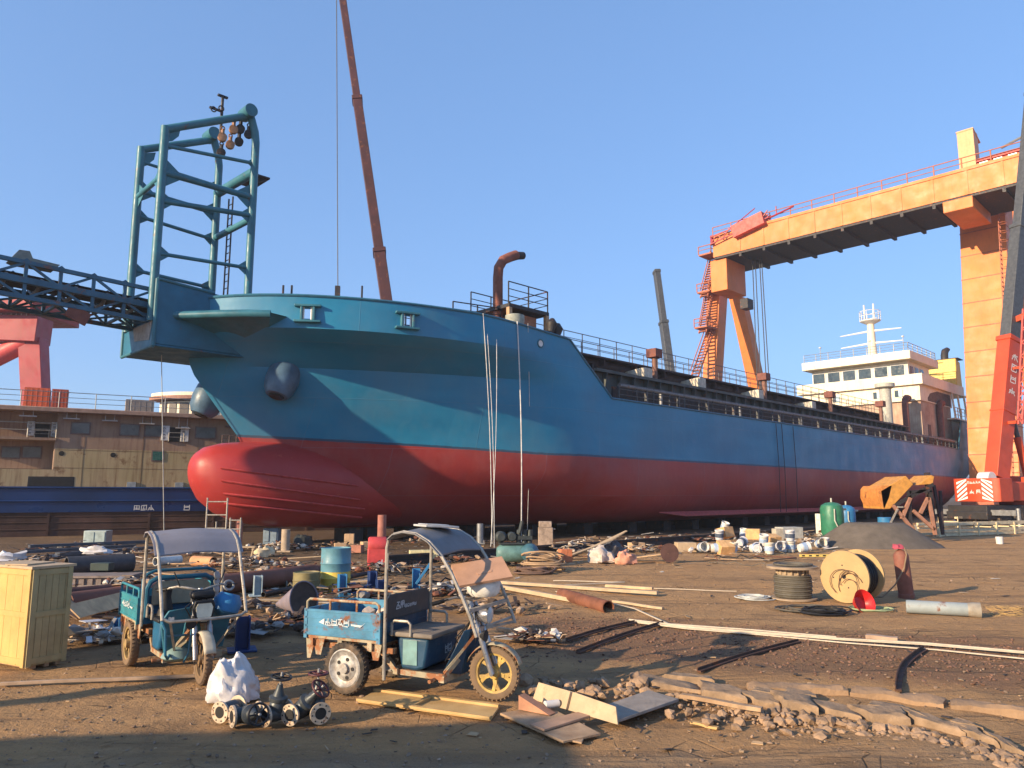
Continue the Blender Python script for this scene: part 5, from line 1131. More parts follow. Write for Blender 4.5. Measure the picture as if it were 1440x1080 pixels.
    if kind == 2:
        mb.beam((1.34, -.42, .86), (1.34, .42, .86), .035, .03); mb.tube((.46, -.42, 1.2), (.46, -.42, 1.35), .012, 6)
        mb.beam((1.2, 0, .62), (1.4, .42, .7), .02); mb.beam((1.2, 0, .62), (1.42, .42, .655), .02)
    else:
        mb.path([(1.37, -.42, .68), (1.40, -.36, .645), (1.42, 0, .64), (1.40, .36, .645), (1.37, .42, .68)], .016, 8)
        for y in (-.35, .35): mb.beam((1.4, y, .65), (1.1, y * .6, .3), .02)
    mb.build('front_crossbar', POST, o, split=True)
    # shield, steering head, fork, front wheel
    mb = MB()
    if kind == 2: mb.prism([(.98, -.24, .26), (1.16, -.16, .64), (1.2, -.1, .64), (1.1, -.1, .22)], (0, .4, 0))
    else: mb.prism([(1.02, -.3, .28), (1.06, -.36, .6), (1.12, -.3, .72), (1.17, -.12, .74), (1.17, .12, .74), (1.12, .3, .72), (1.06, .36, .6), (1.02, .3, .28)], (.03, 0, 0)); mb.prism([(1.04, -.16, .22), (1.14, -.12, .7), (1.19, 0, .72), (1.14, .12, .7), (1.04, .16, .22)], (.02, 0, 0))
    sh = mb.build('leg_shield', C2 if kind == 2 else M('shield_teal', (.02, .13, .19), .5, var=.3, dust=.25), o, bevel=.01)
    if kind == 1:
        mb = MB(); scribble(mb, (1.155, -.3, .60), (.05, .25, 0), (0, 0, 1), 3, .06, random.Random(3), 1.1, .007); mb.build('shield_lettering', M('faded_white', (.45, .5, .55), .5), sh)
        mb = MB(); mb.path([(1.12, -.36, .62), (1.25, -.38, .6), (1.28, -.36, .55), (1.26, -.34, .3), (1.2, -.3, .25), (1.12, -.26, .27)], .014, 7); mb.tube((1.26, -.36, .48), (1.14, -.1, .46), .012, 6); mb.path([(1.3, -.1, .62), (1.28, -.12, .3), (1.2, -.14, .2)], .012, 6); mb.build('guard_loop', M('frame_blue', (.02, .12, .2), .45), o)
        mb = MB(); mb.lathe([(.12, 0), (.16, .03), (.12, .1), (.06, .14)], (1.02, -.16, .2), (0, 0, 1), 16); mb.build('floor_pot', M('pot_teal', (.2, .3, .28), .6), o)
    st = P_['steer']; ca, sa = math.cos(st), math.sin(st); wc = Vector((1.4, 0, r))
    def fk(x, y, z): dx = x - 1.25; return Vector((1.25 + dx * ca - y * sa, dx * sa + y * ca, z))
    wcx = fk(1.4, 0, r)
    wheel(o, tuple(wcx), r, .085, P_['frim'], P_['ftyre'], 5, st)
    mb = MB()
    for y in (-.075, .075): mb.tube(fk(1.17, y, .88), fk(1.29, y, .56), .02, 10); mb.tube(fk(1.29, y, .56), fk(1.4, y, r), .028, 10)
    mb.beam(fk(1.19, -.1, .82), fk(1.19, .1, .82), .05); mb.beam(fk(1.25, -.1, .64), fk(1.25, .1, .64), .05); mb.tube(fk(1.13, 0, .92), fk(1.23, 0, .64), .03, 10); mb.tube(fk(1.4, -.1, r), fk(1.4, .1, r), .015, 8)
    mb.build('fork', M('fork_chrome', (.35, .35, .36), .35, .7, dust=.2), o)
    mb = MB(); nn = 14; o0 = 0
    for i in range(nn + 1):
        th = R(20 + 140 * i / nn); rr = r + .035
        for y in (-.06, -.03, .03, .06): q_ = fk(1.4 + math.cos(th) * rr, y, r + math.sin(th) * (rr - .015 * (abs(y) > .05))); mb.v.append(tuple(q_))
    for i in range(nn):
        for j in range(3): a_ = i * 4 + j; mb.f.append((a_, a_ + 1, a_ + 5, a_ + 4)); mb.m.append(0)
    fdr = mb.build('front_mudguard', P_['fender'], o); sol = fdr.modifiers.new('thickness', 'SOLIDIFY'); sol.thickness = .006
    mb = MB()
    for sg in (-1, 1): mb.path([fk(1.16, 0, .9), fk(1.15, sg * .1, .93), fk(1.08, sg * .22, .95), fk(.98, sg * .32, .92), fk(.93, sg * .36, .905)], .013, 8)
    hb_ = mb.build('handlebar', POST, o); mb = MB()
    for sg in (-1, 1): mb.tube(fk(1.0, sg * .3, .925), fk(.91, sg * .375, .9), .02, 8); mb.tube(fk(1.04, sg * .3, .94), fk(1.0, sg * .42, .93), .006, 6)
    mb.build('grip', BLACK, hb_, split=True)
    mb = MB()
    for sg in (-1, 1): mb.tube(fk(1.1, sg * .2, .95), fk(1.08, sg * .26, 1.1), .007, 6)
    mb.build('mirror_stem', BLACK, hb_, split=True)
    if kind == 2:
        mb = MB(); mb.lathe([(.02, -.12), (.06, -.09), (.085, 0), (.085, .02)], fk(1.33, 0, .77), (1, st, -.05), 18); hl = mb.build('headlight', M('lamp_chrome', (.5, .5, .52), .25, .8), o); mb = MB(); mb.lathe([(.08, .02), (.06, .035), (.01, .042)], fk(1.33, 0, .77), (1, st, -.05), 18); mb.build('lens', M('lens_glass', (.5, .52, .5), .1, bump=0), hl)
    else:
        mb = MB(); c = fk(1.3, 0, .72); mb.prism([fk(1.27, y, z) for y, z in ((-.09, .82), (.09, .82), (.11, .76), (.09, .64), (.04, .59), (-.04, .59), (-.09, .64), (-.11, .76))], fk(1.34, 0, 0) - fk(1.27, 0, 0)); hl = mb.build('headlight', BLACK, o, bevel=.01)
        mb = MB(); mb.prism([fk(1.341, y, z) for y, z in ((-.065, .79), (.065, .79), (.085, .75), (.07, .66), (.03, .61), (-.03, .61), (-.07, .66), (-.085, .75))], fk(1.35, 0, 0) - fk(1.341, 0, 0)); mb.build('lens', M('lens_cream', (.6, .58, .46), .3, bump=0), hl)
        mb = MB(); mb.box(fk(1.22, 0, .87), (.14, .24, .08), ry=.2, rz=st); mb.build('dash_cover', BLACK, o, bevel=.03)
        mb = MB(); mb.lathe([(.05, 0), (.14, .06), (.15, .16), (.1, .24)], fk(1.16, .24, .62), (0, .3, 1), 18); mb.build('blue_pot', BLUEP, o)
        mb = MB(); mb.torus(fk(1.0, .33, .92), (1, 0, .4), .05, .016, 16, 6); mb.build('phone_ring', GREYST, o)
    mb = MB(); mb.bx(.5, .62, -.2, .24, .28, .5); mb.lathe([(.05, 0), (.085, .02), (.085, .16), (.05, .18)], (.3, -.09, .3), (0, 1, 0), 16); mb.build('motor', M('motor_black', (.03, .03, .03), .6, dust=.4), o)
    mb = MB(); mb.lathe([(.02, 0), (.03, .02), (.055, .06), (.05, .06)], fk(1.3, -.13, .6), (1, 0, 0), 12); mb.build('horn', BLACK, o)
    mb = MB(); mb.path([(.45, -.33, .4), (.3, -.36, .34), (.1, -.3, .3), (0, -.2, .3)], .008, 5); mb.path([(.5, .25, .35), (.4, .3, .3), (.2, .28, .32)], .008, 5); mb.path([(1.0, -.25, .25), (.9, -.28, .17), (.78, -.26, .21)], .01, 5); mb.build('cable', BLACK, o)
    mb = MB(); gg = random.Random(1)
    for k in range(7): a_ = fk(1.2, gg.uniform(-.05, .05), .85); mb.path([a_, a_ + Vector((.08 * gg.random(), gg.uniform(-.15, .15), -.1)), (1.1 - .1 * gg.random(), gg.uniform(-.15, .15), .55), (.98, gg.uniform(-.2, .2), .35)], .006, 5)
    mb.build('wiring', BLACK, o)
    return o
az = R(114.5)
tr2 = trike('open blue cargo tricycle with arched grey canopy and yellow spoked front wheel', (-1.444, 8.011, 0), R(90) - az,
            dict(body=TRBLUE, dark=TRDARK, rail=BEIGEFR, rrim=SILVER, rtyre=RUBBER, rsp=0, frim=YELWHEEL, ftyre=RUBDUST, fender=BEIGEFR, seat=M('seat_plank', (.2, .17, .14), .8), roof=ROOFG, steer=.12), 2)
az1 = R(141.5)
tr1 = trike('teal cargo tricycle with grey padded backrest and lilac canopy, near the wooden crate', (-4.03, 9.15, 0), R(90) - az1,
            dict(body=TRGREEN, dark=M('trike_deep_blue', (.015, .1, .2), .45, var=.25, dust=.2), rail=TRGREEN, rrim=M('dusty_yellow_rim', (.32, .22, .09), .8, var=.3, dust=.5), rtyre=RUBDUST, rsp=5, frim=M('dusty_rim', (.2, .13, .07), .8), ftyre=RUBDUST, fender=M('fender_beige', (.45, .4, .3), .6), seat=BLACK, roof=ROOFB, steer=-.05), 1)
# things carried by the tricycles
def onT(az_, org, x, y, z): h = Vector((math.sin(az_), math.cos(az_), 0)); l = Vector((-math.cos(az_), math.sin(az_), 0)); return Vector(org) + h * x + l * y + Vector((0, 0, z))
o2 = (-1.444, 8.011, 0)
c = onT(az, o2, 1.26, .05, .94); mb = MB(); gg = random.Random(2)
mb.lathe([(.12, 0), (.16, .04), (.17, .12), (.15, .16)], (0, 0, 0), (0, 0, 1), 18)
pt = mb.build('white_pot', M('pot_white', (.7, .68, .62), .4, var=.3, scale=9, dust=.15), None, tagd=('white pot wrapped in plastic on the open tricycle\'s handlebar', 'pot')); pt.location = c
mb = MB(); mb.bx(-.26, .26, -.2, .2, -.012, .012); mb.prism([(-.05, -.07, .012), (.09, -.06, .012), (.1, -.02, .012), (-.06, -.03, .012)], (0, 0, .004)); cbd = mb.build('cardboard_sheet', CARD, None, tagd=('tan cardboard sheet tilted over the white pot on the handlebar', 'cardboard'))
cbd.location = c + Vector((-.02, -.02, .22)); cbd.rotation_euler = (R(24), R(-8), R(14))
mb = MB(); mb.bx(-.18, .18, -.17, .17, 0, .02); mb.bx(-.14, .1, -.1, .15, .02, .03); pc = mb.build('roof_patch', M('patch_grey', (.4, .4, .4), .7), None, bevel=.006, tagd=('flat pale board lying on top of the arched grey canopy', 'board')); pc.location = onT(az, o2, .72, .05, 1.585); pc.rotation_euler = (0, R(3), .5)
c = onT(az, o2, -.05, .1, .53); mb = MB(); gg = random.Random(8)
for k in range(9): mb.rock((gg.uniform(-.35, .3), gg.uniform(-.3, .3), .07), .12, gg)
jk = mb.build('scrap_sacks', SACK, None, tagd=('dusty sacks and rubbish lying in the open tricycle\'s cargo bed', 'sacks')); jk.location = c; jk.rotation_euler = (0, 0, R(90) - az)
# ------------------------------------------------------------------ things standing and lying in the yard
def put(o, px, py, rz=0., z=0.): q = G(px, py); o.location = (q.x, q.y, q.z + z); o.rotation_euler = (0, 0, rz); return o
# wooden crate
a = G(34, 942); b = G(91, 931); L_ = (b - a).length; rz = math.atan2(b.y - a.y, b.x - a.x); Hc = 1.10; Dc = .95
crt = E('wooden_crate', 'tall yellow wooden packing crate at the left edge of the yard', 'crate', a, rz)
mb = MB(); mb.bx(0.02, L_ - .02, .02, Dc, .04, Hc - .02); mb.build('crate_body', YELWOOD, crt)
for nm, f in (('front', 0), ('side', 1)):
    mb = MB(); ln = L_ if f == 0 else Dc; n = 6
    def pl(u0, u1, z0, z1, o_):
        if f == 0: mb.bx(u0, u1, -o_, .02, z0, z1)
        else: mb.bx(-o_, .02, u0, u1, z0, z1)
    for i in range(n): pl(ln * i / n + .002, ln * (i + 1) / n - .002, .03, Hc - .02, .008 + .001 * (i % 2))
    for u in (0, ln - .055): pl(u - (.002 if u == 0 else 0), u + .055, .02, Hc - .02, .022)
    for z in (.05, Hc * .5, Hc - .09): pl(.056, ln - .056, z, z + .06, .02)
    mb.build('crate_panel', YELWOOD if f else M('crate_wood_shaded', (.36, .29, .15), .8, var=.2, streak=.3, rcol=(.3, .22, .12)), crt)  # front panel's shade painted in with a greyer, darker wood
mb = MB(); mb.bx(-.03, L_ + .03, -.03, Dc + .03, Hc - .018, Hc + .01); mb.box((L_ * .4, Dc * .4, Hc + .02), (L_ * .9, .3, .015), rz=.3); mb.build('crate_lid', PALEW, crt)
mb = MB()
for u in (.08, L_ * .5, L_ - .1): mb.bx(u, u + .05, .01, Dc - .01, -.01, .04)
mb.build('crate_skid', PLANK, crt, split=True)
# gate valves
def valve():
    o = E('gate_valve', '', 'valve', (0, 0, 0), 0, 'gate valves dumped in front of the tricycles')
    mb = MB(); mb.lathe([(.05, -.1), (.062, -.09), (.066, 0), (.062, .09), (.05, .1)], (0, 0, .088), (1, 0, 0), 20); mb.lathe([(.055, 0), (.07, .03), (.066, .09), (.05, .11)], (0, 0, .088), (0, .5, .85), 18); mb.build('body', VALVEM, o)
    for sg in (-1, 1):
        mb = MB(); x = sg * .1; mb.lathe([(.048, sg * -.0), (.088, 0), (.088, sg * .018), (.05, sg * .018)], (x, 0, .088), (1, 0, 0), 28); fl = mb.build('flange', FLANGE, o)
        mb = MB()
        for k in range(8): th = k * .785 + .39; mb.lathe([(.007, 0), (.007, .002)], (x + sg * .0185, .071 * math.cos(th), .088 + .071 * math.sin(th)), (sg, 0, 0), 8)
        mb.lathe([(.048, 0), (.048, .0015)], (x + sg * .0172, 0, .088), (sg, 0, 0), 20); mb.build('bolt_hole', BLACK, fl, split=True)
    d = Vector((0, .5, .85)).normalized(); c = Vector((0, 0, .088)); mb = MB()
    mb.lathe([(.075, .105), (.078, .115), (.078, .135), (.05, .15), (.03, .2), (.022, .24)], c, d, 20); mb.build('bonnet', VALVEM, o)
    mb = MB(); mb.tube(c + d * .2, c + d * .34, .009, 8); mb.build('stem', SILVER, o)
    mb = MB(); mb.torus(c + d * .3, d, .082, .0095, 28, 8); u, v = frame(d)
    for k in range(5): th = k * 1.2566; mb.tube(c + d * .295, c + d * .3 + (u * math.cos(th) + v * math.sin(th)) * .08, .007, 6)
    mb.lathe([(.022, .285), (.022, .31)], c, d, 12); mb.build('handwheel', HANDW, o)
    return o
v0 = valve()
# (pixel of the body's foot, rotation z, tilt about its own axis, label)
VS = [((322, 1012), R(-112), -1.1, 'leftmost gate valve, black handwheel tipped left beside the white bag'),
      ((345, 1020), R(-142), -.3, 'gate valve with raised black handwheel in front of the white bag'),
      ((388, 1018), R(-128), .9, 'gate valve lying between the raised black and maroon wheels, pale flange forward'),
      ((419, 1016), R(-112), .25, 'gate valve with upright maroon handwheel and round pale flange facing the camera'),
      ((445, 1014), R(-60), 1.05, 'rightmost gate valve, its stem and maroon handwheel pointing right')]
for i, (p, rz_, tl, lb) in enumerate(VS):
    o = v0 if i == 0 else dup(v0, (0, 0, 0), 0, lb); o['label'] = lb; q = G(*p)
    m = Matrix.Translation(q + Vector((0, 0, .088))) @ Matrix.Rotation(rz_, 4, 'Z') @ Matrix.Rotation(tl - .53, 4, 'X') @ Matrix.Translation((0, 0, -.088))
    o.location = m.to_translation(); o.rotation_euler = m.to_euler()
    if i >= 3:
        for ch in o.children:
            if ch.name.startswith('handwheel'): ch.data = ch.data.copy(); ch.data.materials[0] = HANDR
# white bag
def blob(name, sx, sy, sz, m, g_, n=14, k=26, amp=.18, pinch=0.):
    mb = MB()
    for i in range(n + 1):
        ph = math.pi * i / n
        for j in range(k):
            th = 2 * math.pi * j / k; d = Vector((math.sin(ph) * math.cos(th), math.sin(ph) * math.sin(th), math.cos(ph)))
            f = 1 + amp * mnoise.noise(d * 1.7 + Vector((g_, 0, 0))) + amp * .6 * mnoise.noise(d * 4.5 + Vector((0, g_, 0))); z = d.z * sz * f
            wv = 1 - pinch * max(0, d.z); mb.v.append((d.x * sx * f * wv, d.y * sy * f * wv, max(z, -sz * .45) + sz * .45))
    for i in range(n):
        for j in range(k): mb.f.append((i * k + j, (i + 1) * k + j, (i + 1) * k + (j + 1) % k, i * k + (j + 1) % k)); mb.m.append(0)
    return mb
bgm = blob('bag', .25, .19, .2, BAGW, 3.1, 24, 48, .3, .15); bgm.v = [(x, y, z * (1 + .55 * math.exp(-((x + .12) / .07) ** 2) + .35 * math.exp(-((x - .06) / .09) ** 2)) + .012 * abs(math.sin(x * 38 + y * 21 + z * 9))) for x, y, z in bgm.v]
bg_ = bgm.build('plastic_bag', BAGW, None, ang=45, tagd=('crumpled white plastic bag behind the gate valves', 'bag')); put(bg_, 328, 985, .3)
# boards in front of the open tricycle
def board(p0, p1, w_, th, m, name, label, cat='board', z=0., group=None, tilt=0., bev=.003):
    a, b = G(*p0), G(*p1); d = b - a; L_ = d.length; mb = MB(); n = 6
    for i in range(n + 1):
        for y, zz in ((-w_ / 2, 0), (w_ / 2, 0), (w_ / 2, th), (-w_ / 2, th)): mb.v.append((-L_ / 2 + L_ * i / n + rng.uniform(-.004, .004), y * (1 + rng.uniform(-.03, .03)), zz + .004 * math.sin(i)))
    for i in range(n):
        for j in range(4): mb.f.append((i * 4 + j, i * 4 + 4 + j, i * 4 + 4 + (j + 1) % 4, i * 4 + (j + 1) % 4)); mb.m.append(0)
    mb.f += [(0, 1, 2, 3), (n * 4 + 3, n * 4 + 2, n * 4 + 1, n * 4)]; mb.m += [0, 0]
    o = mb.build(name, m, None, bevel=bev, tagd=(label, cat, group)); c = (a + b) / 2; o.location = (c.x, c.y, gz(c.x, c.y) + .012 + z); o.rotation_euler = (tilt, 0, math.atan2(d.y, d.x)); return o
def slab(pix, th, m, name, label, cat, z=.01, tilt=0, group=None, solid=True):
    P_ = [G(*p) for p in pix]; c = sum(P_, Vector()) / len(P_); mb = MB(); P_ = [p - c for p in P_]
    if (P_[1] - P_[0]).cross(P_[2] - P_[1]).z < 0: P_.reverse()
    mb.prism(P_, (0, 0, th)); o = mb.build(name, m, None, bevel=.004, tagd=(label, cat, group)); o.location += Vector((c.x, c.y, z + gz(c.x, c.y) + .008)); return o
pn = slab([(503, 987), (527, 973), (702, 996), (690, 1013)], .02, PLANKY, 'wood_panel', 'fresh yellow wooden door panel lying below the open tricycle', 'panel', .03)
a, b, c, d = G(503, 987), G(527, 973), G(702, 996), G(690, 1013)
mb = MB(); ctr = Vector(pn.location)
for p, q in ((a, d), (b, c)): p_ = p - ctr; q_ = q - ctr; p_.z = q_.z = .03; mb.beam(p_, q_, .05, .022)
p_, q_ = lerp(a, d, .42) - ctr, lerp(b, c, .47) - ctr; p_.z = q_.z = .031; mb.beam(p_, q_, .05, .022); mb.build('panel_batten', PLANKY, pn)
slab([(703, 1006), (770, 996), (845, 1035), (792, 1046)], .02, PLANK, 'plywood_sheet', 'flat brown plywood sheet on the dirt right of the yellow door panel', 'plywood', .03)
slab([(848, 1003), (912, 980), (955, 993), (868, 1024)], .025, GREYW, 'plywood_sheet', 'greyish plywood sheet propped right of the upright pale board', 'plywood', .06)
slab([(772, 1034), (822, 1018), (826, 1030), (818, 1046), (790, 1040)], .015, PLANK, 'plywood_piece', 'broken triangular plywood piece lying frontmost in the board heap', 'plywood', .02)
slab([(745, 1026), (815, 1008), (830, 1014), (765, 1034)], .02, M('plank_pinkish', (.4, .25, .16), .85, var=.2), 'plank', 'pinkish plank crossing the plywood in the board heap', 'plank', .055)
a, b = G(748, 990), G(868, 1026); mb = MB(); d = b - a; u = d.normalized(); nrm = Vector((-u.y, u.x, 0))
mb.prism([(0, 0, 0), (d.length, 0, 0), (d.length - .06, 0, .13), (.5, 0, .155), (.02, 0, .16)], (0, .018, 0))
mb.bx(.42, .46, -.03, 0, 0, .15); o = mb.build('side_board', PALEW, None, bevel=.003, tagd=('long pale board standing on edge in the heap of broken panels', 'board')); o.location = (a + b) / 2 + Vector((0, 0, .04)); o.rotation_euler = (R(-22), 0, math.atan2(d.y, d.x))
mb = MB(); mb.prism([(-.16, -.05, 0), (.16, -.05, 0), (-.16, -.05, .12)], (0, .1, 0)); o = mb.build('brick_wedge', M('wedge_wood', (.4, .2, .12), .85, var=.3), None, tagd=('reddish wooden wedge between the pale side board and the front wheel', 'wedge')); put(o, 755, 1005, -.6, .03)
mb = MB(); mb.tube((0, 0, .035), (.13, .03, .035), .033, 14); o = mb.build('white_can', WHITE2, None, tagd=('small white can lying inside the heap of broken panels', 'can')); put(o, 776, 1002, .2, .04)
board((0, 966), (275, 954), .045, .03, M('batten_grey', (.36, .26, .18), .85, dust=.2), 'batten', 'very long thin batten on the ground in front of the teal tricycle', 'batten')
board((958, 988), (1072, 1008), .07, .035, PLANK, 'plank', 'brown plank lying on the rubble left of the kerb slabs', 'plank', .05)
board((700, 889), (793, 905), .08, .04, PLANK, 'plank', 'weathered plank lying across the dark gravel behind the front wheel', 'plank', .03)
board((972, 1013), (1010, 1021), .05, .02, PLANKY, 'plank', 'short yellow offcut on the dirt below the brown plank', 'plank')
board((690, 822), (925, 838), .12, .06, PALEW, 'timber', 'long pale timber with notched end in the middle of the yard', 'timber')
board((852, 829), (918, 833), .1, .05, M('timber_tan', (.55, .38, .22), .8), 'timber', 'short tan board lying on top of the notched timber', 'timber', .06)
board((688, 826), (862, 858), .09, .07, PALEW, 'timber', 'pale timber running from the tricycle canopy to the rusty half pipe', 'timber')
board((862, 848), (932, 858), .05, .04, PALEW, 'timber', 'pale stick beyond the rusty half pipe', 'timber')
board((770, 826), (878, 820), .03, .02, WHITEROD, 'batten', 'thin white strip bent on the dirt behind the notched timber', 'batten')
board((778, 816), (876, 818), .025, .02, WHITEROD, 'batten', 'thinner pale strip farthest behind the notched timber', 'batten')
board((920, 829), (1036, 833), .02, .015, WHITEROD, 'wire', 'thin pale strip from the notched timber to the cable coil', 'strip')
for i, (p, q, lb) in enumerate((((795, 902), (892, 876), 'rusty steel angle across the gravel, leftmost of the four'), ((810, 919), (932, 877), 'long dark steel angle second from the left on the gravel'), ((980, 945), (1122, 903), 'dark steel strip lying in the middle of the gravel'), ((1256, 972), (1296, 914), 'thick bent steel strip at the right end of the gravel'))):
    a, b = G(*p), G(*q); d = b - a; mb = MB(); L_ = d.length; n = 8; pts = []
    for k in range(n + 1): x = -L_ / 2 + L_ * k / n; pts.append(Vector((x, .05 * math.sin(math.pi * k / n) * (1 if i < 3 else 1.8), .02)))
    for p_, q_ in zip(pts, pts[1:]): mb.beam(p_, q_, .045 if i < 3 else .06, .018); mb.beam(p_ + Vector((0, .022, .018)), q_ + Vector((0, .022, .018)), .01, .035 if i < 3 else .06)
    o = mb.build('steel_angle', M('rail_rust', (.085, .045, .03), .8, .2, var=.4, rust=.4), None, tagd=(lb, 'steel angle', 'steel angles on the gravel strip')); c = (a + b) / 2; o.location = (c.x, c.y, .0); o.rotation_euler = (0, 0, math.atan2(d.y, d.x))
# bundle of white slats
gg = random.Random(21)
sl_pts = [(886, 874), (930, 879), (965, 883), (1060, 890), (1180, 900), (1300, 909), (1470, 924)]
for i in range(6):
    off = (i - 2.5) * .032; mb = MB(); pts = []
    for k, p in enumerate(sl_pts): q = G(*p); pts.append(Vector((q.x + gg.uniform(-.02, .02), q.y + off + gg.uniform(-.02, .02) - (.12 if i == 0 and k > 3 else 0) * (k - 3), .03 + .012 * (i % 3) + gz(q.x, q.y))))
    if i == 5: pts = [Vector(G(782, 834)), Vector(G(838, 846)), Vector(G(892, 858)), Vector(G(918, 870)), Vector(G(940, 880))] + pts[3:5]; pts = [Vector((p.x, p.y, max(p.z, .03))) for p in pts]
    if i == 4: pts = pts[:5]
    for p_, q_ in zip(pts, pts[1:]): mb.beam(p_, q_, .026, .014)
    mb.build('pale_strip', WHITEROD, None, tagd=(('frontmost white slat of the long bundle, drooping towards the kerb at right', 'second white slat from the front of the long bundle', 'third white slat from the front of the long bundle', 'fourth white slat from the front of the long bundle', 'rearmost short white slat of the long bundle', 'white slat that curves out of the bundle towards the rusty half pipe')[i], 'slat', 'white slats laid along the gravel strip'))
board((1218, 897), (1263, 901), .12, .05, M('brick_pink', (.4, .28, .2), .9), 'plank', 'short pinkish plank beside the white slats at right', 'plank')
# rusty half pipe
a, b = G(790, 842), G(856, 862); d = b - a; mb = MB(); n = 14
for sh in (.11, .1): mb.v += [(x, sh * math.cos(R(-20 + 250 * k / n)), .09 + sh * math.sin(R(-20 + 250 * k / n))) for x in (0, d.length) for k in range(n + 1)]
k_ = n + 1; o_ = 2 * k_
for k in range(n): mb.f += [(k, k_ + k, k_ + k + 1, k + 1), (o_ + k, o_ + k + 1, o_ + k_ + k + 1, o_ + k_ + k), (k, k + 1, o_ + k + 1, o_ + k), (k_ + k, o_ + k_ + k, o_ + k_ + k + 1, k_ + k + 1)]
mb.m = [0] * len(mb.f); o = mb.build('half_pipe', RUSTM, None, tagd=('rusty open pipe shell lying on the pale timber', 'pipe')); o.location = (a + b) / 2; o.rotation_euler = (0, 0, math.atan2(d.y, d.x))
# broken kerb slabs and rubble
gg = random.Random(5); kb = [(905, 962), (985, 972), (1048, 984), (1095, 992), (1150, 998), (1210, 1008), (1280, 1015), (1345, 1030), (1400, 1045), (1440, 1060)]
kl = ['leftmost flat broken slab, by the brown plank end', 'broken kerb slab beside the dark crack', 'tilted kerb slab above the widest rubble', 'kerb slab with a chipped front edge in the middle of the row', 'kerb slab over the middle of the rubble', 'broad kerb slab right of the middle of the row', 'kerb slab near the right end with two cracks beside it', 'last but one kerb slab at the right', 'kerb slab at the right edge of the picture']
def rough_slab(L_, wd, h, seed, jag=.06):
    mb = MB(); nx_, ny_ = max(6, int(L_ / .05)), max(4, int(wd / .06)); V = lambda *a: mnoise.noise(Vector(a))
    for lv in (0, 1):
        for i in range(nx_ + 1):
            for j in range(ny_ + 1):
                x, y = L_ * (i / nx_ - .5), wd * (j / ny_ - .5); e = 1 if (i in (0, nx_) or j in (0, ny_)) else 0
                x += jag * V(y * 6, seed, i * .1) + .02 * V(x * 9, y * 9, seed); y += jag * V(x * 5, seed + 9, j * .2)
                z = h + .026 * V(x * 4, y * 4, seed) + .016 * V(x * 13, y * 13, seed) - e * .025 if lv else -.12
                mb.v.append((x, y, z))
    k = (nx_ + 1) * (ny_ + 1); w_ = ny_ + 1
    for i in range(nx_):
        for j in range(ny_): a = i * w_ + j; mb.f += [(k + a, k + a + w_, k + a + w_ + 1, k + a + 1)]
    for i in range(nx_): mb.f += [(i * w_, i * w_ + w_, k + i * w_ + w_, k + i * w_), (i * w_ + ny_, k + i * w_ + ny_, k + i * w_ + w_ + ny_, i * w_ + w_ + ny_)]
    for j in range(ny_): mb.f += [(j, k + j, k + j + 1, j + 1), (nx_ * w_ + j, nx_ * w_ + j + 1, k + nx_ * w_ + j + 1, k + nx_ * w_ + j)]
    mb.m = [0] * len(mb.f); return mb
def shard(P4, h, label, tilt):                         # a flat broken plate: jagged outline, chipped rim, nearly level top
    c = sum(P4, Vector()) / len(P4); out = []
    for i in range(len(P4)):
        p, q = P4[i] - c, P4[(i + 1) % len(P4)] - c
        for k in range(4): t = k / 4; d = q - p; v = Vector((-d.y, d.x, 0)).normalized(); out.append(lerp(p, q, t) * .96 + v * (gg.uniform(-.025, .025) if k else gg.uniform(-.015, .015)))
    n = len(out); mb = MB(); mb.v = [(p.x * 1.02, p.y * 1.02, -.12) for p in out] + [(p.x, p.y, h - gg.uniform(.006, .03)) for p in out] + [(p.x * gg.uniform(.86, .94), p.y * gg.uniform(.86, .94), h + gg.uniform(-.006, .006)) for p in out] + [(p.x * .45, p.y * .45, h + gg.uniform(-.005, .006)) for p in out] + [(0, 0, h)]
    for r_ in range(3): mb.f += [(r_ * n + i, r_ * n + (i + 1) % n, (r_ + 1) * n + (i + 1) % n, (r_ + 1) * n + i) for i in range(n)]
    mb.f += [(3 * n + i, 3 * n + (i + 1) % n, 4 * n) for i in range(n)]; mb.m = [0] * len(mb.f)
    o = mb.build('kerb_slab', CONC, None, ang=42, tagd=(label, 'kerb slab', 'broken kerb slabs')); o.location = (c.x, c.y, -.12); o.rotation_euler = tilt; return o
KB = [G(*p) for p in kb]
for i in range(9):
    a, b = KB[i], KB[i + 1]; cut = gg.uniform(.2, .26)
    e0, e1 = Vector((gg.uniform(-.04, .04), 0, 0)), Vector((gg.uniform(-.04, .04), 0, 0)); f0, f1, m0, m1 = Vector((0, -.1 + gg.uniform(-.04, .04), 0)), Vector((0, -.1 + gg.uniform(-.04, .04), 0)), Vector((0, cut, 0)), Vector((0, cut + gg.uniform(-.03, .03), 0))
    shard([a + e0 + f0, b + e1 + f1, b - e1 + m1, a - e0 + m0], .05 + gg.uniform(-.015, .03), kl[i], (gg.uniform(-.02, .1), gg.uniform(-.05, .05), gg.uniform(-.05, .05)))
    if i in (0, 2, 3, 5, 7): sh_ = (b - a) * gg.uniform(.3, .5); shard([a + sh_ + m0 + Vector((0, .06, 0)), b + sh_ + m1 + Vector((0, .06, 0)), b + sh_ + Vector((0, .52 + gg.uniform(-.08, .05), 0)), a + sh_ + Vector((.12, .5 + gg.uniform(-.08, .05), 0))], .035 + gg.uniform(-.01, .02), 'cracked concrete plate in the rear row, between the front slabs and the low kerb beams', (gg.uniform(-.03, .05), gg.uniform(-.03, .03), 0))
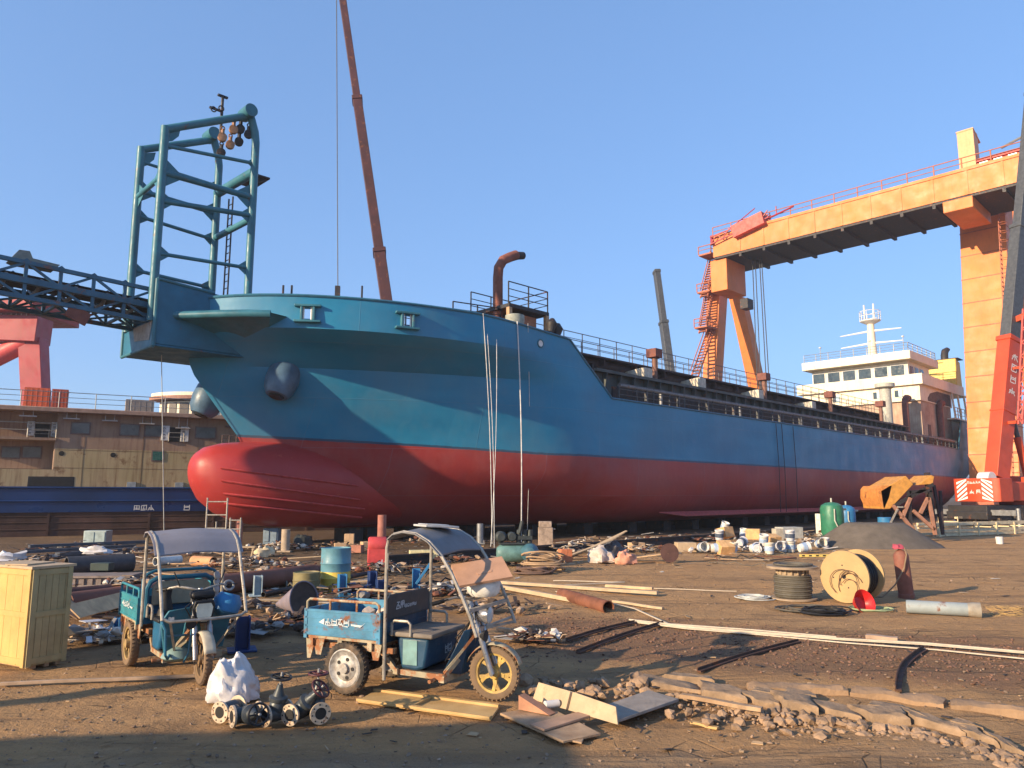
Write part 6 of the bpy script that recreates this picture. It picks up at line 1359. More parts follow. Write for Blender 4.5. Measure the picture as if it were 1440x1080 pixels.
for i, (p, q) in enumerate((((1050, 968), (1190, 972)), ((1195, 973), (1330, 990)), ((1335, 990), (1470, 1008)))):
    a, b = G(*p), G(*q); d = b - a; L_ = d.length * .98; o = rough_slab(L_, .2, .07, 50 + i * 5, .035).build('kerb_beam', M('kerb_tan', (.3, .195, .115), .92, var=.3, scale=3, bump=.7, bscale=16, dust=.3), None, ang=22, tagd=(('long low kerb beam behind the slabs, left of three', 'long low kerb beam behind the slabs, middle of three', 'long low kerb beam behind the slabs, at the right edge')[i], 'kerb', 'kerb beams')); c = (a + b) / 2; o.location = (c.x, c.y, -.14); o.rotation_euler = (gg.uniform(-.05, .05), gg.uniform(-.02, .02), math.atan2(d.y, d.x))
mb = MB(); gg = random.Random(11)
for k in range(700):
    t = gg.random(); i = min(8, int(t * 9)); p = lerp(Vector(kb[i]), Vector(kb[i + 1]), t * 9 - i); spread = abs(gg.gauss(0, 14)) + 6
    q = G(p.x + gg.uniform(-12, 12), p.y + 4 + spread); r_ = gg.choice((.008, .01, .01, .012, .012, .015, .02, .03, .05)) ; mb.rock((q.x, q.y, r_ * .2), r_ * 1.2, gg)
for k in range(90):
    q = G(gg.uniform(735, 920), gg.uniform(955, 985)); r_ = gg.choice((.02, .03, .05, .07)); mb.rock((q.x, q.y, r_ * .35), r_ * 1.3, gg)
o = mb.build('rubble', STONE, None, flat=True); o['kind'] = 'stuff'
mb = MB()
for k in range(3800):
    x = gg.uniform(-.2, 9); y = 11.3 - .35 * x + gg.gauss(0, 1.0)
    if not (9.4 < y + .35 * x < 13): continue
    r_ = gg.choice((.01, .012, .016, .024)); mb.rock((x, y, r_ * .2 + gz(x, y)), r_, gg, .6)
o = mb.build('gravel', DIRTST, None, flat=True); o['kind'] = 'stuff'
mb = MB()
for k in range(2200):
    px = gg.uniform(0, 1440); py = 760 + 315 * gg.random() ** .8; q = G(px, py); r_ = gg.choice((.006, .008, .01, .014, .02)) * (1 if py > 860 else 1.6); mb.rock((q.x, q.y, r_ * .2 + gz(q.x, q.y)), r_, gg, .5)
o = mb.build('pebbles', M('pebble', (.23, .16, .11), .95, var=.5, scale=3), None, flat=True); o['kind'] = 'stuff'
LIT = [M('litter_white', (.5, .46, .4), .8), M('litter_tan', (.4, .27, .15), .85), M('litter_dark', (.05, .04, .035), .85), M('litter_grey', (.25, .24, .23), .8)]
mb = MB()
def chip(mb, q, s_, gg):
    a_ = gg.random() * 6.3; u = Vector((math.cos(a_), math.sin(a_), gg.uniform(-.1, .1))); v = Vector((-u.y, u.x, gg.uniform(-.25, .25))); w_ = s_ * gg.uniform(.12, .7)
    mb.prism([q - u * s_ - v * w_, q + u * s_ - v * w_ * .6, q + u * s_ * .8 + v * w_, q - u * s_ * .9 + v * w_ * .8], (0, 0, .006))
for k in range(1500):
    r0 = gg.random() * .87
    if r0 < .45: px, py = gg.uniform(90, 560), gg.triangular(762, 930, 800)
    elif r0 < .75: px, py = gg.uniform(540, 1180), gg.triangular(756, 800, 775)
    else: px, py = gg.uniform(0, 1440), gg.uniform(790, 1060)
    q = G(px, py); q.z = gz(q.x, q.y) + .012; mb.mat(gg.choice((0, 1, 1, 2, 2, 2, 3, 3) if py < 830 else (1, 1, 2, 2))); chip(mb, q, gg.choice((.012, .018, .03, .045)) * (1 if py > 870 else 2.2), gg)
o = mb.build('litter', LIT, None, flat=True); o['kind'] = 'stuff'
# ---- cable reels, coil, cylinder, pipe on the right
mb = MB(); q = G(1116, 842); H_ = .62; rr = .42
re1 = E('cable_reel', 'small upright reel of olive cable standing on its flange', 'cable reel', q)
mb.lathe([(.02, 0), (rr, 0), (rr, .03), (.02, .03)], (0, 0, 0), (0, 0, 1), 32); mb.lathe([(.02, .56), (.46, .56), (.46, .6), (.02, .6)], (0, 0, 0), (0, 0, 1), 32); mb.tube((0, 0, .03), (0, 0, .56), .27, 20); mb.build('reel_drum', M('reel_grey_wood', (.3, .23, .16), .85, var=.2), re1)
mb = MB()
for k in range(11): mb.torus((gg.uniform(-.01, .01), gg.uniform(-.01, .01), .06 + k * .036), (0, 0, 1), .31 + .015 * (k % 2), .022, 28, 6)
for k in range(3): mb.torus((.02, 0, .615 + .008 * k), (0, 0, 1), .2 + .07 * k, .018, 28, 6)
mb.build('cable_winding', CABLEG, re1)
mb = MB()
for k in range(16): th = k * .39; mb.beam((.275 * math.cos(th), .275 * math.sin(th), .46), (.275 * math.cos(th), .275 * math.sin(th), .56), .07, .02)
mb.build('drum_stave', PALEW, re1, split=True)
q = G(1190, 848); rr = .46; re2 = E('cable_reel', 'large pale wooden reel of black cable standing on edge', 'cable reel', (q.x, q.y, rr), 0); ax = Vector((.78, .62, 0)).normalized()
for k, off in enumerate((-.02, .52)):
    mb = MB(); mb.lathe([(.03, off), (rr, off), (rr, off + .045), (.03, off + .045)], (0, 0, 0), ax, 40); fl = mb.build('reel_flange', REELW, re2, bevel=.004)
    mb = MB(); mb.lathe([(.04, 0), (.04, .003)], ax * off, -ax, 12)
    for th in (1.2, 3.0, 4.6): u, v = frame(ax); mb.lathe([(.014, 0), (.014, .003)], ax * off + (u * math.cos(th) + v * math.sin(th)) * .2, -ax, 8)
    mb.build('arbor_hole', BLACK, fl, split=True)
mb = MB(); mb.tube(ax * .02, ax * .52, .2, 20)
for k in range(13): mb.torus(ax * (.045 + k * .037), ax, .34 + .02 * (k % 2), .026, 32, 6)
mb.build('cable_winding', CABLEB, re2)
mb = MB(); u, v = frame(ax)
g9 = random.Random(14); e1 = Vector((ax.y, -ax.x, 0))
for k in range(5):
    r_ = g9.uniform(.13, .27); c = -ax * g9.uniform(.03, .1) + e1 * g9.uniform(-.02, .2) + Z3 * g9.uniform(-.2, -.05); a0 = g9.uniform(-40, 60); mb.path([c + e1 * (r_ * math.cos(t_)) + Z3 * max(-.4 - c.z, r_ * g9.uniform(.97, 1.03) * math.sin(t_)) for t_ in [R(a0 + g9.uniform(170, 190) * i / 14) for i in range(15)]], .007, 5)
mb.build('hanging_wire', M('wire_brown', (.12, .07, .04), .6, bump=0), re2)
def coil(px, py, n, r0, m, label, name='cable_coil', sq=.35, thick=.012, seed=1, cat='cable coil'):
    g_ = random.Random(seed); mb = MB(); q = G(px, py)
    for k in range(n):
        rr = r0 * g_.uniform(.7, 1.15); cx, cy = g_.uniform(-.12, .12) * r0 * 2, g_.uniform(-.12, .12) * r0 * 2; ph = g_.random() * 6.3
        mb.path([(cx + rr * math.cos(ph + t_) * g_.uniform(.97, 1.03), cy + rr * .8 * math.sin(ph + t_), .015 + thick * k * .6 * g_.uniform(.7, 1.2)) for t_ in [i * .35 for i in range(19)]], thick, 5)
    o = mb.build(name, m, None, tagd=(label, cat)); o.location = (q.x, q.y, 0); return o
coil(1062, 842, 7, .28, CABLEW, 'pale grey cable coil on the dirt left of the small reel', seed=2)
coil(1160, 862, 9, .38, CABLEB, 'tangle of black cable in front of the large reel', thick=.013, seed=3); coil(1225, 858, 6, .3, M('wire_green', (.3, .36, .2), .6, bump=0), 'loops of pale green wire below the red basin', thick=.009, seed=4); coil(1135, 858, 6, .45, CABLEG, 'loose olive cable loops in front of the small reel', thick=.01, seed=6)
mb = MB(); mb.lathe([(.02, 0), (.12, 0), (.2, .14), (.21, .15), (.19, .14), (.11, .02)], (0, 0, 0), (0, 0, 1), 22); o = mb.build('red_basin', REDPL, None, tagd=('bright red plastic basin tipped beside the large reel', 'basin')); q = G(1208, 858); o.location = (q.x, q.y, .1); o.rotation_euler = (R(70), 0, R(20))
mb = MB(); mb.lathe([(.01, 0), (.1, 0), (.1, .22), (.085, .23), (.09, .2), (.01, .19)], (0, 0, 0), (0, 0, 1), 20); can = E('paint_can', 'grey metal can with wire handle between the large reel and the red basin', 'can', G(1217, 846)); mb.build('can_body', SILVER, can); mb = MB(); mb.path(arc((0, 0, .2), .1, 0, math.pi, 10, (1, 0, 0), (0, .2, 1)), .005, 5); mb.build('can_handle', BLACK, can)
q = G(1275, 840); h = 1.0; cy_ = E('gas_cylinder', 'dusty red gas cylinder standing upright with pink rag on its valve', 'gas cylinder', q); cy_.rotation_euler = (0, R(-4), 0)
mb = MB(); mb.lathe([(.13, 0), (.135, .02), (.135, .76), (.125, .8), (.09, .85), (.045, .88)], (0, 0, 0), (0, 0, 1), 28); mb.lathe([(.145, -.01), (.145, .07), (.135, .08)], (0, 0, 0), (0, 0, 1), 24); mb.build('cylinder_body', CYLR, cy_)
mb = MB(); mb.tube((0, 0, .86), (0, 0, .96), .03, 10); mb.tube((-.07, 0, .92), (.06, 0, .92), .018, 8); mb.build('valve', M('valve_brass', (.3, .2, .1), .5, .5), cy_)
bm_ = blob('rag', .1, .09, .06, CLOTHP, 5., 8, 16, .5); bm_.v = [(x - .03, y, z + .9) for x, y, z in bm_.v]; bm_.prism([(-.13, 0, .93), (-.1, .02, 1.0), (-.03, 0, .95)], (0, .02, 0)); bm_.build('rag', CLOTHP, cy_)
e = [Vector(q) + Vector((.0, -.05, .92)), Vector(q) + Vector((-.03, -.17, .8)), Vector(q) + Vector((-.1, -.18, .55)), Vector(q) + Vector((-.3, -.2, .25)), Vector(q) + Vector((-.55, -.2, .03)), Vector(q) + Vector((-.9, -.1, .02))]
mb = MB(); mb.path(e, .014, 7); mb.build('gas_hose', M('hose_olive', (.22, .15, .09), .7, bump=0), None, tagd=('hose hanging from the upright red gas cylinder', 'hose'))
a, b = G(1275, 862), G(1380, 868); d = b - a; r_ = .105; L_ = d.length; pp = E('steel_pipe', 'grey steel pipe length lying below the red gas cylinder', 'pipe', (a.x, a.y, r_), math.atan2(d.y, d.x)); mb = MB(); mb.lathe([(r_ * .95, 0), (r_, .02), (r_, L_ - .18), (r_ * .86, L_ - .17), (r_ * .86, .0)], (0, 0, 0), (1, 0, 0), 28, False); mb.build('pipe_shell', PIPEG, pp)
mb = MB(); mb.lathe([(r_ * 1.02, L_ - .18), (r_ * 1.14, L_ - .1), (r_ * 1.14, L_), (r_ * .9, L_), (r_ * .8, L_ - .1)], (0, 0, 0), (1, 0, 0), 28, False); mb.build('pipe_socket', M('pipe_end', (.3, .27, .22), .6, dust=.3), pp)
mb = MB(); mb.lathe([(r_ * .84, L_ - .25), (.001, L_ - .25)], (0, 0, 0), (1, 0, 0), 20, False); mb.build('pipe_inside', BLACK, pp)
g_ = random.Random(31); mb = MB()
for k in range(160): q = G(g_.uniform(1392, 1440), g_.uniform(853, 868)); q.z = .01; a_ = g_.random() * 6.3; mb.beam(q, q + Vector((math.cos(a_) * .1, math.sin(a_) * .06, g_.uniform(0, .02))), .006, .003)
o = mb.build('wood_shavings', M('shavings', (.55, .35, .12), .8), None, flat=True); o['kind'] = 'stuff'
# sand heap
ap = G(1245, 772); a, b = G(1160, 771), G(1335, 769); mb = MB(); n = 40; k = 16; rx = (b - a).length / 2; hz = W(1245, 735, ap.y + 1.6).z; cx, cyy = (a + b).x / 2, (a + b).y / 2 + 1.0
for i in range(k + 1):
    f = i / k
    for j in range(n):
        th = 2 * math.pi * j / n; rr = f * (1 + .08 * mnoise.noise(Vector((math.cos(th) * 1.5, math.sin(th) * 1.5, 2)))); hh = hz * max(0, 1 - max(0, (f - .45) / .55) ** 1.0) if f > .45 else hz * (1 + .03 * mnoise.noise(Vector((f * 9, th, 0))))
        mb.v.append((rx * rr * math.cos(th), rx * .75 * rr * math.sin(th), hh - .03 + .03 * mnoise.noise(Vector((rr * 9, th * 3, 4)))))
for i in range(k):
    for j in range(n): mb.f.append((i * n + j, i * n + (j + 1) % n, (i + 1) * n + (j + 1) % n, (i + 1) * n + j)[::-1]); mb.m.append(0)
o = mb.build('sand_heap', SAND, None, ang=90, tagd=('low heap of dark grey sand at the foot of the ship', 'sand heap')); o.location = (cx, cyy, -.03)
# tanks, cabinet, hopper on its stand, drums, racks
def tank(px, py, topy, r_, m, name, label, cat):
    q = G(px, py); h = W(px, topy, q.y).z; o = E(name, label, cat, q); mb = MB(); mb.lathe([(r_ * .9, .15), (r_, .25), (r_, h - .3), (r_ * .9, h - .15), (r_ * .55, h - .04), (.02, h)], (0, 0, 0), (0, 0, 1), 26); mb.build('tank_shell', m, o)
    mb = MB()
    for k in range(3): th = k * 2.1 + .4; mb.beam((r_ * .8 * math.cos(th), r_ * .8 * math.sin(th), 0), (r_ * .8 * math.cos(th), r_ * .8 * math.sin(th), .3), .1)
    mb.build('tank_leg', m, o, split=True); mb = MB(); mb.path([(-.1, -r_ - .03, h - .3), (-.12, -r_ - .05, h * .5), (.1, -r_ - .05, .3), (.2, -r_ - .2, .02)], .03, 6); mb.tube((0, 0, h), (0, 0, h + .18), .04, 8); mb.tube((r_, 0, h * .8), (r_ + .15, 0, h * .8), .05, 8); mb.build('tank_hose', M('hose_pale', (.4, .42, .36), .6, bump=0), o); return o
tank(1172, 757, 706, .5, GREENT, 'air_tank', 'tall dark green air tank standing by the sand heap', 'tank'); tank(1192, 752, 710, .42, BLUEP, 'air_tank', 'blue air tank half hidden behind the green one', 'tank')
mb = MB(); mb.bx(-.2, .2, -.2, .2, 0, 1.05); mb.bx(-.15, .15, -.21, -.2, .8, .98); o = mb.build('control_cabinet', M('cabinet_white', (.62, .62, .55), .5), None, bevel=.02, tagd=('narrow white control cabinet left of the green tank', 'cabinet')); put(o, 1157, 754, .4)
hp = E('tipping_hopper', 'orange tipping hopper on a leaning timber stand beyond the sand heap', 'hopper', G(1283, 762)); Yh = hp.location.y
def hq(px, py, dy=0): return W(px, py, Yh + dy) - hp.location
mb = MB(); p = [hq(1242, 716), hq(1238, 690), hq(1274, 669), hq(1285, 681), hq(1252, 716)]; mb.prism(p, (0, 1.8, 0)); mb.build('hopper_bin', HOPPER, hp, bevel=.03)
mb = MB(); mb.prism([hq(1236, 688), hq(1240, 683), hq(1254, 683), hq(1250, 700), hq(1243, 716), hq(1236, 700)], (0, 1.7, 0)); mb.build('hopper_lip', M('lip_orange', (.5, .2, .05), .6, rust=.3), hp)
mb = MB(); mb.prism([hq(1291, 682), hq(1310, 668), hq(1314, 670), hq(1312, 681)], (0, 1.4, 0)); mb.build('hopper_tray', HOPPER, hp, bevel=.02)
mb = MB()
for dy in (0, 1.6):
    for p0, p1 in (((1256, 712), (1312, 681)), ((1278, 692), (1310, 690)), ((1278, 690), (1280, 742)), ((1308, 690), (1315, 752))): mb.beam(hq(*p0, dy), hq(*p1, dy), .13)
mb.build('stand_frame', DARKST, hp, split=True)
mb = MB()
for dy in (-.1, 1.7):
    for p0, p1 in (((1256, 711), (1284, 745)), ((1284, 718), (1314, 745)), ((1280, 700), (1268, 730)), ((1305, 700), (1294, 722)), ((1306, 700), (1315, 752))): mb.beam(hq(*p0, dy), hq(*p1, dy), .12)
mb.build('stand_brace', M('brace_brown', (.3, .15, .1), .8, var=.25), hp, split=True)
mb = MB(); mb.beam(hq(1287, 738, -.3), hq(1292, 756, -.3), .06); mb.beam(hq(1262, 716, -.2), hq(1252, 736, -.2), .06); mb.beam(hq(1262, 713, -.2), hq(1270, 713, -.2), .06); mb.build('stand_ladder', POST, hp, split=True)
mb = MB(); mb.bx(hq(1312, 690).x, hq(1316, 690).x, .3, .6, hq(1316, 676).z - .9, hq(1316, 664).z); mb.beam(hq(1313, 682, .4), hq(1326, 752, .4), .1); mb.beam(hq(1322, 690, 1.2), hq(1326, 752, 1.2), .1); mb.build('stand_skirt', M('skirt_dark', (.04, .03, .035), .8), hp)
mb = MB(); mb.lathe([(.35, 0), (.36, .04), (.35, .5), (.33, .52)], (0, 0, 0), (0, 0, 1), 22); o = mb.build('blue_drum', BLUEP, None, tagd=('squat blue drum behind the sand heap under the hopper', 'drum')); put(o, 1245, 746, 0, .2)
def rack(px0, py0, px1, py1, topy, label, z0=0.):
    a, b = G(px0, py0), G(px1, py1); d = b - a; L_ = d.length; h = W(px0, topy, a.y).z; o = E('timber_rack', label, 'rack', a, math.atan2(d.y, d.x)); mb = MB()
    for z in (.08, h * .5, h): mb.bx(0, L_, -.06, .06, z - .06, z + .05)
    for z in (.08, h): mb.bx(0, L_, .9, 1.0, z - .06, z + .05)
    mb.build('rack_rail', RACKW, o); mb = MB(); n = 7
    for k in range(n): x = .05 + (L_ - .2) * k / (n - 1); mb.bx(x, x + .1, -.1, -.06, 0, h + .06); mb.bx(x, x + .1, 1.0, 1.04, 0, h + .06); mb.bx(x, x + .1, -.06, 1.0, h * .5 + .06, h * .5 + .12)
    mb.build('rack_post', RACKW, o); return o
rack(1318, 755, 1475, 749, 738, 'low pale slatted rack lying nearest in front of the crane'); rack(1345, 744, 1480, 738, 728, 'pale slatted rack behind the nearer one at the right edge')
mb = MB(); mb.lathe([(.01, 0), (.12, 0), (.14, .28), (.12, .27)], (0, 0, 0), (0, 0, 1), 18); o = mb.build('white_bucket', WHITE2, None, tagd=('lone white bucket on open dirt in front of the racks', 'bucket')); put(o, 1406, 765)
o = blob('x', .5, .4, .3, BAGW, 9., 10, 18, .5).build('plastic_bag', BAGW, None, tagd=('white bag heap behind the racks near the crane', 'bag')); put(o, 1352, 741)
# ------------------------------------------------------------------ scrap and stores between the tricycles and the ships
def pipe(p0, p1, r, m, label, name='steel_pipe', z=None, hollow=True, group=None, sag=0):
    a, b = G(*p0), G(*p1); d = b - a; L_ = d.length; o = E(name, label, 'pipe', ((a + b) / 2).to_tuple()[:2] + (r if z is None else z,), math.atan2(d.y, d.x), group); mb = MB()
    mb.lathe([(r * .88, -L_ / 2), (r, -L_ / 2), (r, L_ / 2), (r * .88, L_ / 2), (r * .88, L_ / 2 - .3)], (0, 0, 0), (1, 0, 0), 22, False); mb.build('pipe_shell', m, o)
    mb = MB()
    for sg in (-1, 1): mb.lathe([(r * .9, sg * (L_ / 2 - .1)), (.001, sg * (L_ / 2 - .1))], (0, 0, 0), (1, 0, 0), 18, False)
    mb.build('pipe_inside', BLACK, o, split=True); return o
PIPEBR = M('pipe_brown', (.15, .06, .04), .7, var=.3, scale=2, rust=.25)
pipe((92, 868), (440, 818), .19, PIPEBR, 'long thick brown pipe lying behind the teal tricycle')
pipe((92, 846), (480, 806), .12, M('pipe_brown_dark', (.08, .035, .03), .75, var=.3), 'thinner dark brown pipe just beyond the thick brown one')
pipe((92, 809), (186, 803), .22, PIPEDK, 'dark grey pipe section behind the wooden crate')
pipe((218, 796), (253, 793), .12, M('pipe_white', (.55, .55, .52), .6, dust=.2), 'short whitish pipe beyond the teal tricycle')
pipe((272, 796), (300, 798), .14, M('pipe_orange', (.5, .25, .12), .7, var=.2), 'short tan pipe with dark end beyond the teal tricycle')
pipe((370, 840), (560, 800), .05, DARKST, 'thin black bar lying across the brown pipes')
for i, (p, q) in enumerate((((32, 788), (200, 776)), ((30, 784), (175, 775)), ((40, 780), (205, 772)), ((35, 776), (190, 770)), ((80, 787), (215, 777)))):
    a, b = G(*p), G(*q); d = b - a; mb = MB(); mb.bx(-d.length / 2, d.length / 2, -.12, .12, 0, .09); o = mb.build('steel_bar', M('bar_blue_grey', (.07, .08, .1), .5, .4, var=.3), None, tagd=(('frontmost bluish steel bar stacked by the old hull', 'second bluish steel bar of the stack by the old hull', 'middle bluish steel bar of the stack by the old hull', 'rearmost bluish steel bar of the stack by the old hull', 'topmost short bluish steel bar on the stack by the old hull')[i], 'steel bar', 'steel bars by the old hull')); c = (a + b) / 2; o.location = (c.x, c.y, .02 + .1 * (i % 3)); o.rotation_euler = (0, 0, math.atan2(d.y, d.x))
o = blob('x', .55, .35, .2, BAGW, 12., 10, 18, .6).build('plastic_sheet', BAGW, None, tagd=('crumpled white sheet beside the steel bars at the left edge', 'plastic sheet')); put(o, 12, 792)
o = blob('x', .35, .2, .13, BAGW, 13., 10, 18, .6).build('plastic_bag', BAGW, None, tagd=('small white bag lying on the dark grey pipe', 'bag')); put(o, 133, 802, 0, .42)
mb = MB(); mb.bx(-.7, .7, -.3, .3, 0, .3)
for k in range(9): mb.bx(-.68 + k * .16, -.6 + k * .16, -.33, -.3, 0, .28)
mb.bx(-.75, .75, -.35, .35, .3, .34); o = mb.build('scrap_pallet', M('pallet_grey', (.2, .16, .14), .85, var=.3), None, tagd=('grey slatted pallet between crate and teal tricycle', 'pallet')); put(o, 136, 832, .1)
mb = MB(); mb.bx(-.2, .2, -.12, .12, 0, .16); o = mb.build('dark_case', M('case_dark', (.03, .05, .045), .6), None, bevel=.01, tagd=('dark greenish case on the pallet by the dark grey pipe', 'case')); put(o, 142, 822, 0, .3)
a = board((92, 880), (120, 862), .35, .02, PLANK, 'plywood_piece', 'tan plywood scrap leaning beside the crate', 'plywood', .15, tilt=.6)
board((100, 885), (178, 862), .28, .02, M('tan_board', (.5, .33, .18), .85, dust=.2), 'plywood_piece', 'long tan board leaning on the brown pipe between crate and teal tricycle', 'plywood', .22, tilt=.7)
board((98, 893), (128, 903), .05, .03, PALEW, 'stick', 'pale stick on the rubbish next to the crate', 'stick', .06)
def heap(px, py, sx, sy, h, n, mats, name, label, seed, cat='scrap heap'):
    g_ = random.Random(seed); q = G(px, py); mb = MB()
    for k in range(n):
        x, y = g_.gauss(0, .45) * sx, g_.gauss(0, .45) * sy; z = max(.01, h * (1 - (abs(x) / sx + abs(y) / sy) * .6) * g_.random()); mb.mat(g_.randrange(len(mats)))
        r_ = g_.random()
        if r_ < .4: a_ = g_.random() * 6.3; l_ = g_.uniform(.1, .5) * sx * .6; mb.beam((x, y, z), (x + l_ * math.cos(a_), y + l_ * math.sin(a_), max(.01, z + g_.uniform(-.1, .1))), g_.uniform(.02, .07), .015)
        elif r_ < .75: chip(mb, Vector((x, y, z)), g_.uniform(.06, .2), g_)
        else: mb.rock((x, y, z), g_.uniform(.04, .13), g_)
    o = mb.build(name, mats, None, flat=True); o['kind'] = 'stuff'; o.location = (q.x, q.y, 0); return o
SCR = [M('scrap_tan', (.4, .28, .18), .85), M('scrap_dark', (.05, .035, .03), .85), M('scrap_grey', (.22, .21, .2), .8), M('scrap_pale', (.55, .5, .44), .8), RUSTM]
SCD = [SCR[1], SCR[1], RUSTM, SCR[2], SCR[0]]
heap(130, 905, .55, .35, .25, 90, [SCR[3], SCR[2], BAGW, SCR[0]], 'rubbish_heap', 'heap of pale plastic rubbish between crate and teal tricycle', 1)
heap(160, 838, 1.2, .8, .3, 110, SCR, 'scrap_heap', 'mixed scrap behind the crate and pallet', 2); heap(310, 860, 1., .5, .15, 80, SCD, 'scrap_heap', 'dark scrap behind the teal tricycle\'s front wheel', 3); heap(400, 815, 1.2, .6, .35, 90, SCR, 'scrap_heap', 'boards and scrap piled beyond the brown pipe near the olive drum', 4)
heap(500, 840, 1.1, .8, .22, 130, SCD + [NAVY], 'scrap_heap', 'dark steel scrap behind the open tricycle\'s cargo bed', 5); heap(590, 838, 1.2, .8, .2, 120, SCD + [SCR[3]], 'scrap_heap', 'dark scrap seen under the open tricycle\'s canopy', 6)
heap(240, 782, 2.5, 1.2, .25, 110, SCR, 'scrap_heap', 'scrap strewn under the tip of the red bulb', 7); heap(375, 773, 1.6, .8, .3, 80, SCR, 'scrap_heap', 'pale scrap by the prop under the bulb', 8); heap(470, 772, 1.8, .8, .25, 80, SCD, 'scrap_heap', 'dark scrap in the shade under the bulb', 9)
heap(832, 778, 1.3, .6, .5, 90, [SCR[0], SCR[3], SCR[2]], 'scrap_heap', 'stack of splintered boards by the orange block under the hull', 10); heap(905, 776, 1.5, .5, .3, 70, SCR, 'scrap_heap', 'scrap left of the round rusty plate', 11)
heap(1150, 765, 2.0, .8, .3, 110, [SCR[3], SCR[0], BAGW, SCR[2]], 'rubbish_heap', 'pale rubbish in front of the control cabinet', 12); heap(1040, 775, 2.6, .6, .25, 110, [SCR[3], BAGW, SCR[0], SCR[1]], 'rubbish_heap', 'white rubbish around the tipped paint buckets', 13)
heap(700, 795, 1.5, .5, .2, 70, SCD, 'scrap_heap', 'dark scrap in front of the compressor', 14); heap(720, 905, .5, .25, .12, 50, SCR, 'scrap_heap', 'small scrap behind the open tricycle\'s front wheel', 15); heap(700, 860, 1., .35, .12, 60, [SCR[0], SCR[1]], 'scrap_heap', 'scrap by the pale timber right of the canopy', 16)
heap(230, 830, 1.4, .7, .25, 120, SCD, 'scrap_heap', '', 51); heap(60, 795, 1.5, .6, .3, 90, SCD, 'scrap_heap', '', 52); heap(330, 800, 1.6, .8, .25, 130, SCR + [SCR[1], SCR[1]], 'scrap_heap', '', 53); heap(430, 880, .9, .4, .12, 70, SCD, 'scrap_heap', '', 54); heap(350, 895, .8, .3, .1, 60, SCD, 'scrap_heap', '', 55); heap(560, 805, 1.6, .7, .25, 120, SCR + [SCR[1]], 'scrap_heap', '', 56); heap(640, 790, 1.6, .5, .25, 90, SCD, 'scrap_heap', '', 57); heap(105, 775, 2.2, .8, .3, 80, SCD, 'scrap_heap', '', 58); heap(620, 765, 2.4, .8, .3, 90, SCD, 'scrap_heap', '', 59); heap(930, 762, 3.5, .7, .3, 120, SCD + [SCR[3]], 'scrap_heap', '', 60); heap(1080, 755, 4, .7, .3, 110, SCD + [SCR[3]], 'scrap_heap', '', 61)
g_ = random.Random(77)
for k in range(60):                                     # loose boards
    px, py = (g_.uniform(95, 560), g_.uniform(768, 880)) if k < 44 else (g_.uniform(780, 1180), g_.uniform(762, 790)); q = G(px, py); mb = MB(); L_ = g_.uniform(.5, 1.6); w_ = g_.uniform(.05, .16); mb.bx(-L_ / 2, L_ / 2, -w_ / 2, w_ / 2, 0, .025)
    o = mb.build('scrap_board', g_.choice([PLANK, GREYW, PALEW, SCR[1], RUSTM]), None, bevel=.003, tagd=('loose scrap board in the rubbish beyond the left and middle of the yard', 'board', 'loose scrap boards strewn about')); o.location = (q.x, q.y, g_.uniform(.01, .08)); o.rotation_euler = (0, g_.uniform(-.06, .06), g_.uniform(-.5, .6))
# drums
def drum(px, py, r, h, mats, label, name='steel_drum', lie=None):
    o = E(name, label, 'drum', (0, 0, 0)); mb = MB(); n = 14
    prof = [(r * .97, 0), (r * 1.02, .01), (r, .03), (r, h * .32), (r * 1.04, h * .34), (r, h * .36), (r, h * .48)]; mb.lathe(prof, (0, 0, 0), (0, 0, 1), 28); mb.build('lower_shell', mats[0], o)
    mb = MB(); mb.lathe([(r, h * .482), (r, h * .64), (r * 1.04, h * .66), (r, h * .68), (r, h - .03), (r * 1.02, h - .01), (r * .97, h), (r * .95, h - .02), (.01, h - .02)], (0, 0, 0), (0, 0, 1), 28); mb.build('upper_shell', mats[1], o); put(o, px, py); return o
drum(471, 834, .29, .88, (BARRELY, BARRELB), 'steel drum with dull blue upper and yellow lower half')
drum(430, 838, .25, .45, (OLIVE, OLIVE), 'squat olive drum under the scrap next to the blue and yellow drum')
cn = E('cone_funnel', 'lilac steel cone with dark round mouth lying behind the open tricycle', 'cone', G(420, 868)); mb = MB(); ax = Vector((.75, -.52, .18)).normalized(); c = Vector((0, 0, .26)); mb.lathe([(.03, -.55), (.27, .1), (.29, .12), (.27, .12)], c, ax, 28, False); mb.build('cone_shell', CONEV, cn); mb = MB(); mb.lathe([(.27, .1), (.001, .06)], c, ax, 28, False); mb.build('cone_mouth', M('mouth_brown', (.07, .05, .04), .9, var=.3), cn)
# blue steel posts sticking up out of the scrap
def bpost(px, py, topy, w_, label, m=BLUEP, kind=0, rz=.4):
    q = G(px, py); h = W(px, topy, q.y).z; mb = MB(); mb.bx(-w_ / 2, w_ / 2, -.012, .012, 0, h); mb.bx(-w_ / 2, -w_ / 2 + .02, -.1, .1, 0, h); mb.bx(w_ / 2 - .02, w_ / 2, -.1, .1, 0, h * (1 if kind != 1 else .8))
    if kind == 1: mb.beam((0, -.1, h * .3), (.28, -.1, h * 1.25), .07, .05)
    if kind == 2: mb.bx(-w_ / 2, w_ * 1.6, -.14, -.1, h * .1, h * .25)
    mb.bx(-w_, w_, -.16, .16, -.01, .015); o = mb.build('steel_bracket', m, None, bevel=.004, tagd=(label, 'steel bracket', 'blue steel brackets standing in the scrap')); put(o, px, py, rz)
bpost(340, 915, 868, .17, 'dark blue steel bracket standing right of the teal tricycle', NAVY); bpost(163, 895, 870, .09, 'small teal-blue bracket left of the teal tricycle', BLUEP)
